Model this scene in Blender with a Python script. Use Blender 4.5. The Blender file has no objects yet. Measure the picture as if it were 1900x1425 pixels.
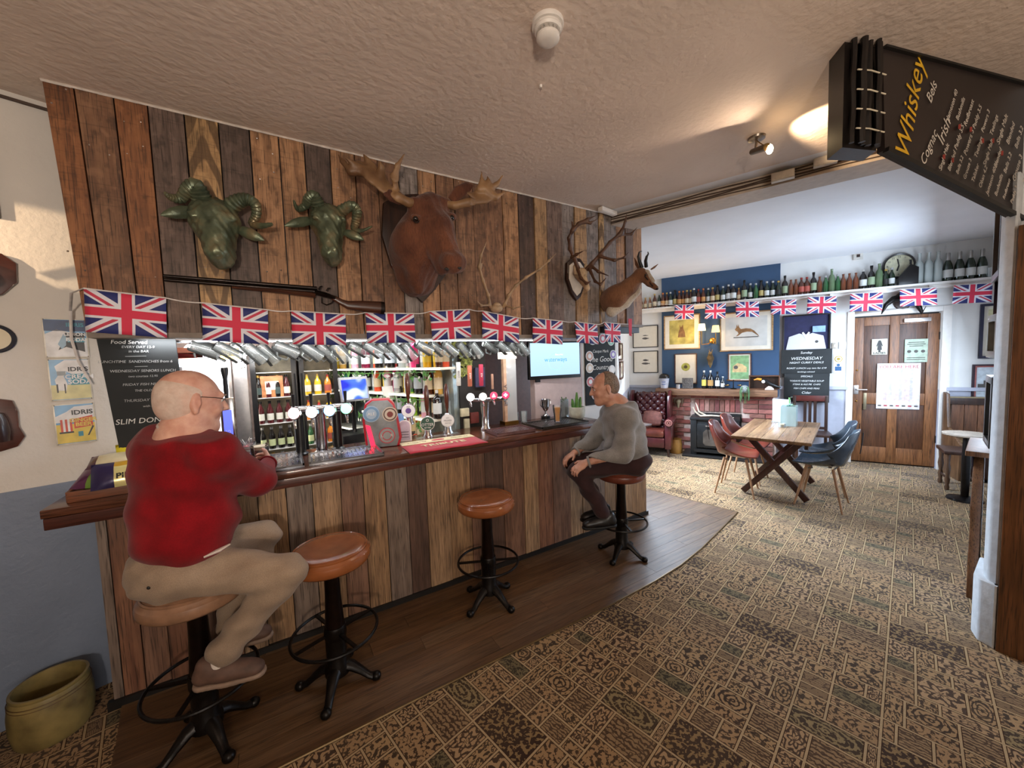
import bpy, bmesh, math, random
import numpy as np
from mathutils import Vector, Matrix

random.seed(7); R = math.radians; PI = math.pi
S = bpy.context.scene; COL = S.collection

# ---------------------------------------------------------------- camera
FPX = 705.0; EYE = Vector((0, 0, 1.68))
_up = Vector((-.0327, 1, -.0667)).normalized()
_x = Vector(((2098-950)/FPX, (712.5-628)/FPX, 1.0)); _x = (_x - _up*_x.dot(_up)).normalized()
_y = Vector(np.cross(_x, _up)); _y = -_y if _y.z < 0 else _y
MW = Matrix((_x, _y, _up))            # world = MW @ (right, up, forward)
cam = bpy.data.cameras.new('camera'); camo = bpy.data.objects.new('camera', cam); COL.objects.link(camo)
rr, uu, ff = [Vector([MW[i][j] for i in range(3)]) for j in range(3)]
camo.matrix_world = Matrix(((rr.x, uu.x, -ff.x, EYE.x), (rr.y, uu.y, -ff.y, EYE.y), (rr.z, uu.z, -ff.z, EYE.z), (0, 0, 0, 1)))
cam.sensor_width = 36; cam.lens = 36*FPX/1900; cam.clip_start = .05
S.camera = camo
S.view_settings.view_transform = 'Standard'; S.view_settings.look = 'None'
S.view_settings.gamma = 1; S.view_settings.use_curve_mapping = False
S.view_settings.exposure = 0.6

# ---------------------------------------------------------------- world and lights
wd = bpy.data.worlds.new('world'); S.world = wd; wd.use_nodes = True
wd.node_tree.nodes['Background'].inputs[0].default_value = (.62, .72, .85, 1)
wd.node_tree.nodes['Background'].inputs[1].default_value = .25
def area(name, loc, target, sx, sy, power, col, spread=None):
    l = bpy.data.lights.new(name, 'AREA'); l.shape = 'RECTANGLE'; l.size = sx; l.size_y = sy; l.energy = power; l.color = col
    if spread: l.spread = R(spread)
    o = bpy.data.objects.new(name, l); COL.objects.link(o); o.location = loc
    o.rotation_euler = (Vector(target)-Vector(loc)).to_track_quat('-Z', 'Y').to_euler()
    o.visible_camera = False
    return o
def point(name, loc, power, col, rad=.03):
    l = bpy.data.lights.new(name, 'POINT'); l.energy = power; l.color = col; l.shadow_soft_size = rad
    o = bpy.data.objects.new(name, l); COL.objects.link(o); o.location = loc; return o
def spot(name, loc, target, power, col, ang, blend=.4, rad=.02):
    l = bpy.data.lights.new(name, 'SPOT'); l.energy = power; l.color = col; l.spot_size = R(ang); l.spot_blend = blend; l.shadow_soft_size = rad
    o = bpy.data.objects.new(name, l); COL.objects.link(o); o.location = loc
    o.rotation_euler = (Vector(target)-Vector(loc)).to_track_quat('-Z', 'Y').to_euler(); return o
DAY = (.66, .81, 1.0); WARM = (1.0, .70, .42); LED = (.93, .96, 1.0)
# daylight of the far room: side area light hangs free with no window there, the other at the right-hand wall
area('daylight_area_side', (4.35, 3.7, 1.75), (4.9, 2.2, .0), 1.3, 1.3, 170, DAY, 130)
area('daylight_window_right', (6.1, .8, 1.75), (5.6, 3.6, 1.0), 1.6, 1.3, 66, DAY)
# bar lights under the bulkhead
area('bar_strip_light', (.8, 2.69, 1.835), (.8, 3.5, .9), 2.8, .05, 12, LED)
area('bar_back_light', (.3, 3.7, 2.5), (.7, 4.8, 1.2), 1.6, .4, 34, LED)
area('bar_glow_left', (-.45, 4.3, 1.9), (-.5, 4.9, 1.3), .5, .5, 26, LED)
# window and lamp of the near room behind the camera, plus an added ceiling fill
area('daylight_window_rear', (.2, -2.6, 1.7), (.9, 2.4, 1.3), 2.2, 1.3, 22, (1.0, .95, .88))
spot('ceiling_fill_glow', (-.5, -1.3, 1.7), (-.2, .4, 3.0), 130, (1.0, .82, .66), 160, .8, .08)  # added upward fill to brighten the ceiling, no real fitting here
point('standing_lamp_glow', (2.2, -1.2, 1.7), 14, (1.0, .80, .60), .08)
BULB = Vector((2.50, 1.14, 2.84))
spot('ceiling_spot_glow', BULB, (.2, 2.3, 2.42), 190, (1.0, .80, .60), 140, .9, .02)
spot('ceiling_spot_beam', BULB+Vector((.05, -.01, -.01)), (2.92, .88, 3.0), 32, WARM, 75, .5)
spot('wall_spot_left', (-1.7, 2.15, 2.45), (-1.02, 2.79, 2.28), 45, WARM, 26, .2)
point('wall_lamp_glow', (5.72, 3.67, 1.93), 7, (1, .72, .40), .05)

# ---------------------------------------------------------------- picture-to-world helpers (each point lies on a real plane)
def ray(px, py): return MW @ Vector(((px-950)/FPX, (712.5-py)/FPX, 1.0))
def atz(px, py, z): d = ray(px, py); return EYE + d*((z-EYE.z)/d.z)
def aty(px, py, y): d = ray(px, py); return EYE + d*(y/d.y)
def atw(px, py, a, b):
    n = Vector((b[1]-a[1], a[0]-b[0], 0)); d = ray(px, py)
    return EYE + d*((Vector((a[0], a[1], 0))-EYE).dot(n)/d.dot(n))

# ---------------------------------------------------------------- materials
def lin(c):
    if isinstance(c, str): c = [int(c[i:i+2], 16)/255 for i in (0, 2, 4)]
    return tuple(((x/12.92) if x <= .04045 else ((x+.055)/1.055)**2.4) for x in c[:3])
MATS = {}
def new_mat(name):
    m = bpy.data.materials.new(name); m.use_nodes = True
    return m, m.node_tree.nodes, m.node_tree.links, m.node_tree.nodes['Principled BSDF']
def noise_node(N, L, scale, detail=3, stretch=None, rand=False, rot=None):
    tc = N.new('ShaderNodeTexCoord'); mp = N.new('ShaderNodeMapping'); n = N.new('ShaderNodeTexNoise')
    n.inputs['Scale'].default_value = scale; n.inputs['Detail'].default_value = detail
    L.new(tc.outputs['Object'], mp.inputs[0]); L.new(mp.outputs[0], n.inputs[0])
    if stretch: mp.inputs['Scale'].default_value = stretch
    if rand:
        oi = N.new('ShaderNodeObjectInfo'); sc = N.new('ShaderNodeVectorMath'); sc.operation = 'SCALE'; sc.inputs[3].default_value = 37
        cb = N.new('ShaderNodeCombineXYZ')
        for i in range(3): L.new(oi.outputs['Random'], cb.inputs[i])
        L.new(cb.outputs[0], sc.inputs[0]); L.new(sc.outputs[0], mp.inputs['Location'])
    return n, mp
def mix(N, L, fac, a, b, mode='MIX'):
    m = N.new('ShaderNodeMix'); m.data_type = 'RGBA'; m.blend_type = mode
    for i, v in ((0, fac), (6, a), (7, b)):
        if hasattr(v, 'links'): L.new(v, m.inputs[i])
        elif i == 0: m.inputs[0].default_value = v
        else: m.inputs[i].default_value = (*v, 1)
    return m.outputs[2]
def ramp(N, L, src, stops):
    r = N.new('ShaderNodeValToRGB'); e = r.color_ramp.elements
    while len(e) < len(stops): e.new(.5)
    for i, (p, c) in enumerate(stops): e[i].position = p; e[i].color = (*c, 1) if len(c) == 3 else c
    L.new(src, r.inputs[0]); return r.outputs[0]
def bump(N, L, B, src, strength, dist=.01):
    b = N.new('ShaderNodeBump'); b.inputs['Strength'].default_value = strength; b.inputs['Distance'].default_value = dist
    L.new(src, b.inputs['Height']); L.new(b.outputs[0], B.inputs['Normal'])
def mat(name, col, rough=.6, metal=0, var=.12, scale=20, bmp=0, bscale=None, coat=0, emit=0, spec=.5, sheen=0, col2=None):
    if name in MATS: return MATS[name]
    m, N, L, B = new_mat(name); c = lin(col)
    B.inputs['Roughness'].default_value = rough; B.inputs['Metallic'].default_value = metal
    B.inputs['Coat Weight'].default_value = coat; B.inputs['Specular IOR Level'].default_value = spec
    B.inputs['Sheen Weight'].default_value = sheen
    if emit:
        B.inputs['Emission Color'].default_value = (*c, 1); B.inputs['Emission Strength'].default_value = emit
    c2 = lin(col2) if col2 else tuple(x*(1-var*2) for x in c)
    c1 = c if col2 else tuple(min(1, x*(1+var)) for x in c)
    n, mp = noise_node(N, L, scale)
    L.new(ramp(N, L, n.outputs[0], [(.3, c2), (.7, c1)]), B.inputs['Base Color'])
    if bmp:
        if bscale:
            n2, _ = noise_node(N, L, bscale)
        else: n2 = n
        bump(N, L, B, n2.outputs[0], bmp)
    MATS[name] = m; return m
def wood(name, c1, c2, axis=2, scale=1.0, rough=.55, dark='1c120a', coat=0, contrast=.5, rings=False, bmp=.35):
    """sawn timber: long streaks on the grain axis, knots and stains"""
    if name in MATS: return MATS[name]
    m, N, L, B = new_mat(name); B.inputs['Roughness'].default_value = rough; B.inputs['Coat Weight'].default_value = coat; B.inputs['Coat Roughness'].default_value = .15
    st = [14, 14, 14]; st[axis] = .9
    n1, mp = noise_node(N, L, 3*scale, 5, st, True)
    st2 = [70, 70, 70]; st2[axis] = 2.5
    n2, _ = noise_node(N, L, 3*scale, 2, st2, True)
    st3 = [2.2, 2.2, 2.2]; st3[axis] = 1.1
    n3, _ = noise_node(N, L, 2.2*scale, 3, st3, True)
    a = ramp(N, L, n1.outputs[0], [(.32, lin(c2)), (.66, lin(c1))])
    d = lin(dark)
    b = mix(N, L, ramp(N, L, n3.outputs[0], [(.3, (contrast,)*3), (.52, (0, 0, 0))]), a, tuple(x*.45+y*.12 for x, y in zip(lin(c2), d)))
    c = mix(N, L, ramp(N, L, n2.outputs[0], [(.34, (.65,)*3), (.47, (0, 0, 0))]), b, d)
    if contrast > .5:
        st4 = [9, 9, 9]; st4[axis] = 6; n4, _ = noise_node(N, L, 2.6*scale, 5, st4, True)
        c = mix(N, L, ramp(N, L, n4.outputs[0], [(.56, (0, 0, 0)), (.68, (.6,)*3)]), c, tuple(x*.3 for x in lin(c2)))
        c = mix(N, L, ramp(N, L, n4.outputs[0], [(.33, (.4,)*3), (.44, (0, 0, 0))]), c, tuple(min(1, x*1.25+.01) for x in lin(c1)))
        st5 = [2, 2, 2]; st5[axis] = 60; n5, _ = noise_node(N, L, 1.6*scale, 2, st5, True)
        c = mix(N, L, ramp(N, L, n5.outputs[0], [(.34, (.22,)*3), (.40, (0, 0, 0))]), c, d)
    if rings:
        w = N.new('ShaderNodeTexWave'); w.wave_type = 'RINGS'; w.inputs['Scale'].default_value = 9; w.inputs['Distortion'].default_value = 7; w.inputs['Detail'].default_value = 1.5
        w.rings_direction = 'Y'
        tc = N.new('ShaderNodeTexCoord'); mq = N.new('ShaderNodeMapping'); s = [1, 1, 1]; s[axis] = .16; mq.inputs['Scale'].default_value = s
        L.new(tc.outputs['Object'], mq.inputs[0]); L.new(mq.outputs[0], w.inputs[0])
        c = mix(N, L, ramp(N, L, w.outputs[1], [(.35, (.75,)*3), (.6, (0, 0, 0))]), c, lin('4a3521'))
    L.new(c, B.inputs['Base Color']); bump(N, L, B, n1.outputs[0], bmp, .004)
    MATS[name] = m; return m
def glass(name, col, clear=.8, rough=.05, tint=None):
    """thin drink glass: see-through with a fresnel sheen, so that light passes"""
    if name in MATS: return MATS[name]
    m, N, L, B = new_mat(name); N.remove(B)
    t = N.new('ShaderNodeBsdfTransparent'); t.inputs[0].default_value = (*lin(tint or 'ffffff'), 1)
    g = N.new('ShaderNodeBsdfGlossy'); g.inputs[0].default_value = (*lin(col), 1); g.inputs['Roughness'].default_value = rough
    d = N.new('ShaderNodeBsdfDiffuse'); d.inputs[0].default_value = (*lin(col), 1)
    f = N.new('ShaderNodeLayerWeight'); f.inputs[0].default_value = .35 if clear < .99 else .08
    m1 = N.new('ShaderNodeMixShader'); m2 = N.new('ShaderNodeMixShader'); m1.inputs[0].default_value = clear
    L.new(d.outputs[0], m1.inputs[1]); L.new(t.outputs[0], m1.inputs[2])
    L.new(f.outputs['Fresnel'], m2.inputs[0]); L.new(m1.outputs[0], m2.inputs[1]); L.new(g.outputs[0], m2.inputs[2])
    L.new(m2.outputs[0], N['Material Output'].inputs[0]); MATS[name] = m; return m
def emis(name, col, strength):
    if name in MATS: return MATS[name]
    m, N, L, B = new_mat(name); B.inputs['Base Color'].default_value = (*lin(col), 1)
    B.inputs['Emission Color'].default_value = (*lin(col), 1); B.inputs['Emission Strength'].default_value = strength
    MATS[name] = m; return m

# ---------------------------------------------------------------- object helpers
MINV = {}
def thing(name, label, cat, loc=(0, 0, 0), rotz=0, group=None, kind=None, mtx=None):
    o = bpy.data.objects.new(name, None); COL.objects.link(o); o.empty_display_size = .05
    M = mtx if mtx is not None else Matrix.Translation(loc) @ Matrix.Rotation(rotz, 4, 'Z')
    o.matrix_world = M; MINV[o.name] = M.inverted()
    tag(o, label, cat, group, kind); return o
def tag(o, label=None, cat=None, group=None, kind=None):
    if label: o['label'] = label
    if cat: o['category'] = cat
    if group: o['group'] = group
    if kind: o['kind'] = kind
    return o
def link_mesh(name, me, parent=None, loc=None, rot=None):
    o = bpy.data.objects.new(name, me); COL.objects.link(o)
    if parent is not None: o.parent = parent
    if loc is not None: o.location = loc
    if rot is not None: o.rotation_euler = rot
    return o
def world_inv(p):
    M = Matrix.Identity(4)
    while p is not None:
        if p.name in MINV: return MINV[p.name] @ M
        p = p.parent
    return M
def copy_tree(o, loc=None, rotz=None, label=None, group=None, mtx=None):
    c = o.copy(); COL.objects.link(c)
    def rec(a, b):
        for ch in a.children:
            d = ch.copy(); COL.objects.link(d); d.parent = b; rec(ch, d)
    rec(o, c)
    if mtx is not None: c.matrix_world = mtx
    else:
        if loc is not None: c.location = loc
        if rotz is not None: c.rotation_euler = (0, 0, rotz)
    if label: c['label'] = label
    if group: c['group'] = group
    return c
def basis(d):
    d = Vector(d).normalized(); a = Vector((0, 0, 1)) if abs(d.z) < .9 else Vector((1, 0, 0))
    s = d.cross(a).normalized(); return s, d.cross(s).normalized()
class G:
    """collects shapes as ONE mesh"""
    def __init__(s): s.v = []; s.f = []; s.mi = []; s.m = 0
    def add(s, v, f):
        n = len(s.v); s.v += [tuple(x) for x in v]; s.f += [tuple(i+n for i in q) for q in f]; s.mi += [s.m]*len(f); return s
    def box(s, c, d, rz=0, M=None):
        c = Vector(c); h = [x/2 for x in d]; vs = []
        for z in (-1, 1):
            for y in (-1, 1):
                for x in (-1, 1):
                    p = Vector((x*h[0], y*h[1], z*h[2]))
                    if rz: p = Matrix.Rotation(rz, 3, 'Z') @ p
                    if M: p = M @ p
                    vs.append(p+c)
        return s.add(vs, [(0, 2, 3, 1), (4, 5, 7, 6), (0, 1, 5, 4), (2, 6, 7, 3), (0, 4, 6, 2), (1, 3, 7, 5)])
    def b2(s, a, b):
        return s.box([(x+y)/2 for x, y in zip(a, b)], [abs(y-x) for x, y in zip(a, b)])
    def bar(s, a, b, w, t, up=(0, 0, 1)):
        a, b = Vector(a), Vector(b); d = (b-a).normalized(); u = Vector(up)
        sd = d.cross(u).normalized(); u2 = sd.cross(d).normalized(); vs = []
        for p in (a, b):
            for i, j in ((-1, -1), (1, -1), (1, 1), (-1, 1)): vs.append(p+sd*(i*w/2)+u2*(j*t/2))
        return s.add(vs, [(0, 1, 2, 3), (7, 6, 5, 4), (0, 4, 5, 1), (1, 5, 6, 2), (2, 6, 7, 3), (3, 7, 4, 0)])
    def tube(s, pts, r, n=8, cap=True, sq=1.0, side=None):
        pts = [Vector(p) for p in pts]; rs = r if isinstance(r, (list, tuple)) else [r]*len(pts); vs = []; fs = []
        pu = None
        for i, p in enumerate(pts):
            d = (pts[min(i+1, len(pts)-1)]-pts[max(i-1, 0)])
            if d.length < 1e-9: d = Vector((0, 0, 1))
            d.normalize()
            if pu is None:
                a, b = basis(d)
                if side is not None: a = (Vector(side)-d*d.dot(Vector(side))).normalized(); b = d.cross(a)
            else:
                a = (pu-d*d.dot(pu)).normalized(); b = d.cross(a)
            pu = a
            for k in range(n):
                t = 2*PI*k/n; vs.append(p+a*(math.cos(t)*rs[i])+b*(math.sin(t)*rs[i]*sq))
        for i in range(len(pts)-1):
            for k in range(n):
                k2 = (k+1) % n; fs.append((i*n+k, i*n+k2, (i+1)*n+k2, (i+1)*n+k))
        if cap: fs.append(tuple(range(n-1, -1, -1))); fs.append(tuple((len(pts)-1)*n+k for k in range(n)))
        return s.add(vs, fs)
    def ring(s, c, rad, r, n=32, m=6, axis=None, ry=None):
        pts = []; A = axis or Matrix.Identity(3)
        vs = []; fs = []
        for i in range(n):
            t = 2*PI*i/n; ct, st = math.cos(t), math.sin(t)
            for j in range(m):
                q = 2*PI*j/m; rr_ = rad+r*math.cos(q); r2 = (ry or rad)+r*math.cos(q)
                vs.append(Vector(c)+A @ Vector((ct*rr_, st*r2, r*math.sin(q))))
        for i in range(n):
            for j in range(m):
                a, b = i*m, ((i+1) % n)*m; j2 = (j+1) % m; fs.append((a+j, b+j, b+j2, a+j2))
        return s.add(vs, fs)
    def lathe(s, prof, c=(0, 0, 0), n=24, cap=True, A=None, ell=1.0):
        vs = []; fs = []; A = A or Matrix.Identity(3)
        for (r, z) in prof:
            for k in range(n):
                t = 2*PI*k/n; vs.append(Vector(c)+A @ Vector((r*math.cos(t), r*math.sin(t)*ell, z)))
        for i in range(len(prof)-1):
            for k in range(n):
                k2 = (k+1) % n; fs.append((i*n+k, i*n+k2, (i+1)*n+k2, (i+1)*n+k))
        if cap:
            if prof[0][0] > 1e-5: fs.append(tuple(range(n-1, -1, -1)))
            if prof[-1][0] > 1e-5: fs.append(tuple((len(prof)-1)*n+k for k in range(n)))
        return s.add(vs, fs)
    def prism(s, poly, o, u, v, n, t):
        """polygon given in (a, b) of the frame o + a*u + b*v, thickness t along n"""
        o, u, v, n = Vector(o), Vector(u), Vector(v), Vector(n); k = len(poly)
        vs = [o+u*a+v*b for a, b in poly]+[o+u*a+v*b+n*t for a, b in poly]
        fs = [tuple(range(k-1, -1, -1)), tuple(range(k, 2*k))]+[(i, (i+1) % k, (i+1) % k+k, i+k) for i in range(k)]
        return s.add(vs, fs)
    def sphere(s, c, r, n=12, m=8, sc=(1, 1, 1), A=None):
        pr = [(math.sin(PI*i/m), -math.cos(PI*i/m)) for i in range(m+1)]
        vs = []; fs = []; A = A or Matrix.Identity(3)
        for (q, z) in pr:
            for k in range(n):
                t = 2*PI*k/n; vs.append(Vector(c)+A @ Vector((q*math.cos(t)*r*sc[0], q*math.sin(t)*r*sc[1], z*r*sc[2])))
        for i in range(m):
            for k in range(n):
                k2 = (k+1) % n; fs.append((i*n+k, i*n+k2, (i+1)*n+k2, (i+1)*n+k))
        return s.add(vs, fs)
    def mesh(s, name, mats, smooth=True, bevel=0, world=None):
        me = bpy.data.meshes.new(name)
        vs = s.v
        if world is not None: vs = [tuple(world @ Vector(p)) for p in vs]
        me.from_pydata(vs, [], s.f)
        bm = bmesh.new(); bm.from_mesh(me); bmesh.ops.remove_doubles(bm, verts=bm.verts, dist=1e-6)
        bmesh.ops.recalc_face_normals(bm, faces=bm.faces)
        if bevel: bmesh.ops.bevel(bm, geom=[e for e in bm.edges if len(e.link_faces) == 2 and e.calc_face_angle(0) > .6], offset=bevel, segments=2, affect='EDGES', profile=.6)
        bm.to_mesh(me); bm.free()
        if not isinstance(mats, (list, tuple)): mats = [mats]
        for m in mats: me.materials.append(m)
        if len(mats) > 1 and len(me.polygons) == len(s.mi): me.polygons.foreach_set('material_index', s.mi)
        if smooth:
            me.shade_smooth(); me.set_sharp_from_angle(angle=R(38))
        return me
    def build(s, name, mats, parent=None, world=False, smooth=True, bevel=0, loc=None, rot=None):
        w = world_inv(parent) if (world and parent is not None) else None
        return link_mesh(name, s.mesh(name, mats, smooth, bevel, w), parent, loc, rot)
def single(name, g, mats, label, cat, group=None, kind=None, **k):
    o = g.build(name, mats, **k); return tag(o, label, cat, group, kind)
def lettering(s, size, m, parent, M, name='lettering', align='CENTER', shear=0, extrude=.0004, spacing=1, bold=0):
    """flat letters lying in the frame M (local x right, local y up)"""
    cu = bpy.data.curves.new(name, 'FONT'); cu.body = s; cu.size = size; cu.align_x = align; cu.align_y = 'CENTER'; cu.shear = shear
    cu.extrude = extrude; cu.space_character = spacing; cu.offset = bold; cu.resolution_u = 3
    t = bpy.data.objects.new(name, cu); me = bpy.data.meshes.new_from_object(t); bpy.data.objects.remove(t)
    me.transform(M); me.materials.clear(); me.materials.append(m); me.name = name
    return link_mesh(name, me, parent)
def lframe(x, y, z, rotz=0, tilt=0):
    """frame standing in the local x-z plane, facing local -y"""
    return Matrix.Translation((x, y, z)) @ Matrix.Rotation(rotz, 4, 'Z') @ Matrix.Rotation(PI/2, 4, 'X') @ Matrix.Rotation(tilt, 4, 'Z')
ORD = ['first', 'second', 'third', 'fourth', 'fifth', 'sixth', 'seventh', 'eighth', 'ninth', 'tenth', 'eleventh', 'twelfth', 'thirteenth', 'fourteenth', 'fifteenth', 'sixteenth', 'seventeenth', 'eighteenth', 'nineteenth', 'twentieth', 'twenty-first', 'twenty-second', 'twenty-third', 'twenty-fourth', 'twenty-fifth', 'twenty-sixth', 'twenty-seventh', 'twenty-eighth', 'twenty-ninth', 'thirtieth']
def strokes(g, o, u, v, n, w, h, rows, rnd, fill=.8, th=.0005, sz=.5):
    """handwriting-like chalk strokes: rows of small slanted bars"""
    for (y, x0, x1) in rows:
        x = x0
        while x < x1:
            lw = sz*h*rnd.uniform(.35, .8)
            for _ in range(2):
                a = rnd.uniform(-.5, .5); l = h*sz*rnd.uniform(.5, 1.0); cx = x+rnd.uniform(0, lw); cy = y+rnd.uniform(-.1, .1)*h
                dx, dy = math.sin(a)*l/2, math.cos(a)*l/2; t = w
                if rnd.random() < .4: dx, dy = dy*.6, dx*.5
                p = [(cx-dx-t, cy-dy), (cx-dx+t, cy-dy), (cx+dx+t, cy+dy), (cx+dx-t, cy+dy)]
                g.prism(p, o, u, v, n, th)
            x += lw*1.25
            if rnd.random() < .16: x += h*.5
# ================================================================ SDF bodies: smooth unions meshed by surface nets
class SDF:
    def __init__(s): s.p = []
    def cap(s, a, b, ra, rb=None, k=.02, flat=None, cut=False):
        s.p.append(('c', np.array(a, float), np.array(b, float), ra, ra if rb is None else rb, k, flat, cut)); return s
    def chain(s, pts, rs, k=.02, flat=None):
        for i in range(len(pts)-1): s.cap(pts[i], pts[i+1], rs[i], rs[i+1], k, flat)
        return s
    def ell(s, c, r, k=.02, A=None, cut=False):
        s.p.append(('e', np.array(c, float), np.array(r, float), A if A is None else np.array(A), k, cut)); return s
    def plane(s, p, n, k=.004):
        s.p.append(('h', np.array(p, float), np.array(n, float)/np.linalg.norm(n), k)); return s
    def bounds(s):
        lo = np.full(3, 1e9); hi = -lo
        for q in s.p:
            if q[0] == 'c' and not q[7]:
                r = max(q[3], q[4]); lo = np.minimum(lo, np.minimum(q[1], q[2])-r); hi = np.maximum(hi, np.maximum(q[1], q[2])+r)
            elif q[0] == 'e' and not q[5]:
                r = max(q[2]); lo = np.minimum(lo, q[1]-r); hi = np.maximum(hi, q[1]+r)
        return lo, hi
    def mesh(s, name, m, h=.008, noise=None, smooth=0):
        lo, hi = s.bounds(); lo = lo-3*h; hi = hi+3*h
        n = np.ceil((hi-lo)/h).astype(int)+1
        F = np.full(n, .06, np.float32)
        ax = [lo[i]+h*np.arange(n[i]) for i in range(3)]
        for q in s.p:
            if q[0] == 'h':
                X, Y, Z = np.meshgrid(*ax, indexing='ij', sparse=True)
                d = (X-q[1][0])*q[2][0]+(Y-q[1][1])*q[2][1]+(Z-q[1][2])*q[2][2]; F = np.maximum(F, d); continue
            if q[0] == 'c': r = max(q[3], q[4])+q[5]+.03; a = np.minimum(q[1], q[2])-r; b = np.maximum(q[1], q[2])+r; k = q[5]; cut = q[7]
            else: r = max(q[2])+q[4]+.03; a = q[1]-r; b = q[1]+r; k = q[4]; cut = q[5]
            i0 = np.clip(np.floor((a-lo)/h).astype(int), 0, n); i1 = np.clip(np.ceil((b-lo)/h).astype(int)+1, 0, n)
            if (i1 <= i0).any(): continue
            sl = tuple(slice(i0[i], i1[i]) for i in range(3))
            X, Y, Z = np.meshgrid(*[ax[i][sl[i]] for i in range(3)], indexing='ij', sparse=True)
            if q[0] == 'c':
                A, Bv, ra, rb, _, flat, _ = q[1:]
                dv = Bv-A; L2 = max(dv.dot(dv), 1e-12)
                px, py, pz = X-A[0], Y-A[1], Z-A[2]
                t = np.clip((px*dv[0]+py*dv[1]+pz*dv[2])/L2, 0, 1)
                rx, ry, rz = px-t*dv[0], py-t*dv[1], pz-t*dv[2]
                d2 = rx*rx+ry*ry+rz*rz
                if flat is not None:
                    w = np.array(flat[0], float); w /= np.linalg.norm(w); f = flat[1]
                    e = rx*w[0]+ry*w[1]+rz*w[2]; d2 = d2+e*e*(1/(f*f)-1)
                    d = np.sqrt(d2)-(ra+(rb-ra)*t)
                    if f < 1: d = d*(.5+.5*f)
                else: d = np.sqrt(d2)-(ra+(rb-ra)*t)
            else:
                C0, rd, A = q[1], q[2], q[3]
                px, py, pz = X-C0[0], Y-C0[1], Z-C0[2]
                if A is not None: px, py, pz = [px*A[0][i]+py*A[1][i]+pz*A[2][i] for i in range(3)]   # columns of A are the axes
                k0 = np.sqrt((px/rd[0])**2+(py/rd[1])**2+(pz/rd[2])**2)
                k1 = np.sqrt((px/rd[0]**2)**2+(py/rd[1]**2)**2+(pz/rd[2]**2)**2)+1e-9
                d = k0*(k0-1)/k1
                d = np.where(k0 < .05, -rd.min(), d)
            f0 = F[sl]
            if cut:
                e = -d; hh = np.clip(.5-.5*(f0-e)/-k if k else (e > f0), 0, 1) if False else None
                F[sl] = np.maximum(f0, e)
            else:
                hh = np.clip(.5+.5*(f0-d)/k, 0, 1); F[sl] = f0+(d-f0)*hh-k*hh*(1-hh)
        if noise is not None:
            X, Y, Z = np.meshgrid(*ax, indexing='ij', sparse=True); F = F+noise(X, Y, Z)
        F[0] = F[-1] = .05; F[:, 0] = F[:, -1] = .05; F[:, :, 0] = F[:, :, -1] = .05
        I = F < 0
        cs = sum(I[a:n[0]-1+a, b:n[1]-1+b, c:n[2]-1+c].astype(np.int8) for a in (0, 1) for b in (0, 1) for c in (0, 1))
        act = np.argwhere((cs > 0) & (cs < 8))
        idx = -np.ones(np.array(n)-1, int); idx[act[:, 0], act[:, 1], act[:, 2]] = np.arange(len(act))
        acc = np.zeros((len(act), 3)); cnt = np.zeros(len(act))
        i, j, k_ = act.T
        crn = [(a, b, c) for a in (0, 1) for b in (0, 1) for c in (0, 1)]
        val = {c: F[i+c[0], j+c[1], k_+c[2]] for c in crn}
        for c in crn:
            for x in range(3):
                if c[x] == 0:
                    d = list(c); d[x] = 1; d = tuple(d); v0, v1 = val[c], val[d]
                    mk = (v0 < 0) != (v1 < 0); t = np.where(mk, v0/(np.where(mk, v0-v1, 1)), 0)
                    p = np.tile(np.array(c, float), (len(act), 1)); p[:, x] = t
                    acc += p*mk[:, None]; cnt += mk
        V = (act+acc/np.maximum(cnt, 1)[:, None])*h+lo
        Q = []
        for x in range(3):
            y, z = (x+1) % 3, (x+2) % 3
            a = [slice(None)]*3; b = [slice(None)]*3; a[x] = slice(0, -1); b[x] = slice(1, None)
            e = np.argwhere(I[tuple(a)] != I[tuple(b)]); fl = I[tuple(a)][e[:, 0], e[:, 1], e[:, 2]]
            def cell(dy, dz):
                w = e.copy(); w[:, y] -= dy; w[:, z] -= dz; return idx[w[:, 0], w[:, 1], w[:, 2]]
            q = np.stack([cell(1, 1), cell(0, 1), cell(0, 0), cell(1, 0)], 1); q[~fl] = q[~fl][:, ::-1]; Q.append(q)
        Q = np.concatenate(Q); Q = Q[(Q >= 0).all(1)]
        me = bpy.data.meshes.new(name); me.vertices.add(len(V)); me.vertices.foreach_set('co', V.astype(np.float32).ravel())
        me.loops.add(len(Q)*4); me.loops.foreach_set('vertex_index', Q.astype(np.int32).ravel())
        me.polygons.add(len(Q)); me.polygons.foreach_set('loop_start', np.arange(0, len(Q)*4, 4, dtype=np.int32))
        me.update(calc_edges=True); me.validate()
        if smooth:
            bm = bmesh.new(); bm.from_mesh(me)
            for _ in range(smooth): bmesh.ops.smooth_vert(bm, verts=bm.verts, factor=.5, use_axis_x=True, use_axis_y=True, use_axis_z=True)
            bm.to_mesh(me); bm.free()
        me.shade_smooth(); me.materials.append(m); return me
    def build(s, name, m, parent=None, world=True, **k):
        me = s.mesh(name, m, **k)
        if parent is not None and world: me.transform(world_inv(parent))
        return link_mesh(name, me, parent)
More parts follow.
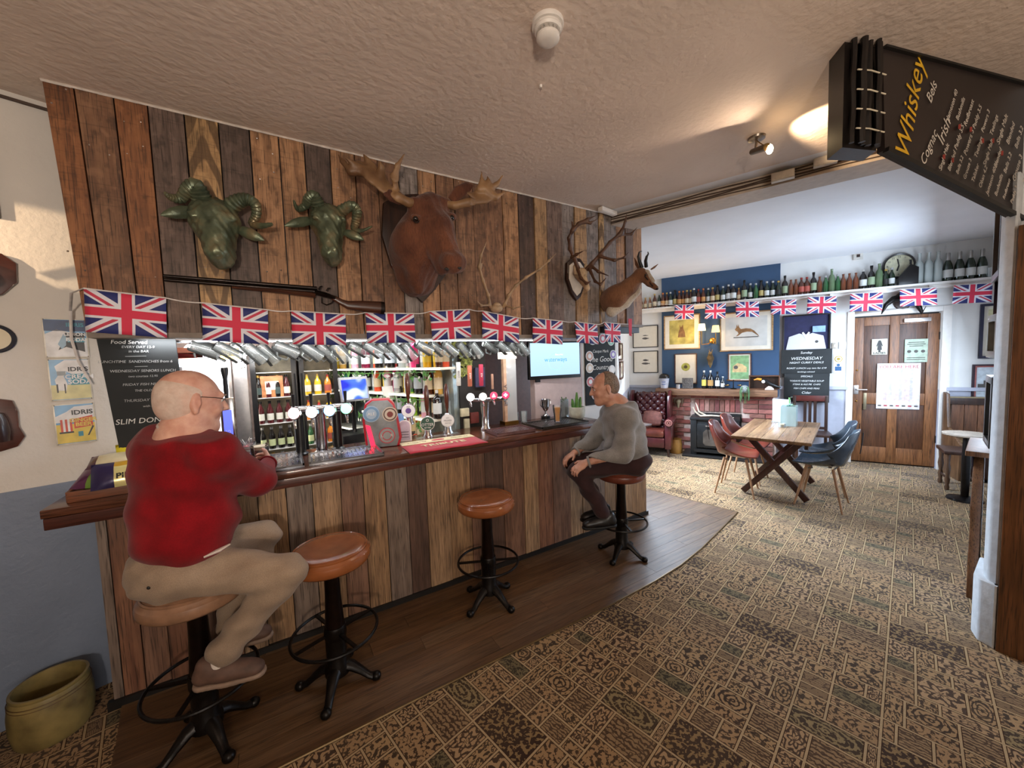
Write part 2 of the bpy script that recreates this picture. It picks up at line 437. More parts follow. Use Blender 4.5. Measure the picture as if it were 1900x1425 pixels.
# ================================================================ materials shared by the setting
M_CEIL = mat('ceiling_plaster', 'd2c0b2', .85, var=.04, scale=2.2, bmp=.6, bscale=30)
M_CEIL2 = mat('far_ceiling_paint', 'd9dade', .85, var=.02, scale=3, bmp=.12, bscale=30)
M_WHITE = mat('wall_white_paint', 'd6d1ca', .8, var=.03, scale=4, bmp=.3, bscale=45)
M_FARW = mat('far_wall_paint', 'd8d6d2', .8, var=.02, scale=4, bmp=.1, bscale=40)
M_BLUE = mat('wall_blue_paint', '7b879c', .55, var=.05, scale=5, bmp=.3, bscale=45)
M_NAVY = mat('chimney_navy_paint', '264362', .6, var=.05, scale=4)
M_LAV = mat('wainscot_lavender_paint', 'a9abb8', .55, var=.03)
M_TRIM = mat('trim_white_gloss', 'dcd6cf', .45, var=.03)
M_BLACK = mat('matt_black', '14110f', .5, var=.1)
M_IRON = mat('black_cast_iron', '17120f', .35, .6, var=.2, scale=30, bmp=.15)
M_CHROME = mat('chrome', 'c9c9cc', .16, 1, var=.02)
M_STEEL = mat('brushed_steel', 'b9b2ae', .32, .9, var=.06, scale=30)
M_BRASS = mat('brass', 'b58a42', .3, 1, var=.05)
M_CHALK = mat('chalk_white', 'd8d8d4', .9, var=.02)
M_SLATE = mat('chalkboard_black', '1b1e1f', .75, var=.15, scale=6)
M_PAPER = mat('white_paper', 'e4e0da', .8, var=.02)
M_CREAM = mat('cream_paper', 'ddd2b8', .8, var=.03)
M_DKWOOD = wood('dark_stained_wood', '3a2013', '21100a', 2, rough=.4)
M_CTOP = wood('counter_top_wood', '6f4430', '4b2a1e', 0, rough=.22, coat=.35, contrast=.35)
M_PINE = wood('honey_pine', '9a6a3c', '7c4f29', 2, rough=.5)
M_OAKDOOR = wood('door_oak', '8a5a35', '6b4226', 2, rough=.45, contrast=.4)
M_OAKDARK = wood('door_panel_oak', '5e3a24', '4a2c1a', 2, rough=.45, contrast=.4)
M_GLASS = glass('clear_glass', 'e8f0f0', .78)
M_GLASSPANE = glass('glass_pane', 'ffffff', 1.0, .02)

# ================================================================ floor: patchwork carpet, each patch its own face with printed motif
def carpet_mat(name, base, ink, kind, seed):   # printed motif: pattern follows each patch
    m, N, L, B = new_mat(name); B.inputs['Roughness'].default_value = .95; B.inputs['Specular IOR Level'].default_value = .15; B.inputs['Sheen Weight'].default_value = .25; B.inputs['Sheen Roughness'].default_value = .35
    uv = N.new('ShaderNodeUVMap'); sep = N.new('ShaderNodeSeparateXYZ'); L.new(uv.outputs[0], sep.inputs[0])
    def mt(op, a, b=None, c=None):
        n = N.new('ShaderNodeMath'); n.operation = op
        for i, v in enumerate((a, b, c)):
            if v is None: continue
            if hasattr(v, 'links'): L.new(v, n.inputs[i])
            else: n.inputs[i].default_value = v
        return n.outputs[0]
    x, y = sep.outputs[0], sep.outputs[1]
    r = mt('SQRT', mt('ADD', mt('MULTIPLY', x, x), mt('MULTIPLY', y, y)))
    th = mt('ARCTAN2', y, x)
    ns, mp = noise_node(N, L, 38+seed*3, 1.5); mp.inputs['Location'].default_value = (seed, seed*2, 0)
    vo = N.new('ShaderNodeTexVoronoi'); vo.inputs['Scale'].default_value = 19+seed*1.5; tcv = N.new('ShaderNodeTexCoord'); L.new(tcv.outputs['Object'], vo.inputs[0])
    fine = mt('GREATER_THAN', mt('ADD', mt('SINE', mt('MULTIPLY', vo.outputs[0], 13)), mt('MULTIPLY', ns.outputs[0], 2.6)), 2.1)
    no = ns.outputs[0]
    if kind == 'medallion':     # nested ovals with petals
        rr_ = mt('ADD', r, mt('MULTIPLY', mt('SUBTRACT', no, .5), .5))
        f = mt('SINE', mt('MULTIPLY', rr_, 13)); f = mt('GREATER_THAN', f, .35)
    elif kind == 'flower':
        pt = mt('MULTIPLY', mt('COSINE', mt('MULTIPLY', th, 6)), .22)
        f = mt('SINE', mt('MULTIPLY', mt('ADD', mt('ADD', r, pt), mt('MULTIPLY', no, .5)), 9)); f = mt('GREATER_THAN', f, .3)
    elif kind == 'stripe':
        f = mt('GREATER_THAN', mt('SINE', mt('ADD', mt('MULTIPLY', x, 20), mt('MULTIPLY', no, 9))), .35)
    elif kind == 'vine':
        v = N.new('ShaderNodeTexVoronoi'); v.feature = 'SMOOTH_F1'; v.inputs['Scale'].default_value = 1.7; L.new(uv.outputs[0], v.inputs[0])
        f = mt('GREATER_THAN', mt('SINE', mt('ADD', mt('MULTIPLY', v.outputs[0], 16), mt('MULTIPLY', no, 6))), .35)
    else:                       # scattered sprigs
        f = mt('GREATER_THAN', no, .55)
    f = mt('MAXIMUM', f, mt('MULTIPLY', fine, .9))
    worn, _ = noise_node(N, L, 1.6, 2)
    c = mix(N, L, mt('MULTIPLY', f, .94), lin(base), lin(ink))
    pile, _ = noise_node(N, L, 420, 1)
    c = mix(N, L, .35, c, ramp(N, L, pile.outputs[0], [(.3, (.25,)*3), (.7, (1, 1, 1))]), 'MULTIPLY')
    c = mix(N, L, ramp(N, L, worn.outputs[0], [(.35, (0, 0, 0)), (.7, (.08,)*3)]), c, lin('a48d6c'))
    L.new(c, B.inputs['Base Color']); bump(N, L, B, pile.outputs[0], .3, .004); return m
CM = [mat('carpet_cream_line', 'a8906e', .95, var=.1, scale=200, bmp=.3, bscale=400, spec=.1), mat('carpet_dark_line', '3a2518', .95, var=.1, scale=200, spec=.1),
      carpet_mat('carpet_medallion', '9c7d58', '26180f', 'medallion', 1), carpet_mat('carpet_flower', 'a68763', '2f1c13', 'flower', 2),
      carpet_mat('carpet_stripe', '8e7353', '3c281a', 'stripe', 3), carpet_mat('carpet_vine', 'a1825c', '281a11', 'vine', 4),
      carpet_mat('carpet_sprig_brown', '2e1a11', '8c714b', 'sprig', 5), carpet_mat('carpet_sprig_tan', '9b7b57', '302015', 'sprig', 6),
      carpet_mat('carpet_dark_medallion', '392a1c', '8e7a55', 'medallion', 7), carpet_mat('carpet_green', '6d6044', '2f281b', 'vine', 8)]
rc = random.Random(11); TW, TH = 1.0, .66
rects = []
def split(x0, y0, x1, y1, d=0):
    w, h = x1-x0, y1-y0
    if (w < .20 and h < .22 and (d > 3 or rc.random() < .6)) or d > 6 or (w < .11 and h < .13): rects.append((x0, y0, x1, y1, rc.choice([2, 3, 3, 4, 4, 5, 5, 7, 7, 7, 8, 9]))); return
    if (w > h*rc.uniform(.7, 1.1) and w > .14) or h < .14:
        s = x0+w*rc.choice([.33, .4, .5, .6]); split(x0, y0, s, y1, d+1); split(s, y0, x1, y1, d+1)
    else:
        s = y0+h*rc.choice([.3, .4, .5, .66]); split(x0, y0, x1, s, d+1); split(x0, s, x1, y1, d+1)
rects += [(0, 0, .19, .30, 6), (.5, .36, .62, .62, 8)]
split(.19, 0, .5, .36); split(.5, 0, 1, .36); split(0, .30, .19, .66); split(.19, .36, .5, .66); split(.62, .36, 1, .66); rects.append((.5, .62, .62, .66, 3))
cv, cf, cm_, cuv = [], [], [], []
ca, sa = math.cos(R(12.1)), math.sin(R(12.1))
def cw(u, v): return (1.30+u*ca+v*sa, 1.0+u*sa-v*ca, 0.0)
def quad(pts, mi, uvs):
    n = len(cv); cv.extend(cw(*p) for p in pts); cf.append((n, n+3, n+2, n+1)); cm_.append(mi); cuv.extend([uvs[0], uvs[3], uvs[2], uvs[1]])
# the floor continues to every wall of the room
for i in range(-6, 9):
    for j in range(-9, 9):
        ou, ov = i*TW+(j % 2)*.5, j*TH
        c = cw(ou+.5, ov+.33)
        if not (-3.6 < c[0] < 9.0 and -3.2 < c[1] < 6.2): continue
        for (x0, y0, x1, y1, k) in rects:
            a, b, c_, d = ou+x0, ov+y0, ou+x1, ov+y1
            for (e, mi) in ((.0045, 0), (.0075, 1)):
                o = e; pi = 0 if mi == 0 else .0045
                A = [(a+pi, b+pi), (c_-pi, b+pi), (c_-pi, d-pi), (a+pi, d-pi)]; Bq = [(a+o, b+o), (c_-o, b+o), (c_-o, d-o), (a+o, d-o)]
                for q in range(4):
                    q2 = (q+1) % 4; quad([A[q], A[q2], Bq[q2], Bq[q]], mi, [(0, 0)]*4)
            w, h = c_-a, d-b; s = 1/min(w, h)
            fu, fv = w*s, h*s
            if w > h*1.5 or h > w*1.5: fu, fv = (1.3, 1.3)
            quad([(a+o, b+o), (c_-o, b+o), (c_-o, d-o), (a+o, d-o)], k, [(-fu, -fv), (fu, -fv), (fu, fv), (-fu, fv)])
me = bpy.data.meshes.new('floor'); me.from_pydata(cv, [], cf)
for m in CM: me.materials.append(m)
me.polygons.foreach_set('material_index', cm_)
uvl = me.uv_layers.new(name='UVMap'); uvl.data.foreach_set('uv', [x for p in cuv for x in p])
tag(link_mesh('floor', me), kind='structure', label='patchwork-patterned brown and cream carpet covering the pub floor')
# sub floor so that nothing shows through the edge of the carpet
tag(G().b2((-3.6, -3.2, -.06), (9.2, 6.4, -.002)).build('floor_screed', M_DKWOOD, smooth=False), kind='structure')

# wooden standing area along the bar: boards as parts
WF = [wood('floor_board_%s' % n, a, b, 0, rough=.5, coat=.03, contrast=.35, bmp=.15) for n, a, b in (('amber', '6b4c30', '52371f'), ('brown', '624529', '4a3119'), ('grey', '6a4f35', '513820'))]
outline = [(-.80, 2.75), (-.72, 2.3), (-.66, 1.84), (-.3, 1.80), (.87, 1.79), (1.8, 1.765), (2.28, 1.775), (2.62, 1.80), (2.99, 1.86), (3.5, 1.97), (3.99, 2.08), (3.80, 3.18), (3.75, 3.3), (3.2, 3.25), (-.8, 3.2)]
wf = tag(bpy.data.objects.new('wood_floor', None), 'dark worn timber floor strip running along the foot of the bar', kind='structure'); COL.objects.link(wf)
def clip(poly, a, b, c):     # keep a*x+b*y<=c
    out = []
    for i in range(len(poly)):
        p, q = poly[i], poly[(i+1) % len(poly)]; dp, dq = a*p[0]+b*p[1]-c, a*q[0]+b*q[1]-c
        if dp <= 0: out.append(p)
        if (dp < 0) != (dq < 0) and dp != dq:
            t = dp/(dp-dq); out.append((p[0]+(q[0]-p[0])*t, p[1]+(q[1]-p[1])*t))
    return out
rw = random.Random(3); y = 1.72; row = 0
while y < 3.3:
    x = -.9-rw.random()*.8
    while x < 4.1:
        l = rw.uniform(1.1, 1.7); p = outline
        for cl in ((-1, 0, -(x+.0008)), (1, 0, x+l-.0008), (0, -1, -(y+.0008)), (0, 1, y+.1192)): p = clip(p, *cl) if len(p) > 2 else p
        if len(p) > 2:
            cx, cy = sum(a for a, _ in p)/len(p), sum(b for _, b in p)/len(p)
            G().prism([(a-cx, b-cy) for a, b in p], (0, 0, 0), (1, 0, 0), (0, 1, 0), (0, 0, 1), .009).build('floor_board', rw.choice(WF), wf, smooth=False, loc=(cx, cy, .0006))
        x += l
    y += .12
g = G(); g.tube([(x, y, .006) for x, y in outline[2:12]], .006, 6); g.build('edge_strip', mat('floor_edge_metal', '6b5638', .4, .7), wf)

# ================================================================ ceiling, beam
PW = (2.77, 2.62)                                # where the beam meets the panelling
BD = Vector((.371, -.928, 0)).normalized(); BN = Vector((-.928, -.371, 0))
bq = lambda t, s, z: (PW[0]+BD.x*t-BN.x*s, PW[1]+BD.y*t-BN.y*s, z)
g = G(); g.prism([(-3.6, -3.2), (3.63, -3.2), (4.9, -3.2), (2.6, 2.6+.1), (2.0, 4.2), (2.0, 6.2), (-3.6, 6.2)], (0, 0, 3.0), (1, 0, 0), (0, 1, 0), (0, 0, 1), .1)
tag(g.build('ceiling', M_CEIL, smooth=False), kind='structure', label='rough cream plaster ceiling of the near bar room')
g = G(); g.prism([(4.9, -3.2), (9.2, -3.2), (9.2, 6.2), (2.0, 6.2), (2.0, 4.2), (2.6, 2.7)], (0, 0, 3.0), (1, 0, 0), (0, 1, 0), (0, 0, 1), .1)
tag(g.build('ceiling_far', M_CEIL2, smooth=False), kind='structure', label='smooth white ceiling of the far room')
g = G(); vs = [bq(-.35, 0, 2.905), bq(3.6, 0, 2.905), bq(3.6, .27, 2.905), bq(-.35, .27, 2.905), bq(-.35, 0, 2.999), bq(3.6, 0, 2.999), bq(3.6, .27, 2.999), bq(-.35, .27, 2.999)]
g.add(vs, [(0, 1, 2, 3), (4, 5, 6, 7), (0, 1, 5, 4), (1, 2, 6, 5), (2, 3, 7, 6), (3, 0, 4, 7)])
beam = tag(g.build('trim_1', mat('beam_paint', 'b9aca0', .75, var=.05, bmp=.2, bscale=40), smooth=False), kind='structure', label='shallow plastered beam crossing the ceiling between the two rooms')
M_CABLE = mat('old_cable', '4a3a30', .6)
for k, (z0, z1, r) in enumerate(((2.975, 2.99, .006), (2.955, 2.968, .005), (2.935, 2.955, .006), (2.92, 2.93, .004))):
    g = G(); pts = [Vector(bq(t*.1, -.008, z0+(z1-z0)*t/26+.004*math.sin(t*.9+k*2))) for t in range(0, 27)]
    single('ceiling_cable', g.tube(pts, r, 6), M_CABLE, 'thin painted cable run, %s from the top along the near face of the ceiling beam' % ORD[k], 'cable', 'cables along the beam')
for (t, z, w, lab) in ((1.32, 2.945, .14, 'small grey plastic junction box on the ceiling beam, left of the pair'), (1.56, 2.975, .13, 'small white plastic junction box on the ceiling beam, right of the pair')):
    q = bq(t, -.035, z); th = thing('junction_box', lab, 'junction box', q, math.atan2(BD.y, BD.x), 'junction boxes on the beam')
    G().box((0, 0, 0), (w, .05, .06)).build('box_body', mat('junction_plastic', 'cfc6ba', .5), th, bevel=.004)
    G().box((0, -.028, 0), (w*.9, .008, .05)).build('box_lid', mat('junction_lid', 'd9d2c8', .45), th, bevel=.002)

# ================================================================ walls
def wall(name, a, b, z0, z1, m, t=.1, side=1, label=None):
    a, b = Vector((*a, 0)), Vector((*b, 0)); d = (b-a).normalized(); n = Vector((-d.y, d.x, 0))*side
    g = G(); g.prism([(0, z0), ((b-a).length, z0), ((b-a).length, z1), (0, z1)], a, d, (0, 0, 1), n, t)
    return tag(g.build(name, m, smooth=False), kind='structure', label=label)
LW0 = Vector((-.91, 2.82)); LD = Vector((.956, .292))
lp = lambda s: (LW0.x+LD.x*s, LW0.y+LD.y*s)
wall('wall_left', lp(-2.6), lp(.235), 1.13, 3.0, M_WHITE, label='uneven white-painted wall left of the bar')
wall('wall_left_dado', lp(-2.6), lp(.235), 0, 1.13, M_BLUE, t=.1, label='grey-blue painted lower wall left of the bar')
wall('wall_back_left', (-3.4, 2.0), (-3.4, -3.0), 0, 3, M_WHITE, side=-1)
wall('wall_rear', (-3.4, -3.0), (4.5, -3.0), 0, 3, M_WHITE, side=-1)
wall('wall_near_right', (4.2, -3.0), (3.55, .12), 0, 3, M_WHITE, side=-1)
FU = Vector((.459, -.888, 0)); FN = Vector((-.888, -.459, 0)); FK = Vector((5.63, 4.93, 0)); FROT = math.atan2(FU.y, FU.x)
FL = 4.75
fw = lambda s, d=0, z=0: FK+FU*s+FN*d+Vector((0, 0, z))   # s along the far wall, d towards the room
def fs(px, py): p = atw(px, py, FK, FK+FU); return (p-FK).dot(FU), p.z
DS0, DS1 = 3.19, 4.07        # door opening along the far wall
g = G()
for (a, b, z0, z1) in ((-.1, DS0, 1.08, 3), (DS0, DS1, 2.12, 3), (DS1, FL+.2, 1.08, 3)):
    g.prism([(a, z0), (b, z0), (b, z1), (a, z1)], FK, FU, (0, 0, 1), -FN, .14)
tag(g.build('wall_far', M_FARW, smooth=False), kind='structure', label='white wall at the far end of the back room')
g = G()
for (a, b) in ((-.1, DS0), (DS1, FL+.2)): g.prism([(a, 0), (b, 0), (b, 1.08), (a, 1.08)], FK, FU, (0, 0, 1), -FN, .14)
tag(g.build('wall_far_dado', M_LAV, smooth=False), kind='structure', label='lavender-grey wainscot of the far wall')
g = G()
for (a, b) in ((0, .55), (2.02, DS0-.06), (DS1+.06, FL)): g.prism([(a, 1.07), (b, 1.07), (b, 1.115), (a, 1.115)], FK, FU, (0, 0, 1), FN, .035)
tag(g.build('trim_2', M_LAV, smooth=False), kind='structure', label='painted chair rail along the far wall')
g = G()
for (a, b) in ((0, .5), (2.1, DS0-.06), (DS1+.06, FL)): g.prism([(a, 0), (b, 0), (b, .12), (a, .12)], FK, FU, (0, 0, 1), FN, .02)
tag(g.build('baseboard_far', M_LAV, smooth=False), kind='structure')
SW0 = (3.32, 3.17)
wall('wall_side', SW0, (5.63, 4.93), 1.08, 3.0, M_FARW, label='white side wall of the far room beside the wing armchair')
wall('wall_side_dado', SW0, (5.63, 4.93), 0, 1.08, M_LAV)
wall('wall_right', (3.36, .36), (7.9, .86), 0, 3.0, mat('wall_right_paint', 'd3d4d6', .75, var=.03, bmp=.2, bscale=40), side=-1, t=.12, label='white right-hand wall hung with framed pictures')
# jamb stub and timber post at the near end of the right-hand wall
g = G(); g.prism([(3.28, .335), (3.30, .368), (3.36, .39), (3.60, .405), (3.60, .325), (3.28, .325)], (0, 0, 0), (1, 0, 0), (0, 1, 0), (0, 0, 1), 2.55)
g.prism([(3.25, .328), (3.28, .392), (3.36, .425), (3.64, .44), (3.62, .3245), (3.25, .3245)], (0, 0, 0), (1, 0, 0), (0, 1, 0), (0, 0, 1), .36)
tag(g.build('wall_jamb', mat('jamb_paint', 'c9cdd0', .6, var=.06, bmp=.2, bscale=30), bevel=.012), kind='structure', label='white chamfered wall end at the opening')
single('timber_post', G().b2((3.24, .12, 0), (3.40, .322, 2.27)), wood('post_wood', '7c4f2c', '5c3819', 2, rough=.5), 'tall brown timber post at the right edge of the opening', 'post', bevel=.006)
single('door_frame_timber', G().b2((2.03, -.06, 0), (2.16, .10, 2.4)), M_DKWOOD, 'very dark timber upright at the bottom right corner, nearest the camera', 'post', bevel=.004)

# service area behind the bar
wall('wall_service', (-1.2, 5.2), (3.5, 5.2), 0, 3.0, mat('service_wall', '6d5a50', .7), label='dim wall behind the bar fridges')
wall('wall_service_left', (-1.25, 2.95), (-1.05, 5.2), 0, 3.0, mat('service_side', 'a79c98', .6), side=1)
PT0, PT1 = (2.15, 3.10), (2.82, 3.10)
g = G().b2((2.17, 3.10, .0), (2.80, 3.18, 2.0))
tag(g.build('wall_partition', mat('partition_paint', 'bfa9a4', .6, var=.04), smooth=False), kind='structure', label='pale pink partition under the television')
tag(G().b2((2.80, 3.10, 0), (3.34, 3.16, 2.0)).build('wall_partition_side', M_FARW, smooth=False), kind='structure')
tag(G().b2((1.42, 4.35, 0), (3.3, 4.42, 2.5)).build('wall_cellar', mat('cellar_wall', '5d4038', .6, var=.1), smooth=False), kind='structure', label='dark purple-brown wall beyond the bar')

# timber bulkhead above the bar: every board a part
PANEL_Y = 2.62
PWOODS = {'o': ('96623c', '74472a'), 'b': ('8a6448', '674632'), 'g': ('786257', '58463d'), 'k': ('66534a', '4a3b33'), 'y': ('c09a6a', '9a7750'), 't': ('b08560', '8a6243'), 'l': ('b48f68', '8f7050'), 'd': ('5c463e', '3f2f28'), 's': ('8f837c', '6f635c')}
PM = {k: wood('panel_wood_'+k, a, b, 2, rough=.6, rings=(k == 'y'), contrast=.6) for k, (a, b) in PWOODS.items()}
tops = [(82, 'o'), (142, 'b'), (215, 'o'), (278, 'g'), (345, 'y'), (408, 'k'), (465, 't'), (519, 't'), (566, 'k'), (613, 't'), (659, 'b'), (701, 'b'), (740, 's'), (775, 't'), (808, 'b'), (842, 'b'), (877, 'b'), (932, 't'), (961, 'd'), (990, 'l'), (1013, 'g'), (1042, 's'), (1065, 'l'), (1087, 's'), (1110, 'y'), (1120, 's'), (1143, 't'), (1159, 'g'), (1173, 't'), (1190, None)]
wp = tag(bpy.data.objects.new('wall_bulkhead', None), 'timber-clad bulkhead above the bar hung with animal heads', kind='structure'); COL.objects.link(wp)
def topy(px): return 148+.238*(px-82)
xs = [aty(px, topy(px)+40, PANEL_Y).x for px, _ in tops]; rp = random.Random(5)
for i in range(len(tops)-1):
    x0, x1 = xs[i], xs[i+1]
    sh = .055*max(0, (1-i/3.0)) if i < 3 else 0            # the outer boards taper inwards towards the foot
    sh1 = .055*max(0, (1-(i+1)/3.0))
    zb = 1.872 if x0 < 2.5 else 1.98
    y0 = PANEL_Y-rp.uniform(0, .014); cx = (x0+x1)/2; g = G(); e = .003
    pr = [(x0+sh+e-cx, zb), (x1+sh1-e-cx, zb), (x1-e-cx, 2.997), (x0+e-cx, 2.997)]
    g.prism([(a, z-2.4) for a, z in pr], (0, 0, 0), (1, 0, 0), (0, 0, 1), (0, 1, 0), .03)
    g.build('plank', PM[tops[i][1]], wp, smooth=False, bevel=.0015, loc=(cx, y0, 2.4))
G().b2((xs[0]+.06, PANEL_Y+.022, 1.90), (xs[-1]-.02, PANEL_Y+.14, 2.998)).build('backing_board', M_BLACK, wp, smooth=False)
G().b2((xs[0]+.06, PANEL_Y-.012, 1.845), (2.5, PANEL_Y+.15, 1.872)).build('bottom_rail', mat('rail_grey', '80746a', .6), wp, smooth=False)
G().b2((2.5, PANEL_Y-.012, 1.955), (xs[-1], PANEL_Y+.15, 1.98)).build('bottom_rail', mat('rail_grey', '80746a', .6), wp, smooth=False)
g = G(); rr2 = random.Random(2)
for i in range(90):
    x = xs[0]+(xs[-1]-xs[0])*i/89; g.tube([(x, PANEL_Y-.012, 2.996), (x+.048, PANEL_Y-.012, 2.996)], .006+rr2.random()*.002, 5)
g.build('filler_bead', mat('sealant_white', 'cfc4ba', .6), wp)
rn = random.Random(8)
g = G()
for i in range(len(tops)-1):
    for z in (2.2, 2.75, 2.93):
        if rn.random() < .6:
            for dx in (.25, .75):
                x = xs[i]+(xs[i+1]-xs[i])*dx; g.sphere((x, PANEL_Y-.008, z+rn.uniform(-.05, .05)), .0045, 6, 4)
g.build('nail_heads', mat('nail_heads', '9b9088', .3, .8), wp)['kind'] = 'stuff'

# ceiling chalk-drawn menu board at the top right
TL, BL = Vector((2.36, .625, 3.0)), Vector((2.37, .61, 2.555)); TR, BR = Vector((3.36, .335, 3.0)), Vector((3.33, .335, 2.33))
TR2, BR2 = TL+(TR-TL)*1.5, BL+(BR-BL)*1.5
TR2.z = 3.0
nrm = (TR2-TL).cross(BL-TL).normalized(); nrm = nrm if nrm.dot(EYE-TL) > 0 else -nrm
mb = thing('drinks_board', 'large black drinks menu board in gold and white lettering near the ceiling at top right', 'chalkboard', TL)
g = G(); b = -nrm*.03; g.add([TL, TR2, BR2, BL, TL+b, TR2+b, BR2+b, BL+b], [(0, 1, 2, 3), (4, 5, 6, 7), (0, 1, 5, 4), (1, 2, 6, 5), (2, 3, 7, 6), (3, 0, 4, 7)])
M_MENU = mat('menu_board_black', '2a2220', .38, var=.1, scale=3, spec=.4)
g.build('board', M_MENU, mb, world=True, smooth=False)
g = G(); 
for p, q in ((TL, TR2), (BL, BR2)): g.bar(p+nrm*.004, q+nrm*.004, .02, .022, up=nrm)
g.build('board_edge', M_BLACK, mb, world=True)
du = (TR2-TL).normalized(); dv = nrm.cross(du); dv = dv if dv.z > 0 else -dv
def mframe(px, py, ang):
    d = ray(px, py); p = EYE+d*((TL-EYE).dot(nrm)/d.dot(nrm))+nrm*.003
    a = Matrix.Rotation(ang, 3, nrm); x = a @ du; y = nrm.cross(x)
    return Matrix(((x.x, y.x, nrm.x, p.x), (x.y, y.y, nrm.y, p.y), (x.z, y.z, nrm.z, p.z), (0, 0, 0, 1)))
M_GOLD = mat('gold_lettering', 'd8a820', .6); M_CHK2 = mat('cream_lettering', 'cfc5b8', .8)
WI = MINV[mb.name]
for s, sz, px, py, ang, m in (('Whiskey', .135, 1688, 203, 76, M_GOLD), ('Bels', .062, 1727, 172, 66, M_CHK2), ('Irish', .075, 1750, 245, 64, M_CHK2), ('Cognac', .06, 1722, 275, 60, M_CHK2)):
    lettering(s, sz, m, mb, WI @ mframe(px, py, R(ang)), shear=.35)
rl = random.Random(4)
lines1 = ['Jameson 40', 'Bushmills', 'Redbreast', 'Paddy 3.5', 'Powers 3', 'Teelings', 'Single Malt', 'Blended', 'Bells 3.2', 'Grouse 3', 'Talisker', 'Oban 4.2']
for row_, (px0, py0, dx, dy, n, sz) in enumerate(((1765, 195, 15.5, 7.6, 9, .035), (1778, 255, 18, 9.6, 8, .036), (1750, 292, 14.5, 7.4, 10, .03))):
    for k in range(n):
        lettering(lines1[(k+row_*3) % 12], sz*rl.uniform(.9, 1.1), M_CHK2, mb, WI @ mframe(px0+dx*k, py0+dy*k, R(66)), shear=.2)
for (px, py) in ((1779, 236), (1800, 241), (1822, 262), (1841, 262), (1858, 285), (1750, 292), (1766, 298)):
    G().box((WI @ mframe(px, py, 0)).translation, (.014, .006, .02)).build('red_price_mark', mat('red_chalk', 'a8453a', .8), mb)
# boxed end of the board with tied black cables
be = thing('cable_bundle', 'bundle of black cables tied down the end face of the drinks board', 'cable', (2.24, .65, 2.54))
M_RUB = mat('black_rubber', '171210', .4)
for k in range(6):
    x = 2.19+k*.027; y = .672-k*.009; pts = [(x+.006*math.sin(q*1.3+k)-.004*q*.0, y-.016*((k % 3) == 1), 3.0-.048*q) for q in range(10)]
    pts = [(p[0]+.009*i/9*k*.2, p[1], p[2]) for i, p in enumerate(pts)]
    G().tube(pts, .013 if k % 2 else .010, 7).build('cable', M_RUB, be, world=True)
for z in (2.62, 2.70, 2.78, 2.86): G().tube([(2.18, .655, z), (2.25, .632, z+.006), (2.335, .605, z)], .003, 6).build('cable_tie', mat('cable_tie_white', 'd8cdb4', .5), be, world=True)
wb = G(); wb.prism([(2.175, .70), (2.355, .635), (2.42, .70), (2.25, .78)], (0, 0, 2.56), (1, 0, 0), (0, 1, 0), (0, 0, 1), .44)
tag(wb.build('trim_3', M_RUB, smooth=False), kind='structure', label='dark boxing at the end of the drinks board')
# ================================================================ bar counter
bc = thing('bar_counter', 'long timber-clad bar counter with thick red-brown wooden top', 'bar counter', (1.0, 2.6, 0))
BW = [wood('bar_wood_'+n, a, b, 2, rough=.5, contrast=.5) for n, a, b in (('tan', 'a6835f', '7d5f45'), ('brown', '876450', '644839'), ('grey', '89776a', '6a594e'), ('pale', 'b08e6c', '886b50'), ('red', '8c6148', '684433'), ('dark', '674d40', '4a362d'))]
seams = [165, 207, 250, 300, 352, 400, 441, 487, 540, 588, 640, 682, 722, 762, 797, 838, 878, 905, 938, 975, 1001, 1028, 1060, 1082, 1103, 1124, 1143, 1160, 1173, 1187]
bx = []
for i, px in enumerate(seams):
    t = i/(len(seams)-1); bx.append(aty(px, 1060-70*t, 2.60).x)
bx[0] = -.80; bx[-1] = 3.2
pal = [2, 4, 1, 4, 5, 1, 3, 0, 2, 3, 1, 0, 2, 5, 3, 0, 1, 5, 1, 3, 4, 1, 3, 0, 2, 3, 0, 3, 0]
rb = random.Random(9)
for i in range(len(bx)-1):
    x0, x1 = bx[i], bx[i+1]; cx = (x0+x1)/2; y = 2.60-rb.uniform(0, .01)
    h = 1.0 if x0 < 2.5 else .93
    G().box((0, 0, h/2-.5), (x1-x0-.004, .025, h-.01)).build('plank', BW[pal[i]], bc, smooth=False, bevel=.0015, loc=(cx-1.0, y-2.6+.0125, .515))
for i in range(4):
    y0 = 2.65+i*.11
    G().box((0, 0, -.035), (.025, .104, .92)).build('end_plank', BW[(i*2+3) % 6], bc, smooth=False, bevel=.0015, loc=(3.2-1.0, y0+.05-2.6, .5))
G().b2((-.79, 2.632, .02), (3.18, 3.05, .99)).build('carcass', M_BLACK, bc, world=True, smooth=False) if False else None
G().b2((-.65, 2.632, .02), (2.56, 3.02, .99)).b2((-.79, 2.632, .02), (-.65, 2.80, .99)).build('carcass', M_BLACK, bc, world=True, smooth=False)
G().b2((2.56, 2.632, .02), (3.18, 3.02, .93)).build('carcass', M_BLACK, bc, world=True, smooth=False)
G().b2((2.5, 2.55, .935), (3.24, 3.06, .965)).build('end_ledge', M_CTOP, bc, world=True, bevel=.004)
G().prism([(-.93, 2.485), (2.56, 2.485), (2.56, 3.06), (-.66, 3.06), (-.66, 2.865), (-.93, 2.785)], (0, 0, 1.04), (1, 0, 0), (0, 1, 0), (0, 0, 1), .04).build('worktop', M_CTOP, bc, world=True, bevel=.006)
G().b2((-.925, 2.49, .985), (2.555, 2.56, 1.039)).build('edge_moulding', wood('counter_edge_wood', '5c3024', '3f1e18', 0, rough=.35, coat=.2), bc, world=True, bevel=.006)
G().b2((-.82, 2.58, 0), (3.21, 2.606, .045)).build('kick_strip', M_BLACK, bc, world=True, smooth=False)

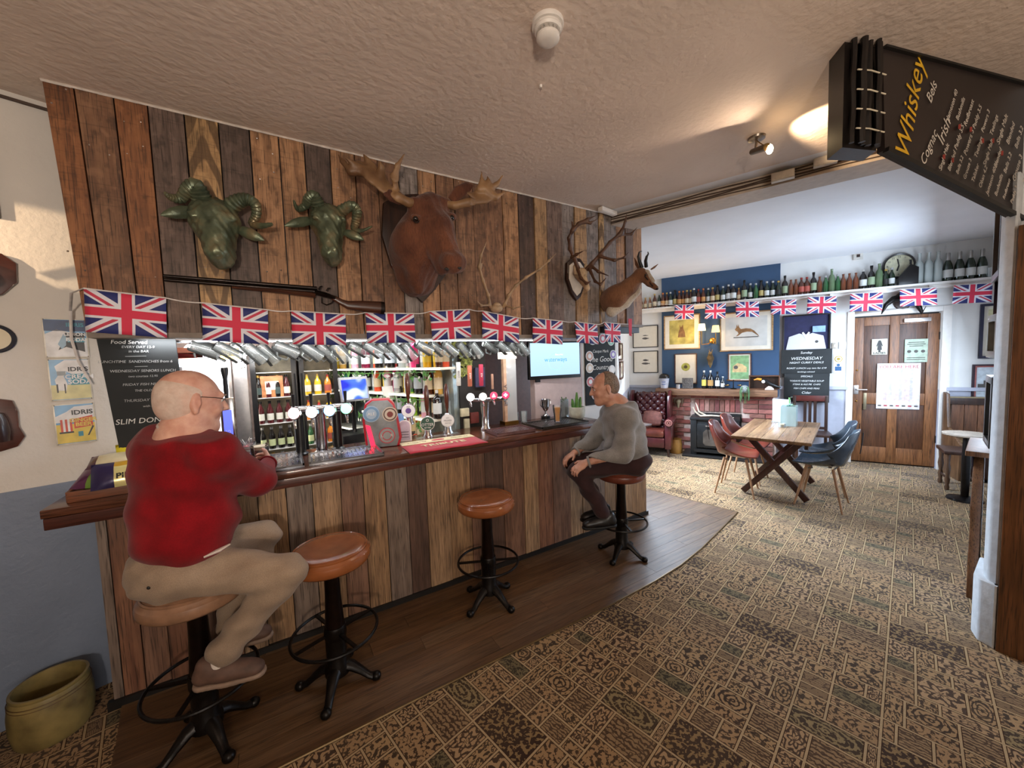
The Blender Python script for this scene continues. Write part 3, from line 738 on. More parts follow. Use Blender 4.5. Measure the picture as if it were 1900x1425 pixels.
# ================================================================ bar stools
M_LEATH = mat('tan_leather', '8a502c', .26, var=.12, scale=9, bmp=.05, coat=.35)
M_LEATH2 = mat('dark_leather', '6a3526', .3, var=.15, scale=9, coat=.25)
M_POST = mat('oiled_iron', '20130e', .3, .7, var=.3, scale=14)
def make_stool(label, loc, rot, leather):
    t = thing('bar_stool', label, 'bar stool', (*loc, 0), rot, 'cast iron bar stools along the bar')
    G().lathe([(.0, .745), (.06, .748), (.12, .752), (.158, .752), (.172, .744), (.178, .738), (.182, .73), (.192, .722), (.196, .705), (.194, .685), (.182, .672), (.16, .668), (.0, .668)], n=40).build('seat', leather, t)
    G().lathe([(.168, .745), (.174, .749), (.180, .745), (.178, .737)], n=40, cap=False).build('seat_piping', leather, t)
    G().lathe([(.0, .668), (.11, .668), (.11, .655), (.05, .648), (.036, .635), (.038, .5), (.047, .32), (.0, .32)], n=24).build('post', M_POST, t)
    G().lathe([(.05, .27), (.054, .28), (.054, .325), (.05, .335), (.046, .335)], n=24, cap=False).build('collar', M_IRON, t)
    G().lathe([(.0, .08), (.062, .08), (.062, .12), (.05, .14), (.05, .28), (.0, .28)], n=24).build('lower_sleeve', M_IRON, t)
    r = G().ring((0, 0, .30), .205, .008, 48, 8).build('foot_ring', M_IRON, t)
    for k in range(4):
        a = PI/4+k*PI/2
        G().bar((.045*math.cos(a), .045*math.sin(a), .30), (.203*math.cos(a), .203*math.sin(a), .30), .016, .01).build('spoke', M_IRON, r)
    for k in range(4):
        a = k*PI/2; c, s = math.cos(a), math.sin(a)
        pts = [(.03*c, .03*s, .115), (.075*c, .075*s, .10), (.12*c, .12*s, .065), (.155*c, .155*s, .035), (.185*c, .185*s, .026), (.205*c, .205*s, .024)]
        gg = G().tube(pts, [.035, .03, .022, .019, .022, .012], 10, sq=.8); gg.sphere((.19*c, .19*s, .026), .026, 12, 8, (1, 1, .9)); gg.build('foot', M_IRON, t)
    return t
S1 = (.17, 2.11)
st1 = make_stool('empty bar stool with glossy tan leather seat, beside the man in red', S1, R(-24), M_LEATH)
copy_tree(st1, (1.15, 2.26, 0), R(20), 'empty tan leather bar stool in the middle of the bar front')
MS0 = (-.37, 2.12)
make_stool('bar stool under the man in the red jumper, foot on its ring', MS0, R(-62), mat('worn_cream_leather', '8d6a52', .35, coat=.2))
make_stool('bar stool with dark red leather seat under the man in grey', (2.36, 2.17), R(-70), M_LEATH2)

# ================================================================ bunting
def flag_mat():
    m, N, L, B = new_mat('union_flag_cloth'); B.inputs['Roughness'].default_value = .7; B.inputs['Sheen Weight'].default_value = .1
    uv = N.new('ShaderNodeUVMap'); sep = N.new('ShaderNodeSeparateXYZ'); L.new(uv.outputs[0], sep.inputs[0])
    def mt(op, *a):
        n = N.new('ShaderNodeMath'); n.operation = op
        for i, v in enumerate(a):
            if hasattr(v, 'links'): L.new(v, n.inputs[i])
            else: n.inputs[i].default_value = v
        return n.outputs[0]
    x, y = sep.outputs[0], sep.outputs[1]   # x in -.75...75, y in -.5...5
    ax, ay = mt('ABSOLUTE', x), mt('ABSOLUTE', y)
    wc = mt('MAXIMUM', mt('LESS_THAN', ax, .155), mt('LESS_THAN', ay, .155)); rc_ = mt('MAXIMUM', mt('LESS_THAN', ax, .098), mt('LESS_THAN', ay, .098))
    d1 = mt('DIVIDE', mt('SUBTRACT', mt('MULTIPLY', x, .5), mt('MULTIPLY', y, .75)), .901); d2 = mt('DIVIDE', mt('ADD', mt('MULTIPLY', x, .5), mt('MULTIPLY', y, .75)), .901)
    wd_ = mt('MAXIMUM', mt('LESS_THAN', mt('ABSOLUTE', d1), .1), mt('LESS_THAN', mt('ABSOLUTE', d2), .1))
    sx = mt('MULTIPLY', mt('SIGN', x), .022)
    rd = mt('MAXIMUM', mt('COMPARE', d1, mt('MULTIPLY', sx, -1), .034), mt('COMPARE', d2, sx, .034))
    c = mix(N, L, wd_, lin('232c6b'), lin('dcdce4')); c = mix(N, L, rd, c, lin('c23a52')); c = mix(N, L, wc, c, lin('dcdce4')); c = mix(N, L, rc_, c, lin('d02f4c'))
    L.new(c, B.inputs['Base Color']); return m
M_FLAG = flag_mat()
def make_flag(a, b, h, label, group, seed=0, out=Vector((0, -1, 0)), drop=0):
    """cloth flag hanging from the cord between two points"""
    a, b = Vector(a), Vector(b); u = (b-a); w = u.length; u.normalize(); c = (a+b)/2
    rf = random.Random(seed); p1, p2 = rf.uniform(0, 6), rf.uniform(0, 6); nx, ny = 12, 7; v = []; uv = []
    for j in range(ny+1):
        for i in range(nx+1):
            s, t = i/nx, j/ny
            o = out*(.010*math.sin(s*5+p1)*t+.006*math.sin(s*9+p2+t*2)*t+.006*t)
            v.append(u*((s-.5)*w)+Vector((0, 0, -t*h))+o+u*(.01*math.sin(p2)*t)); uv.append(((s-.5)*1.5, .5-t))
    f = [(j*(nx+1)+i, (j+1)*(nx+1)+i, (j+1)*(nx+1)+i+1, j*(nx+1)+i+1) for j in range(ny) for i in range(nx)]
    me = bpy.data.meshes.new('union_flag'); me.from_pydata([tuple(p) for p in v], [], f); L_ = me.uv_layers.new(name='UVMap')
    for pl in me.polygons:
        for li in pl.loop_indices: L_.data[li].uv = uv[me.loops[li].vertex_index]
    me.shade_smooth(); me.materials.append(M_FLAG)
    th = thing('union_flag', label, 'flag', c, 0, group)
    o = link_mesh('flag_cloth', me, th); sm = o.modifiers.new('thick', 'SOLIDIFY'); sm.thickness = .0012
    G().tube([a-c, b-c], .004, 6).build('header_tape', mat('bunting_tape', 'd9d3cf', .7), th)
    return th
FY = 2.575
fl = [(155, 308, 535, 553, 622), (375, 497, 562, 575, 636), (540, 641, 577, 583, 640), (678, 768, 580, 582, 636), (797, 871, 578, 574, 630), (895, 962, 577, 590, 636), (989, 1044, 590, 596, 638), (1066, 1108, 597, 602, 637), (1121, 1151, 598, 601, 635)]
cord = []
pos = ['leftmost of the bunting above the bar, the largest', 'second from the left above the bar', 'third from the left above the bar', 'fourth from the left, under the rifle butt', 'fifth from the left, below the moose head', 'sixth from the left, below the thin pale antlers', 'seventh from the left, over the television', 'eighth from the left, over the television\'s right corner', 'last on the right above the bar']
for i, (x0, x1, y0, y1, yb) in enumerate(fl):
    dy = .06 if i else 0
    a, b = aty(x0, y0, FY), aty(x1, y1, FY); bot = aty((x0+x1)/2, yb, FY).z; h = (a.z+b.z)/2-bot
    h = min(h, .205)
    make_flag(a, b, h, 'red, white and blue union flag, '+pos[i], 'union flags strung above the bar', i); cord += [a, b]
pts = []
for i in range(0, len(cord)-1):
    p, q = cord[i], cord[i+1]
    for t in range(5):
        s = t/5; pts.append(p.lerp(q, s)-Vector((0, 0, (.006 if i % 2 else 0)*math.sin(PI*s))))
pts.append(cord[-1]); pts.append(cord[-1]+Vector((.12, 0, 0)))
single('bunting_cord', G().tube(pts, .0035, 6), mat('bunting_tape', 'd9d3cf', .7), 'white cord carrying the union flags along the timber panelling', 'cord')
q0 = aty(155, 535, FY); e = [q0, q0+Vector((-.05, .03, -.02)), Vector((-.86, 2.78, 1.99)), Vector((-.87, 2.79, 1.85)), Vector((-.855, 2.79, 1.74)), Vector((-.82, 2.80, 1.62))]
single('loose_tape', G().tube(e, [.006, .006, .006, .006, .005, .005], 6, sq=.4), mat('bunting_tape', 'd9d3cf', .7), 'loose white end of the bunting tape trailing over the left wall signs', 'tape')
# red corner flag at the far end of the panel
single('red_pennant', G().prism([(0, 0), (.05, 0), (.045, -.17), (.01, -.16)], (2.93, 2.57, 2.03), (1, 0, 0), (0, 0, 1), (0, 1, 0), .003), mat('red_cloth', 'c8384a', .7), 'small faded red cloth at the right end of the bunting', 'flag')

# ================================================================ shotgun
P = lambda x, y, d: aty(x, y, d)
gun = thing('shotgun', 'old double-barrelled shotgun mounted on the timber panelling', 'gun', P(520, 545, 2.56))
M_GUNM = mat('blued_steel', '2a2422', .3, .8, var=.2); M_STOCK = wood('gun_stock', '4e2c1c', '331b12', 0, rough=.3, coat=.2)
a, b = P(305, 519, 2.565), P(588, 541, 2.565)
g = G()
for o in (0, .017): g.tube([a+Vector((0, -o*.6, o)), b+Vector((0, -o*.6, o))], [.0085, .011], 10)
g.build('barrels', M_GUNM, gun, world=True)
G().tube([P(430, 533, 2.56), P(520, 540, 2.56), P(585, 548, 2.56)], [.008, .017, .02], 10, sq=.8).build('forend', M_STOCK, gun, world=True)
G().tube([P(583, 542, 2.56), P(603, 547, 2.56), P(622, 553, 2.56)], [.025, .026, .018], 10, sq=.6).build('receiver', M_GUNM, gun, world=True)
G().tube([P(592, 538, 2.555), P(594, 532, 2.55), P(598, 531, 2.55)], [.006, .005, .004], 6).tube([P(606, 540, 2.555), P(609, 535, 2.55), P(613, 535, 2.55)], [.006, .005, .004], 6).build('hammers', M_GUNM, gun, world=True)
G().tube([P(597, 552, 2.56), P(597, 562, 2.56), P(606, 566, 2.56), P(616, 562, 2.56), P(618, 556, 2.56)], .0035, 6).build('trigger_guard', M_GUNM, gun, world=True)
G().tube([P(618, 552, 2.56), P(632, 560, 2.56), P(645, 566, 2.56), P(670, 568, 2.56), P(708, 571, 2.56)], [.017, .018, .026, .034, .040], 12, sq=.5, side=(0, 0, 1)).build('stock', M_STOCK, gun, world=True)
G().tube([P(706, 571, 2.56), P(713, 572, 2.56)], [.041, .041], 12, sq=.52, side=(0, 0, 1)).build('butt_plate', M_GUNM, gun, world=True)

# ================================================================ animal heads
M_BRONZE, N_, L_2, B_ = new_mat('verdigris_bronze'); B_.inputs['Metallic'].default_value = .45; B_.inputs['Roughness'].default_value = .36
n_, _ = noise_node(N_, L_2, 9, 4); L_2.new(ramp(N_, L_2, n_.outputs[0], [(.3, lin('3c4638')), (.52, lin('66705a')), (.68, lin('857658'))]), B_.inputs['Base Color']); n3_, _ = noise_node(N_, L_2, 45, 3); bump(N_, L_2, B_, n3_.outputs[0], .5, .006)
def ramhead(label, px, sc):
    """px maps feature name to pixel; every feature gets its own distance from the panelling"""
    c = P(*px['face'], 2.5); t = thing('bronze_ram_head', label, 'ram head', c)
    Q = lambda k, y: np.array(P(*px[k], y))
    s = SDF(); br, mz, ch = Q('brow', 2.45), Q('muzzle', 2.40), Q('chin', 2.45)
    s.ell(Q('brow', 2.50), (.105*sc, .10, .10*sc), .02)
    s.cap(br, mz, .072*sc, .047*sc, .03).cap(Q('brow', 2.53), ch, .095*sc, .055*sc, .03)
    s.ell(mz+(0, -.01, 0), (.045*sc, .04*sc, .035*sc), .015)
    for sd in (-1, 1):
        s.ell(br+np.array((sd*.062*sc, -.04, -.005)), (.022*sc, .018, .013*sc), .01)
        s.cap(br+np.array((sd*.03*sc, -.055, .02*sc)), br+np.array((sd*.09*sc, -.03, .012*sc)), .012*sc, .010*sc, .012)
        s.ell(mz+np.array((sd*.02*sc, -.046*sc, .005)), (.006, .008, .006), .004, cut=True)
    s.cap(mz+np.array((-.035*sc, -.035*sc, -.03*sc)), mz+np.array((.035*sc, -.035*sc, -.03*sc)), .004, .004, 0, cut=True)
    s.plane((0, 2.6, 0), (0, 1, 0))
    nz = lambda X, Y, Z: (.0035*np.sin(X*95)*np.sin(Z*80+Y*60)+.002*np.sin(X*210+Z*130)).astype(np.float32)
    s.build('head', M_BRONZE, t, h=.008, noise=nz)
    for k, nm in (('hl', 'horn'), ('hr', 'horn')):
        pts = [Vector(P(x, y, d)) for x, y, d in px[k]]; fine = []
        for i in range(len(pts)-1):
            p0, p1, p2, p3 = pts[max(i-1, 0)], pts[i], pts[i+1], pts[min(i+2, len(pts)-1)]
            for q in range(10):
                u = q/10; fine.append(.5*((2*p1)+(p2-p0)*u+(2*p0-5*p1+4*p2-p3)*u*u+(3*p1-p0-3*p2+p3)*u**3))
        fine.append(pts[-1]); n = len(fine); rs = [(.040*(1-i/n)**.8+.006)*sc*(1+.09*math.sin(i*2.1)) for i in range(n)]
        G().tube(fine, rs, 12, sq=.75).build(nm, M_BRONZE, t, world=True)
    for k in ('el', 'er'):
        (x0, y0), (x1, y1) = px[k]; a, b = Vector(P(x0, y0, 2.51)), Vector(P(x1, y1, 2.46)); d = b-a
        pts = [a+d*f+Vector((0, -.012*math.sin(PI*f), 0)) for f in (0, .2, .45, .7, .9, 1)]
        G().tube(pts, [.014*sc, .024*sc, .029*sc, .024*sc, .012*sc, .003], 10, sq=.45, side=(0, 0, 1)).build('ear', M_BRONZE, t, world=True)
    return t
ramhead('left-hand green bronze ram head with curled horns on the panelling', dict(face=(405, 420), brow=(398, 408), muzzle=(402, 468), chin=(412, 478),
    hl=[(378, 385, 2.5), (372, 362, 2.46), (362, 345, 2.44), (348, 352, 2.46), (335, 368, 2.5), (316, 366, 2.47), (306, 358, 2.44)],
    hr=[(420, 390, 2.5), (440, 375, 2.46), (458, 370, 2.44), (474, 380, 2.44), (475, 400, 2.47), (468, 415, 2.49), (485, 419, 2.45), (505, 416, 2.40)],
    el=((372, 392), (298, 399)), er=((440, 425), (490, 446))), 1.05)
ramhead('right-hand green bronze ram head with curled horns beside the moose', dict(face=(608, 415), brow=(608, 410), muzzle=(612, 468), chin=(617, 478),
    hl=[(594, 398, 2.5), (590, 380, 2.46), (582, 364, 2.44), (572, 370, 2.46), (566, 382, 2.5), (552, 388, 2.48), (545, 372, 2.44)],
    hr=[(622, 400, 2.5), (636, 390, 2.46), (652, 382, 2.44), (662, 392, 2.46), (660, 412, 2.5), (658, 425, 2.48), (672, 428, 2.44), (690, 420, 2.40)],
    el=((585, 408), (528, 419)), er=((636, 430), (675, 445))), .92)

def fur(name, a, b, rough=.85, sc=(60, 60, 12), bmp=.7):
    m, N, L, B = new_mat(name); B.inputs['Roughness'].default_value = rough; B.inputs['Specular IOR Level'].default_value = .3; B.inputs['Sheen Weight'].default_value = .15
    n, _ = noise_node(N, L, 2.2, 4, sc); n2, _ = noise_node(N, L, 6, 3)
    c = mix(N, L, ramp(N, L, n2.outputs[0], [(.35, (0, 0, 0)), (.65, (1, 1, 1))]), lin(a), lin(b))
    c = mix(N, L, .5, c, ramp(N, L, n.outputs[0], [(.35, (.45,)*3), (.65, (1, 1, 1))]), 'MULTIPLY')
    L.new(c, B.inputs['Base Color']); bump(N, L, B, n.outputs[0], bmp, .006); return m
M_MOOSE = fur('moose_hide', '744732', '543022'); M_ANT = mat('antler_bone', '9a7854', .5, var=.3, scale=7, bmp=.2, bscale=60, col2='5d4029')
M_ANTD = mat('dark_antler', '5b3d2a', .45, var=.3, scale=9, bmp=.2, bscale=60, col2='3a241a'); M_ANTP = mat('pale_antler', '9c8162', .5, var=.2, scale=9, bmp=.15)
mo = thing('moose_head', 'large brown mounted moose head with broad palmate antlers', 'moose head', P(770, 470, 2.6))
sh = [(-.23, .26), (-.12, .33), (0, .36), (.13, .33), (.23, .26), (.25, .05), (.2, -.14), (.09, -.28), (0, -.37), (-.09, -.28), (-.2, -.14), (-.25, .05)]
co = P(777, 462, 2.60)
G().prism(sh, (co.x, 2.603, co.z), (1, 0, 0), (0, 0, 1), (0, -1, 0), .035).build('shield', M_DKWOOD, mo, world=True, bevel=.008)
Q = lambda x, y, d: np.array(P(x, y, d))
s = SDF()
s.cap(Q(768, 470, 2.56), Q(775, 455, 2.44), .185, .165, .05, flat=((1, 0, 0), .92))
s.cap(Q(772, 515, 2.55), Q(785, 480, 2.46), .13, .12, .05)
s.cap(Q(775, 455, 2.44), Q(795, 395, 2.36), .15, .105, .06)
s.cap(Q(797, 392, 2.36), Q(815, 425, 2.27), .098, .085, .04)          # skull to face
s.cap(Q(815, 425, 2.27), Q(835, 478, 2.17), .085, .068, .04)          # long muzzle
s.ell(Q(842, 488, 2.12), (.075, .065, .062), .03)                     # overhanging nose
s.cap(Q(800, 445, 2.30), Q(822, 497, 2.20), .07, .045, .03)           # lower jaw
s.cap(Q(775, 505, 2.42), Q(778, 538, 2.44), .06, .03, .05)            # bell
s.cap(Q(768, 380, 2.34), Q(825, 378, 2.31), .040, .040, .03)          # brow ridge
for x, y, d in ((771, 404, 2.275), (837, 402, 2.26)): s.ell(Q(x, y, d), (.030, .026, .022), .012)
for x, y in ((829, 500), (853, 498)): s.ell(Q(x, y, 2.065), (.014, .02, .009), 0, cut=True)
s.cap(Q(818, 503, 2.12), Q(860, 510, 2.08), .005, .005, 0, cut=True)
s.plane((0, 2.588, 0), (0, 1, 0))
nz = lambda X, Y, Z: (.004*np.sin(X*38+Z*9)*np.sin(Z*22+Y*17)+.002*np.sin(X*120+Y*60)).astype(np.float32)
s.build('head', M_MOOSE, mo, h=.009, noise=nz)
G().ring(Q(772, 407, 2.268), .018, .005, 16, 6, axis=Matrix.Rotation(PI/2, 3, 'X')).build('eyelid', fur('moose_dark', '2a1812', '1f120d'), mo, world=True)
M_EYE = mat('glass_eye', '0d0806', .08, coat=.6)
for x, y, d in ((771, 406, 2.258), (838, 404, 2.243)): G().sphere(Q(x, y, d), .017, 12, 8).build('eye', M_EYE, mo, world=True)
for x, y in ((829, 499), (853, 497)): G().sphere(Q(x, y, 2.068), .011, 10, 6, (1.2, .6, .8)).build('nostril', M_BLACK, mo, world=True)
for pts in ([(752, 372, 2.36), (738, 366, 2.34), (722, 362, 2.32), (712, 360, 2.31)], [(838, 372, 2.33), (852, 355, 2.30), (868, 346, 2.28), (878, 344, 2.27)]):
    G().tube([P(*p) for p in pts], [.03, .042, .034, .006], 12, sq=.4, side=(0, 0, 1)).build('ear', M_MOOSE, mo, world=True)
def antler(parent, parts, m, h=.008, name='antler', nz=None):
    s = SDF()
    for pts in parts:
        for i in range(len(pts)-1):
            (x0, y0, d0, r0), (x1, y1, d1, r1) = pts[i][:4], pts[i+1][:4]
            fl_ = pts[i][4] if len(pts[i]) > 4 else None
            s.cap(Q(x0, y0, d0), Q(x1, y1, d1), r0, r1, .018, fl_)
    return s.build(name, m, parent, h=h, noise=nz)
fy = ((.35, -1, .35), .28)
antler(mo, [[(776, 378, 2.34, .030), (758, 376, 2.32, .024), (738, 366, 2.32, .030, fy), (712, 345, 2.34, .055, fy), (695, 328, 2.36, .07, fy), (672, 312, 2.38, .05, fy)],
            [(672, 318, 2.37, .03), (652, 318, 2.38, .022), (636, 300, 2.40, .012), (628, 288, 2.42, .005)],
            [(680, 318, 2.38, .03), (655, 304, 2.36, .014), (641, 292, 2.34, .005)],
            [(690, 310, 2.38, .03), (682, 298, 2.38, .014), (674, 286, 2.38, .005)],
            [(705, 330, 2.36, .04), (708, 312, 2.34, .016), (704, 300, 2.32, .006)],
            [(735, 352, 2.34, .03, fy), (732, 330, 2.30, .028, fy), (738, 308, 2.28, .014), (750, 286, 2.26, .004)]], M_ANT, .0075)
fy2 = ((-.35, -1, .35), .3)
antler(mo, [[(822, 378, 2.31, .028), (842, 382, 2.27, .022), (868, 376, 2.24, .028, fy2), (895, 364, 2.22, .052, fy2), (912, 362, 2.21, .04, fy2)],
            [(905, 358, 2.21, .03), (920, 366, 2.19, .016), (938, 356, 2.17, .005)],
            [(905, 352, 2.21, .028), (922, 342, 2.2, .013), (933, 325, 2.2, .004)],
            [(898, 350, 2.21, .028), (906, 338, 2.2, .013), (905, 328, 2.2, .005)],
            [(890, 352, 2.22, .026), (894, 335, 2.21, .011), (893, 318, 2.2, .004)],
            [(880, 366, 2.23, .03, fy2), (868, 358, 2.2, .012)]], M_ANT, .0075)
# red deer skull
sd_ = thing('stag_skull', 'stag skull on a dark shield with many-pointed brown antlers', 'antlers', P(1072, 520, 2.58))
co = P(1066, 516, 2.6)
ssh = [(-.10, .12), (-.03, .17), (.05, .17), (.10, .12), (.10, -.05), (.05, -.16), (0, -.20), (-.06, -.14), (-.11, -.02)]
G().prism(ssh, (co.x, 2.603, co.z), (1, 0, 0), (0, 0, 1), (0, -1, 0), .03).build('shield', M_DKWOOD, sd_, world=True, bevel=.006)
G().prism([(a*.8, b*.8) for a, b in ssh], (co.x, 2.580, co.z), (1, 0, 0), (0, 0, 1), (0, -1, 0), .012).build('shield_inlay', mat('bone_white', 'd8cfc2', .6, var=.06), sd_, world=True, bevel=.003)
s = SDF(); s.ell(Q(1078, 508, 2.50), (.055, .06, .05), .02).cap(Q(1078, 512, 2.48), Q(1090, 535, 2.38), .045, .022, .02)
for x, y in ((1068, 508), (1088, 506)): s.cap(Q(x, y-2, 2.48), Q(x-1, y-14, 2.47), .018, .016, .01); s.ell(Q(x-2, y+6, 2.43), (.015, .02, .014), 0, cut=True)
s.build('skull', mat('bone_cream', 'b59b7c', .6, var=.12), sd_, h=.006)
antler(sd_, [[(1072, 497, 2.46, .019), (1066, 480, 2.43, .016), (1058, 462, 2.40, .015), (1056, 442, 2.37, .014), (1062, 428, 2.34, .014), (1074, 415, 2.3, .013)],
             [(1064, 427, 2.34, .013), (1061, 410, 2.34, .004)], [(1074, 415, 2.3, .013), (1090, 407, 2.27, .010), (1108, 399, 2.24, .003)], [(1080, 413, 2.29, .012), (1096, 414, 2.26, .008), (1110, 405, 2.23, .003)],
             [(1060, 478, 2.42, .012), (1070, 472, 2.34, .009), (1084, 465, 2.26, .003)],
             [(1072, 500, 2.44, .014), (1078, 516, 2.36, .011), (1088, 526, 2.3, .010), (1096, 522, 2.26, .004)]], M_ANTD, .006)
antler(sd_, [[(1088, 500, 2.46, .019), (1100, 488, 2.42, .017), (1116, 470, 2.36, .016), (1132, 450, 2.32, .015), (1148, 436, 2.28, .014), (1154, 428, 2.26, .016)],
             [(1154, 430, 2.26, .014), (1160, 412, 2.24, .009), (1163, 396, 2.22, .003)], [(1152, 436, 2.27, .013), (1172, 434, 2.24, .010), (1182, 422, 2.2, .003)],
             [(1114, 476, 2.36, .013), (1140, 483, 2.26, .010), (1158, 478, 2.2, .007), (1168, 466, 2.17, .003)],
             [(1098, 494, 2.42, .013), (1110, 504, 2.34, .010), (1130, 512, 2.26, .004)],
             [(1094, 500, 2.42, .014), (1104, 522, 2.34, .010), (1114, 528, 2.28, .009), (1126, 514, 2.22, .003)]], M_ANTD, .006)
# slim pale antlers
pa = thing('roe_antlers', 'pair of slim pale wide-set antlers on a small skull plate above the bunting', 'antlers', P(922, 572, 2.6))
SDF().ell(Q(921, 572, 2.56), (.05, .045, .035), .01).ell(Q(922, 566, 2.53), (.03, .03, .02), .01).build('skull_plate', mat('bone_cream', 'b59b7c', .6, var=.12), pa, h=.006)
antler(pa, [[(910, 570, 2.54, .011), (906, 548, 2.5, .010), (896, 520, 2.46, .009), (889, 495, 2.43, .009), (892, 475, 2.40, .007), (903, 448, 2.37, .003)],
            [(908, 566, 2.53, .009), (893, 567, 2.46, .007), (885, 558, 2.42, .003)], [(891, 496, 2.43, .007), (896, 487, 2.42, .003)]], M_ANTP, .005)
antler(pa, [[(934, 570, 2.54, .011), (944, 548, 2.5, .010), (957, 530, 2.46, .009), (976, 515, 2.42, .009), (1000, 500, 2.37, .008), (1018, 484, 2.33, .006), (1032, 470, 2.3, .003)],
            [(936, 566, 2.53, .009), (952, 572, 2.46, .006), (972, 568, 2.42, .003)]], M_ANTP, .005)
# springbok
sp = thing('springbok_head', 'mounted springbok head with black lyre horns and white throat at the panel end', 'antelope head', P(1130, 560, 2.6))
M_SB = fur('springbok_hide', '8a6044', '6f4a33'); M_SBW = fur('springbok_white', 'cfc4b4', 'b9ab9a'); M_SBD = fur('springbok_dark', '35201a', '2a1812')
s = SDF(); s.cap(Q(1130, 558, 2.56), Q(1142, 552, 2.48), .105, .105, .04, flat=((1, 0, 0), .8)).cap(Q(1142, 552, 2.48), Q(1168, 532, 2.36), .10, .072, .04).cap(Q(1168, 532, 2.36), Q(1186, 512, 2.28), .066, .055, .03)
s.cap(Q(1189, 508, 2.27), Q(1205, 525, 2.18), .052, .030, .02).cap(Q(1205, 525, 2.18), Q(1217, 534, 2.12), .028, .020, .015)
s.plane((0, 2.6, 0), (0, 1, 0)); s.build('neck', M_SB, sp, h=.006)
s = SDF(); s.cap(Q(1135, 578, 2.50), Q(1160, 562, 2.42), .052, .045, .03).cap(Q(1160, 562, 2.42), Q(1183, 540, 2.32), .045, .034, .02); s.build('white_throat', M_SBW, sp, h=.006)
s = SDF(); s.cap(Q(1201, 508, 2.22), Q(1212, 522, 2.14), .024, .016, .015).ell(Q(1199, 505, 2.23), (.03, .03, .022), .01); s.build('white_blaze', M_SBW, sp, h=.005)
G().tube([P(1196, 512, 2.205), P(1204, 522, 2.17), P(1211, 531, 2.13)], [.007, .008, .005], 8).build('cheek_stripe', M_SBD, sp, world=True)
G().sphere(P(1198, 510, 2.20), .010, 10, 8).build('eye', M_EYE, sp, world=True); G().sphere(P(1219, 536, 2.10), .013, 10, 8, (1, 1, .8)).build('nose', M_SBD, sp, world=True)
for hp in ([(1191, 497, 2.26), (1187, 486, 2.26), (1184, 476, 2.26), (1186, 468, 2.26), (1191, 466, 2.26)], [(1199, 495, 2.22), (1198, 484, 2.2), (1200, 476, 2.18), (1203, 471, 2.17), (1202, 467, 2.17)]):
    G().tube([P(*p) for p in hp], [.016, .014, .010, .006, .003], 10).build('horn', M_BLACK, sp, world=True)
for hp in ([(1186, 500, 2.30), (1181, 490, 2.32), (1177, 478, 2.33)], [(1208, 500, 2.2), (1214, 496, 2.17), (1221, 490, 2.15)]):
    G().tube([P(*p) for p in hp], [.012, .016, .003], 8, sq=.4).build('ear', M_SB, sp, world=True)
# ================================================================ things on the bar top
ZT = 1.081
def bt(px, py, z=ZT): return atz(px, py, z)
M_RED = mat('red_towel', 'b3253a', .85, var=.05, scale=60, sheen=.2)
M_BLKP = mat('black_plastic', '121112', .3)
# drip trays
def drip(name, label, x0, y0, x1, y1, m, pat, ang=0):
    c = Vector(((x0+x1)/2, (y0+y1)/2, ZT)); w, d = x1-x0, y1-y0; t = thing(name, label, 'drip tray', c, ang, 'metal drip trays on the bar')
    G().box((0, 0, .008), (w, d, .016)).build('tray_base', m, t, bevel=.003)
    g = G()
    for s_ in (-1, 1): g.box((0, s_*(d/2-.005), .019), (w, .010, .012)).box((s_*(w/2-.005), 0, .019), (.010, d, .012))
    g.build('tray_rim', m, t)
    g = G(); n = int(w/.030)
    for i in range(n):
        for j in range(int(d/.03)):
            x, y = -w/2+.028+i*(w-.056)/max(1, n-1), -d/2+.028+j*(d-.056)/max(1, int(d/.03)-1)
            g.box((x, y, .0185), (.017, .007, .002), rz=(i*7+j*13) % 5*.5) if pat else g.box((x, y, .0185), (.010, .018, .002))
    o = g.build('grille', M_CHROME, t); o['kind'] = 'stuff'
    return t
drip('drip_tray', 'chrome drip tray beside the man in red, nearest the left end', -.10, 2.52, .10, 2.94, mat('tray_steel', '9a9da4', .22, .9, var=.1), 1)
drip('drip_tray', 'long chrome drip tray in front of the four-tap font', .13, 2.51, .56, 2.80, mat('tray_steel', '9a9da4', .22, .9), 1, R(-3))
drip('drip_tray', 'pink-tinged perforated drip tray right of the red bar towel', 1.42, 2.53, 1.77, 2.76, mat('tray_pink', '8f6f70', .3, .7), 1, R(-3))
drip('drip_tray', 'dark drip tray holding the amber pint near the man in grey', 1.83, 2.52, 2.34, 2.83, mat('tray_dark', '4f4a46', .3, .7), 0)
# towel
tw = thing('bar_towel', 'red bar towel with cream band and red spot lying on the counter', 'bar towel', (.99, 2.60, ZT), R(-3))
g = G(); nx = 14; vs = [(-.28+.56*i/nx, -.18+.36*j/6, .004+.002*math.sin(i*1.1+j)) for j in range(7) for i in range(nx+1)]
g.add(vs, [(j*(nx+1)+i, j*(nx+1)+i+1, (j+1)*(nx+1)+i+1, (j+1)*(nx+1)+i) for j in range(6) for i in range(nx)]); o = g.build('red_cloth', M_RED, tw); sm = o.modifiers.new('t', 'SOLIDIFY'); sm.thickness = .004
G().box((0, .115, .0065), (.555, .11, .003)).build('cream_band', mat('towel_cream', 'd5c7a0', .85), tw)
G().lathe([(0, 0), (.05, 0), (.05, .001), (0, .001)], (0, .115, .0085), n=24, ell=.5).build('red_spot', M_RED, tw)
lettering('TRIBUTE', .085, mat('towel_cream', 'd5c7a0', .85), tw, Matrix.Translation((.0, -.03, .0075)), bold=.002)
for x in (-.16, .17): lettering('CORNISH ALE', .022, mat('towel_print', '6d5a3c', .8), tw, Matrix.Translation((x, .115, .0085)))
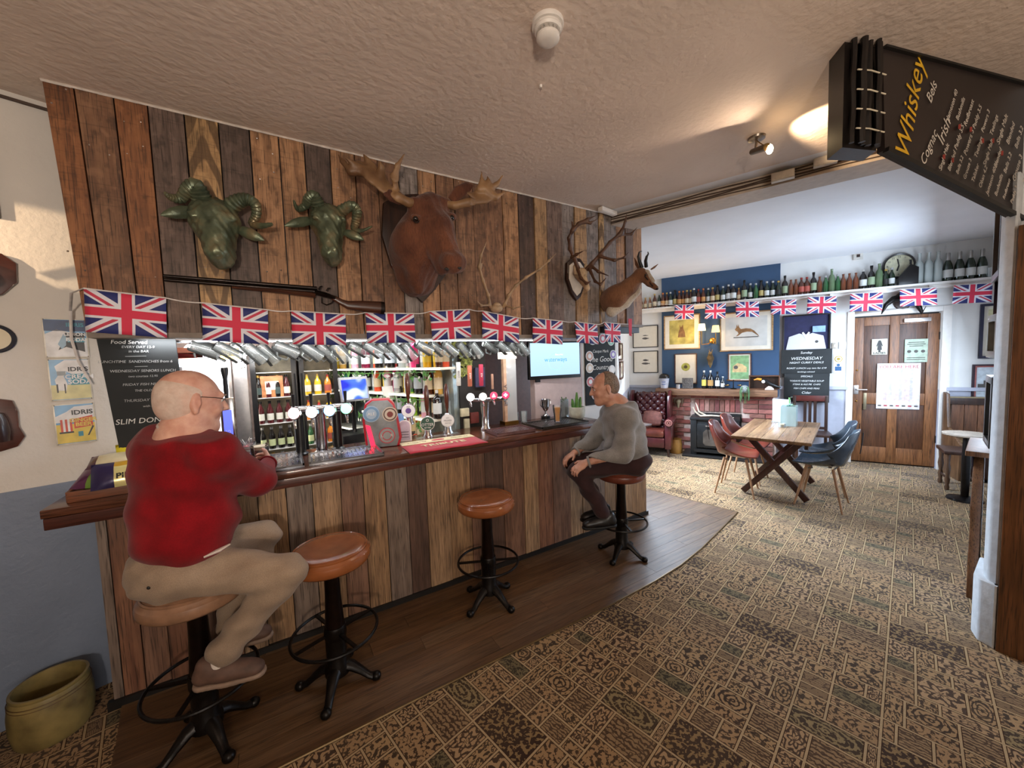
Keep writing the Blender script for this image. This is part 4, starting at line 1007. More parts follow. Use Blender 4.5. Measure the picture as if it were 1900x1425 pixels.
# four-lens illuminated font
def lens(parent, c, r, colr, nrm, rim=M_CHROME, st=5, mark=None):
    A = Vector(nrm).to_track_quat('Z', 'Y').to_matrix()
    o = G().lathe([(0, -.02), (r*1.0, -.02), (r*1.14, -.012), (r*1.16, .0), (r*1.08, .008), (r, .009)], c, 24, A=A, cap=False).build('tap_badge', rim, parent, world=True)
    G().lathe([(0, .012), (r*.6, .011), (r, .006), (r, 0), (0, 0)], c, 24, A=A).build('lit_lens', emis('lens_%s' % colr, colr, st), o, world=True)
    if mark: mark(o, Vector(c)+A @ Vector((0, 0, .014)), A)
    return o
CAMD = Vector((-.45, -.88, .12))
tf = thing('beer_font', 'chrome four-tap beer font with glowing pink, white, blue and green lenses', 'beer font', (.33, 2.92, ZT))
def ty(px, py, y=2.86): return aty(px, py, y)
g = G(); g.tube([ty(540, 760), ty(590, 757), ty(650, 752)], .020, 12); g.build('crossbar', M_CHROME, tf, world=True)
for px in (597, ): pass
G().lathe([(0, 0), (.05, 0), (.05, .01), (.036, .02), (.034, .26), (.038, .30), (0, .30)], (ty(596, 800).x, 2.88, ZT), 20).build('column', M_CHROME, tf, world=True)
G().lathe([(0, 0), (.045, 0), (.045, .01), (.03, .02), (.030, .27), (0, .28)], (ty(557, 800).x, 2.90, ZT), 16).build('column', M_BLKP, tf, world=True)
G().lathe([(0, 0), (.045, 0), (.045, .01), (.03, .02), (.030, .27), (0, .28)], (ty(628, 800).x, 2.92, ZT), 16).build('column', M_BLKP, tf, world=True)
for i, (px, py, c, st) in enumerate(((546, 767, 'ffb3b8', 5), (579, 765, 'ffffff', 6), (612, 762, '79c8ff', 4), (643, 758, '6ff0a0', 3))):
    p = ty(px, py, 2.80); lens(tf, p, .036, c, CAMD, st=st)
    G().tube([p+Vector((.0, .03, -.03)), p+Vector((0, .0, -.06)), p+Vector((0, -.012, -.10))], [.011, .010, .007], 8).build('spout', M_CHROME, tf, world=True)
    G().tube([p+Vector((0, .03, .03)), p+Vector((0, .032, .07)), p+Vector((0, .03, .12))], [.006, .010, .012], 8).build('tap_handle', M_BLKP, tf, world=True)
# grey and red cooler housing with round badges
ch = thing('lager_font', 'grey boxy lager font with red sides and round printed badges', 'beer font', (.62, 2.84, ZT), R(-14))
hs = [(-.11, .0), (.115, .0), (.135, .06), (.118, .20), (.095, .30), (.06, .34), (-.06, .34), (-.105, .31), (-.125, .2), (-.115, .06)]
G().prism(hs, (0, -.075, 0), (1, 0, 0), (0, 0, 1), (0, 1, 0), .15).build('housing', mat('font_red', 'b01528', .35, coat=.3), ch, bevel=.008)
G().prism([(a*.86, b*.97+.004) for a, b in hs], (0, -.083, 0), (1, 0, 0), (0, 0, 1), (0, 1, 0), .01).build('front_plate', mat('font_grey', '7d8184', .4), ch, bevel=.003)
G().prism([(-.105, .17), (-.075, .16), (-.045, .01), (-.075, .01)], (0, -.09, 0), (1, 0, 0), (0, 0, 1), (0, 1, 0), .006).build('red_flash', emis('red_flash_glow', 'ff1f45', 1.1), ch)
AY = Matrix.Rotation(PI/2, 3, 'X')
def disc(parent, name, x, z, r, cols, y=-.095, n=24, ell=1.0, th=.004):
    o = None
    for i, (f, m) in enumerate(cols):
        q = G().lathe([(0, 0), (r*f, 0), (r*f, th), (0, th)], (x, y-.0015*i, z), n, A=AY, ell=ell).build(name if o is None else 'badge_print', m, parent if o is None else o)
        o = o or q
    return o
mt_ = lambda n, c, r=.5: mat(n, c, r, var=.03)
disc(ch, 'badge', -.062, .245, .057, [(1, mt_('badge_pale_blue', '9fb4c9')), (.9, mt_('badge_blue', '6e93b5')), (.62, mt_('badge_pale_blue', '9fb4c9'))])
disc(ch, 'badge', .062, .235, .052, [(1, mt_('badge_cream', 'cdbfae')), (.86, mt_('badge_brown', '5b4038')), (.7, mt_('badge_cream', 'cdbfae')), (.4, mt_('badge_darkred', '7b2a26'))])
disc(ch, 'badge', .035, .085, .056, [(1, mt_('badge_red', 'b23a44')), (.88, mt_('badge_grey', '8f8f8e')), (.6, mt_('badge_red', 'b23a44')), (.48, mt_('badge_grey', '8f8f8e'))])
lettering('LAGER', .026, M_PAPER, ch, lframe(.035, -.102, .085)); lettering('ALE', .03, M_PAPER, ch, lframe(-.062, -.103, .245))
# cider box and leaflets beside it
lf = thing('leaflet_rack', 'counter rack of pale blue and yellow leaflets', 'leaflet rack', bt(752, 808)+Vector((0, .07, 0)), R(-25))
G().box((0, 0, .012), (.19, .10, .024)).build('rack_base', M_DKWOOD, lf, bevel=.002)
for k, (x, c, h) in enumerate(((-.075, 'a9d3e6', .15), (-.045, 'c8d84a', .13), (-.01, '7fa7d8', .15), (.065, '9c3f6a', .13), (.085, 'c9b37f', .11))):
    G().box((x, .02-.008*k, .024+h/2), (.05, .006, h)).build('leaflet', mat('leaflet_'+c, c, .6), lf)
cdm = thing('counter_card', 'white arch-topped printed card standing by the leaflets', 'card', bt(752, 818), R(-22))
arch = [(-.05, 0), (.05, 0), (.05, .12)]+[(.05*math.cos(R(a)), .12+.04*math.sin(R(a))) for a in range(20, 161, 20)]+[(-.05, .12)]
G().prism(arch, (0, -.006, .0), (1, 0, 0), (0, 0, 1), (0, 1, 0), .005).build('card', M_PAPER, cdm)
G().prism([(a*.8, b*.93+.006) for a, b in arch], (0, -.0075, .0), (1, 0, 0), (0, 0, 1), (0, 1, 0), .002).build('print', mat('card_print', 'b9b0c0', .6), cdm)
for z in (.03, .05, .07): G().box((0, -.009, z), (.06, .001, .006)).build('text_line', mat('card_ink', '6b6470', .7), cdm)
# hand pulls with clip badges
def handpull(label, x, y, badge, h=.36):
    t = thing('hand_pump', label, 'hand pump', (x, y, ZT), R(-20), 'hand pumps on the bar')
    G().lathe([(0, 0), (.04, 0), (.04, .012), (.028, .03), (.026, .13), (.03, .15), (.016, .17), (0, .17)], n=18).build('pump_body', M_CHROME, t)
    G().lathe([(0, .16), (.008, .16), (.008, .2), (.013, .21), (.018, .26), (.0205, .32), (.018, .37), (.010, .41), (0, .415)], n=16).build('handle', mat('pump_handle_brown', '4a2416', .2, coat=.5), t)
    r, ell, cols, txt = badge
    o = disc(t, 'pump_clip', 0, .115, r, cols, y=-.045, ell=1.0)
    for s_, sz, dz, m in txt: lettering(s_, sz, m, t, lframe(0, -.056, .115+dz))
    return t
GRN = mt_('clip_green', '1f4a3a'); WHT = mt_('clip_white', 'd9d8d6'); PUR = mt_('clip_purple', '5b3f80'); INK = mt_('clip_ink', '45404a')
handpull('hand pump with brown handle and dark green oval clip reading OTTER', 0.985, 2.90, (.056, 1, [(1, WHT), (.92, GRN)], [('OTTER', .030, -.008, WHT), ('BITTER', .016, -.032, WHT), ('O', .03, .026, WHT)]))
handpull('hand pump with brown handle and round white clip', 1.165, 2.93, (.054, 1, [(1, mt_('clip_rim', '9d9ca2')), (.93, WHT)], [('PROPER', .018, .0, INK), ('PALE ALE', .011, -.02, INK), ('BEST', .011, .022, INK)]))
hp3 = handpull('hand pump with dark handle and white and purple round clip, rearmost', .875, 3.02, (.055, 1, [(1, PUR), (.94, WHT), (.4, PUR)], [('ALE', .016, .032, INK)]), .4)
hp3.location.z += .0
G().lathe([(.02, 0), (.02, .12)], n=12, cap=False).build('riser', M_CHROME, hp3)
for c_ in hp3.children: c_.location.z += .10
st_ = thing('pump_base', 'low chrome base plate under the two hand pumps', 'pump base', (1.07, 2.9, ZT)); st_.location
G().box((0, .0, .0), (.36, .07, .001)).build('plate', M_STEEL, st_)
# right-hand illuminated font
rf = thing('beer_font', 'chrome T-shaped beer font with two white and two red lit badges', 'beer font', (1.56, 2.90, ZT))
def tz(px, py, y=2.84): return aty(px, py, y)
cx_ = tz(905, 790).x
G().lathe([(0, 0), (.045, 0), (.045, .01), (.032, .03), (.031, .12), (.037, .20), (.042, .24), (0, .25)], (cx_, 2.88, ZT), 20).build('column', M_CHROME, rf, world=True)
G().tube([tz(868, 742, 2.88), tz(905, 742, 2.88), tz(940, 738, 2.88)], [.017, .024, .017], 12).build('crossbar', M_CHROME, rf, world=True)
def triangle_mark(o, c, A): G().prism([(-.016, -.014), (.016, -.014), (0, .018)], c, A @ Vector((1, 0, 0)), Vector((0, 0, 1)), A @ Vector((0, 0, 1)), .001).build('badge_print', emis('white_mark', 'ffffff', 1.5), o, world=True)
def cross_mark(o, c, A):
    u, n_ = A @ Vector((1, 0, 0)), A @ Vector((0, 0, 1)); g = G()
    g.prism([(-.016, -.005), (.016, -.005), (.016, .005), (-.016, .005)], c, u, (0, 0, 1), n_, .001); g.prism([(-.005, -.016), (.005, -.016), (.005, .016), (-.005, .016)], c, u, (0, 0, 1), n_, .001)
    g.build('badge_print', emis('white_mark', 'ffffff', 1.5), o, world=True)
for px, py, c, st, mk in ((873, 737, 'ffffff', 6, None), (896, 736, 'fff6ea', 4, None), (916, 734, 'e8324e', 1.6, triangle_mark), (938, 733, 'f02a4c', 1.8, cross_mark)):
    p = tz(px, py, 2.80); lens(rf, p, .031, c, CAMD, st=st, mark=mk)
    G().tube([p+Vector((0, .03, -.025)), p+Vector((0, 0, -.06)), p+Vector((0, -.01, -.08))], [.010, .009, .006], 8).build('spout', M_CHROME, rf, world=True)
for px, py0, py1, c, lab in ((851, 716, 672, 'c9c6be', 'CIDER'), (872, 717, 678, 'b5654c', 'HALE'), (893, 716, 676, 'b3344c', 'ALE'), (914, 722, 694, 'b58a72', '')):
    a, b = tz(px, py0, 2.86), tz(px-1, py1, 2.85)
    o = G().bar(a, b, .034 if lab else .016, .022, up=(0, -1, 0)).build('tap_handle', mat('tap_'+c, c, .4), rf, world=True, bevel=.005)
    if lab:
        m = (a+b)/2+Vector((0, -.013, 0)); lettering(lab, .021, M_PAPER if c != 'c9c6be' else INK, o, world_inv(rf) @ Matrix.Translation(m) @ Matrix.Rotation(PI/2, 4, 'X') @ Matrix.Rotation(PI/2, 4, 'Z'))
# tall blue-lit font behind the man in red
bf = thing('beer_font', 'tall slim blue-lit beer font behind the head of the man in red', 'beer font', (-.22, 3.0, ZT))
x0 = aty(424, 780, 2.95).x
zt = aty(424, 692, 2.95).z
G().b2((x0-.035, 2.92, ZT), (x0+.035, 2.98, aty(424, 738, 2.95).z)).build('column', M_CHROME, bf, world=True, bevel=.006)
G().b2((x0-.022, 2.915, ZT+.02), (x0+.022, 2.921, aty(424, 760, 2.95).z)).build('lit_panel', emis('blue_panel', '5a66e8', .9), bf, world=True)
o = G().lathe([(0, 0), (.010, 0), (.013, .05), (.012, .12), (.02, .17), (.018, .19), (0, .19)], (x0, 2.95, aty(424, 738, 2.95).z), 12).build('tap_handle', M_BLKP, bf, world=True)
lettering('BREWING', .034, M_PAPER, bf, MINV[bf.name] @ Matrix.Translation((x0, 2.9135, (ZT+1.30)/2+.03)) @ Matrix.Rotation(PI/2, 4, 'X') @ Matrix.Rotation(PI/2, 4, 'Z'))
# lidded jar of striped straws
sj = thing('straw_cup', 'clear cup of pink zigzag-patterned paper by the man in red', 'cup', Vector((-.19, 2.93, ZT)))
G().lathe([(0, 0), (.036, 0), (.043, .12), (.041, .12), (.035, .004), (0, .004)], n=24, cap=False).build('cup', M_GLASS, sj)
mm, N, L, B = new_mat('zigzag_print'); tc = N.new('ShaderNodeTexCoord'); wv = N.new('ShaderNodeTexWave'); wv.inputs['Scale'].default_value = 16; wv.bands_direction = 'Z'; wv.inputs['Distortion'].default_value = 3; wv.inputs['Detail'].default_value = 0
L.new(tc.outputs['Object'], wv.inputs[0]); L.new(ramp(N, L, wv.outputs[1], [(.45, lin('c8344f')), (.55, lin('e6d3d3'))]), B.inputs['Base Color'])
G().lathe([(0, .006), (.034, .006), (.039, .10), (0, .10)], n=24).build('zigzag_sleeve', mm, sj)
g = G(); rq = random.Random(4)
for k in range(9): a = rq.uniform(0, 6.28); g.tube([(.01*math.cos(a), .01*math.sin(a), .09), (.04*math.cos(a), .04*math.sin(a), .14+.01*rq.random())], .003, 6)
g.build('straws', M_STEEL, sj)
# pints
def pint(name, label, loc, liquid, head=None, lvl=.13, r=.042, h=.15):
    t = thing(name, label, 'glass', loc)
    G().lathe([(0, 0), (r*.72, 0), (r*.8, h*.4), (r*.98, h*.75), (r, h), (r-.002, h), (r*.95, h*.75), (r*.76, h*.4), (r*.66, .006), (0, .006)], n=24, cap=False).build('glass', glass('pint_glass_clear', 'ffffff', .95, .03), t)
    G().lathe([(0, .008), (r*.66, .008), (r*.75, h*.4), (r*.92, lvl-.012), (0, lvl-.012)], n=24).build('beer', liquid, t)
    if head: G().lathe([(0, lvl-.012), (r*.93, lvl-.012), (r*.96, lvl+.006), (0, lvl+.008)], n=24).build('foam', head, t)
    return t
mb_, N, L, B = new_mat('amber_beer'); B.inputs['Base Color'].default_value = (*lin('e09a18'), 1); B.inputs['Roughness'].default_value = .08; B.inputs['Transmission Weight'].default_value = .25; B.inputs['Emission Strength'].default_value = 0
M_FOAM = mat('cream_foam', 'd9cbb0', .7)
pint('pint_glass', 'pint of clear amber beer on the right-hand drip tray', aty(1030, 786, 2.66)*1 + Vector((0, 0, 0)) if False else Vector((2.10, 2.66, ZT+.024)), mb_, None, .142)
pint('stout_glass', 'pint of dark stout with a pale head by the hand of the man in red', Vector((-.118, 2.635, ZT)), mat('stout', '1e0e0a', .15), M_FOAM, .135, .046)
# trophy, harp-like silver cup, vase with plant, tumblers
tr = thing('silver_trophy', 'small two-handled silver trophy cup on a black plinth', 'trophy', Vector((2.17, 2.93, ZT)))
G().lathe([(0, 0), (.045, 0), (.045, .035), (.038, .04), (0, .04)], n=20).build('plinth', M_BLKP, tr)
G().lathe([(0, .04), (.03, .04), (.026, .05), (.008, .065), (.008, .08), (.026, .10), (.038, .14), (.040, .19), (.044, .20), (.041, .20), (.036, .14), (0, .09)], n=20, cap=False).build('cup', M_CHROME, tr)
for s_ in (-1, 1): G().tube([(s_*.036, 0, .18), (s_*.06, 0, .19), (s_*.062, 0, .15), (s_*.03, 0, .115)], .004, 6).build('handle', M_CHROME, tr)
vz = thing('square_vase', 'slim square glass vase with a sprig of leaves beside the partition', 'vase', Vector((2.42, 2.95, ZT+.0)), R(10))
g = G()
for s_ in ((0, -.028, .056, .003), (0, .028, .056, .003), (-.028, 0, .003, .056), (.028, 0, .003, .056)): g.box((s_[0], s_[1], .09), (s_[2], s_[3], .18))
g.build('glass_walls', M_GLASS, vz); G().box((0, 0, .0), (.05, .05, .006)).build('base', M_GLASS, vz)
g = G()
for k in range(7): a = k*.9; g.tube([(0, 0, .02), (.008*math.cos(a), .008*math.sin(a), .12), (.035*math.cos(a), .03*math.sin(a), .16+.02*(k % 3))], [.002, .003, .008], 6, sq=.3)
g.build('sprig', mat('leaf_green_dark', '4e6b3c', .6), vz)
for k, (x, y) in enumerate(((1.86, 2.99), (1.95, 2.98), (2.55, 2.93))):
    t = thing('tumbler', 'empty clear tumbler on the bar, '+['left of the silver trophy', 'immediately left of the silver trophy', 'against the pink partition'][k], 'glass', (x, y, ZT), 0, 'empty tumblers on the bar')
    G().lathe([(0, 0), (.028, 0), (.034, .1), (.032, .1), (.027, .005), (0, .005)], n=18, cap=False).build('glass', M_GLASS, t); G().lathe([(0, .004), (.026, .004), (.026, .012), (0, .012)], n=18).build('base', M_GLASS, t)
# tall clear donation column
dj = thing('donation_tube', 'tall clear upright tube with cream side rail and lettering on the bar', 'display tube', Vector((1.78, 2.98, ZT)))
G().b2((1.755, 2.95, ZT), (1.86, 3.03, ZT+.62)).build('tube', glass('tube_glass', 'e8e6e4', .55), dj, world=True)
G().b2((1.725, 2.945, ZT), (1.753, 2.985, ZT+.6)).build('side_rail', mat('rail_cream', 'c9a183', .5), dj, world=True)
G().b2((1.72, 2.94, ZT), (1.865, 3.035, ZT+.03)).build('foot', M_BRASS, dj, world=True)
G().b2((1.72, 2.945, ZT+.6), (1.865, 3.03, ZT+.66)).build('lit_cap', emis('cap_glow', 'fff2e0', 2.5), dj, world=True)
lettering('BALTIKA', .05, INK, dj, MINV[dj.name] @ Matrix.Translation((1.739, 2.943, ZT+.27)) @ Matrix.Rotation(PI/2, 4, 'X') @ Matrix.Rotation(PI/2, 4, 'Z'))
g = G()
for k in range(10): g.sphere((1.805+.02*math.sin(k*2.1), 2.985, ZT+.06+k*.05), .024, 8, 6)
g.build('crumpled_filling', mat('silver_paper', 'b4b8ba', .3, .6), dj, world=True)
# succulent in a pale pot
pp = thing('potted_cactus', 'green cactus in a ribbed off-white pot at the bar end', 'potted plant', (2.47, 2.82, ZT))
G().lathe([(0, 0), (.058, 0), (.074, .02), (.078, .05), (.078, .105), (.074, .11), (.070, .105), (.068, .09), (0, .09)], n=28).build('pot', mat('pot_offwhite', 'b9b7a6', .6, bmp=.1), pp)
for k, (x, y, h, l) in enumerate(((0, 0, .17, 0), (-.03, .01, .11, -.02), (.028, .0, .12, .02))):
    vs_ = [(x, y, .08), (x+l*.5, y, .08+h*.5), (x+l, y, .08+h)]
    G().tube(vs_, [.018, .020, .008], 8).build('stem', mat('cactus_green', '4f7a33', .5, var=.2), pp)
# crisp packets in a tray at the left end
tr_ = thing('snack_tray', 'small wooden tray at the left end of the bar', 'tray', Vector((-.72, 2.66, ZT)), R(4))
G().box((0, 0, .004), (.30, .2, .008)).build('base', wood('tray_wood', '7a4526', '5b311b', 0), tr_)
for a in ((0, -.1, .30, .012), (0, .1, .30, .012), (-.15, 0, .012, .2), (.15, 0, .012, .2)): G().box((a[0], a[1], .025), (a[2], a[3], .05)).build('side', wood('tray_wood', '7a4526', '5b311b', 0), tr_, bevel=.002)
def packet(label, c, rz, tilt, cols, txt=None, w=.19, h=.13):
    M = Matrix.Translation(c) @ Matrix.Rotation(rz, 4, 'Z') @ Matrix.Rotation(tilt, 4, 'X')
    t = thing('crisp_packet', label, 'crisp packet', group='crisp packets at the left end of the bar', mtx=M)
    nx, ny = 12, 8; g = G(); rq = random.Random(hash(label) % 99)
    for sgn in (1, -1):
        vs = []
        for j in range(ny+1):
            for i in range(nx+1):
                x, y = -w/2+w*i/nx, -h/2+h*j/ny; q = (1-(2*i/nx-1)**2)*(1-(2*j/ny-1)**2)
                vs.append((x, y, sgn*(.028*q**.6+.003*math.sin(i*2.2+j*1.7)*q)))
        g.add(vs, [(j*(nx+1)+i, j*(nx+1)+i+1, (j+1)*(nx+1)+i+1, (j+1)*(nx+1)+i) for j in range(ny) for i in range(nx)])
    n = len(g.f); g.mi = [0 if (k % (nx*ny)) % nx < cols[1] else (2 if (k % (nx*ny))//nx > 5 else 1) for k in range(n)]
    g.build('foil', cols[0], t)
    if txt: lettering(txt, .038, mat('packet_ink', '141414', .6), t, Matrix.Translation((.045, -.02, .0285)), bold=.001)
    return t
foil = lambda n, c: mat('foil_'+n, c, .3, .2, var=.06, coat=.3)
packet('purple and green crisp packet with yellow panel lettered PIPERS, front', (-.69, 2.57, ZT+.10), R(8), R(58), ([foil('navy', '2b2350'), foil('cream', 'd9d08e'), foil('gold', 'c79a2c')], 5), 'PIPERS')
packet('crisp packet with green corner beneath the cream one', (-.77, 2.63, ZT+.085), R(-18), R(35), ([foil('purple', '5d2350'), foil('green', '6f9436'), foil('navy', '2b2350')], 4))
packet('cream crisp packet lying on top of the pile', (-.72, 2.66, ZT+.155), R(5), R(18), ([foil('plum', '4a1f33'), foil('cream2', 'd8cba6'), foil('cream2', 'd8cba6')], 2))
packet('yellow crisp packet at the back against the wall corner', (-.64, 2.74, ZT+.16), R(20), R(70), ([foil('yellow', 'd0c22e'), foil('yellow', 'd0c22e'), foil('yellow', 'd0c22e')], 2))

# ================================================================ menu chalkboard hung at the left
cb = thing('menu_chalkboard', 'tall black chalkboard of weekly food menus behind the man in red', 'chalkboard', (-.62, 2.72, 0))
cpts = [aty(178, 625, 2.72), aty(325, 627, 2.72), aty(352, 852, 2.72), aty(228, 866, 2.72)]
g = G(); g.add([tuple(p) for p in cpts]+[tuple(p+Vector((0, .015, 0))) for p in cpts], [(0, 1, 2, 3), (7, 6, 5, 4), (0, 1, 5, 4), (1, 2, 6, 5), (2, 3, 7, 6), (3, 0, 4, 7)])
g.build('board', M_SLATE, cb, world=True, smooth=False)
def ct(s, px, py, sz, m=M_CHALK, shear=.15):
    p = aty(px, py, 2.716); lettering(s, sz, m, cb, MINV[cb.name] @ Matrix.Translation(p) @ Matrix.Rotation(PI/2, 4, 'X') @ Matrix.Rotation(R(-1), 4, 'Z'), shear=shear)
M_CH3 = mat('chalk_grey', 'a9abaa', .9)
for s_, px, py, sz in (('Food Served', 242, 635, .034), ('EVERY DAY 12-9', 258, 644, .022), ('in the BAR', 258, 652, .022), ('LUNCHTIME  SANDWICHES from 6', 252, 671, .023), ('WEDNESDAY SENIORS LUNCH', 264, 688, .023), ('two courses 12.95', 262, 698, .019), ('FRIDAY FISH NIGHT', 262, 713, .023), ('THE OLD ROOM', 272, 724, .02), ('THURSDAY PIE NIGHT', 268, 742, .024), ('with a pint', 272, 753, .02), ('SLIM DONBAR', 262, 780, .048), ('sunday roasts', 270, 808, .024)):
    ct(s_, px+(py-640)*.10-2, py, sz*.80, M_CHALK if sz > .03 else M_CH3)
for px, py, w in ((252, 661, .08), (262, 680, .05)): p = aty(px, py, 2.716); G().box(p, (w, .001, .002)).build('chalk_rule', M_CH3, cb, world=True)

# ================================================================ television and badge board
tv = thing('television', 'flat television showing a pale blue slide, mounted on the partition', 'television', aty(1031, 668, 3.04), R(-6))
tw_, th_ = .615, .375
G().box((0, .02, 0), (tw_, .04, th_)).build('casing', M_BLKP, tv, bevel=.006)
mm, N, L, B = new_mat('tv_screen'); tc = N.new('ShaderNodeTexCoord'); sp_ = N.new('ShaderNodeSeparateXYZ'); L.new(tc.outputs['Generated'], sp_.inputs[0])
cc = ramp(N, L, sp_.outputs[2], [(0, lin('a9cdf0')), (1, lin('b9dbf6'))]); L.new(cc, B.inputs['Emission Color']); B.inputs['Emission Strength'].default_value = .95; B.inputs['Base Color'].default_value = (.02, .02, .02, 1); B.inputs['Roughness'].default_value = .2
scr = G().box((0, -.0015, .01), (tw_-.035, .003, th_-.05)).build('screen', mm, tv, smooth=False)
blu = emis('screen_blue', '3f8fd0', .7); blu2 = emis('screen_paleblue', '8fbfe8', .9)
lettering('waterways', .062, blu, scr, lframe(.0, -.0045, .005)); lettering('live now', .026, emis('screen_white', 'ffffff', 1), scr, lframe(.04, -.0045, .055))
g = G(); g.ring((0, -.004, -.015), .085, .003, 32, 4, axis=Matrix.Rotation(PI/2, 3, 'X')); g.build('ring_logo', blu2, scr)
G().box((-.20, .03, -.2), (.05, .03, .03)).build('sensor', M_BLKP, tv)
bb = thing('beer_badge_board', 'black chalkboard ringed with pump-clip badges beside the television', 'chalkboard', (3.065, 3.095, 1.5))
G().box((0, -.0, .03), (.46, .014, .78)).build('board', M_SLATE, bb, bevel=.003)
for s_, z, sz in (('Casque Mark', .23, .045), ('The Good', .14, .085), ('Country', .05, .075), ('Pub', -.04, .07)): lettering(s_, sz, M_CHALK, bb, lframe(.0, -.0085, z), shear=.2)
bcols = ['9fb6d6', 'c0454f', '7fb79a', 'b98d78', '7d63a8', 'c9b7a4', 'c35a5a', 'd9d4cf', 'c3c2c8', 'd0a9a0', 'a9c4c0']
for k, (x, z, r) in enumerate(((-.12, .36, .06), (.03, .37, .055), (.16, .34, .05), (-.17, .18, .055), (.19, .19, .05), (-.17, .05, .055), (-.165, -.10, .055), (.17, .02, .05), (.15, -.12, .05), (-.1, -.25, .05), (.08, -.26, .05))):
    disc(bb, 'pump_clip_badge', x, z, r, [(1, mt_('clip_white', 'd9d8d6')), (.85, mt_('badge_c%d' % k, bcols[k])), (.45, mt_('clip_white', 'd9d8d6'))], y=-.009, ell=1.0, n=18)
# ================================================================ bottles
def bottle_mesh(kind, glassm, labelm, capm, h=.24, lab2=None):
    """returns meshes: body, label, cap; one set per kind of bottle"""
    P_ = {'beer': [(0, 0), (.030, 0), (.0315, .01), (.0315, .13), (.028, .155), (.016, .185), (.0125, .205), (.0125, .225), (.0145, .227), (.0145, .238), (0, .24)],
          'fat': [(0, 0), (.036, 0), (.038, .01), (.038, .14), (.03, .17), (.014, .195), (.013, .24), (0, .242)],
          'wine': [(0, 0), (.036, 0), (.038, .01), (.038, .19), (.03, .22), (.0145, .245), (.014, .30), (.0155, .302), (.0155, .315), (0, .317)],
          'champ': [(0, 0), (.040, 0), (.044, .01), (.044, .16), (.036, .20), (.019, .25), (.0155, .30), (.018, .31), (.017, .325), (0, .33)],
          'spirit': [(0, 0), (.037, 0), (.039, .01), (.039, .17), (.034, .19), (.015, .205), (.0135, .25), (0, .255)],
          'square': [(0, 0), (.040, 0), (.042, .008), (.042, .15), (.036, .168), (.015, .18), (.0135, .215), (0, .22)],
          'jar': [(0, 0), (.05, 0), (.054, .015), (.054, .17), (.048, .19), (.048, .21), (0, .215)]}[kind]
    top = P_[-1][1]; k = h/top; pr = [(r*(k if kind != 'jar' else 1)**.6, z*k) for r, z in P_]; n = 10
    me = G().lathe(pr, n=n).mesh('glass_body', glassm)
    r = max(p[0] for p in pr)+.0012; zs = [p[1] for p in pr if abs(p[0]-max(q[0] for q in pr)) < 1e-6]; z0, z1 = min(zs), max(zs)
    la = G().lathe([(r, z0+(z1-z0)*.22), (r, z0+(z1-z0)*.82)], n=n, cap=False).mesh('label', labelm) if labelm else None
    rt = pr[-2][0]+.0015
    ca_ = G().lathe([(rt, top*k*.90 if kind != 'champ' else top*k*.74), (rt, top*k+.002), (0, top*k+.003)], n=n, cap=False).mesh('cap', capm) if capm else None
    if kind == 'champ': ca_ = G().lathe([(.0225, top*k*.73), (.0185, top*k*.85), (.0195, top*k*.97), (.017, top*k+.002), (0, top*k+.003)], n=n, cap=False).mesh('foil_cap', capm)
    return me, la, ca_
def put_bottle(ms, loc, label, group, rz=0, name='bottle', cat='bottle'):
    t = thing(name, label, cat, loc, rz, group); o = link_mesh('glass_body', ms[0], t)
    if ms[1]: link_mesh('label', ms[1], t)
    if ms[2]: link_mesh(ms[2].name.split('.')[0], ms[2], t)
    return t
gm = lambda n, c, r=.12: mat('bottle_'+n, c, r, var=.05, coat=.4)
lm = lambda n, c: mat('label_'+n, c, .6, var=.03)
cm2 = lambda n, c: mat('cap_'+n, c, .3, .5)
AMB, DGR, GRN2, CLR, DRK = gm('amber', '4a2312'), gm('darkgreen', '1c2a1c'), gm('green', '2f5a35'), glass('bottle_clear', 'dfe8e4', .6, .05), gm('black', '15100e')

# long high shelf on the far wall
HS = 2.487; SD = .20
hsf = thing('high_shelf', 'long white display shelf high on the far wall carrying the bottle collection', 'shelf', fw(.0, 0, HS), FROT)
G().box((2.35, -SD/2, -.014), (4.75, SD, .028)).build('shelf_board', M_TRIM, hsf, bevel=.003)
G().box((2.35, -SD*.45-.01, -.05), (4.75, .03, .05)).build('shelf_rail', M_TRIM, hsf, smooth=False)
for s_ in (.9, 1.9, 2.9, 3.9, 4.5): G().b2((s_-.015, -SD*.85, -.14), (s_+.015, -.001, -.03)).build('bracket', M_TRIM, hsf, smooth=False)
VARS = {'a': ('beer', AMB, lm('cream', 'cbb795'), cm2('gold', 'b39550'), .25), 'b': ('beer', DGR, lm('white', 'c9c9c4'), cm2('silver', 'b5b5b5'), .25), 'c': ('beer', AMB, lm('orange', 'c08a4e'), cm2('orange', 'c0703a'), .25),
        'd': ('fat', DRK, lm('white', 'c9c9c4'), cm2('white', 'd0cfca'), .27), 'e': ('beer', DRK, lm('yellow', 'b8a468'), cm2('black', '1d1b1a'), .28), 'f': ('wine', DRK, lm('green', '8c9c7c'), cm2('black', '1d1b1a'), .31),
        'g': ('beer', GRN2, None, cm2('silver', 'b5b5b5'), .24), 'h': ('beer', gm('brownclear', '6b3a24'), None, None, .24), 'i': ('fat', AMB, lm('red', 'a24a3c'), cm2('red', '9b3a34'), .25),
        'j': ('beer', gm('paleamber', '8c5a3c'), lm('cream', 'cbb795'), cm2('gold', 'b39550'), .20), 'k': ('wine', gm('olive', '5c7050'), None, None, .33), 'm': ('beer', DGR, lm('black', '22211f'), cm2('gold', 'b39550'), .24)}
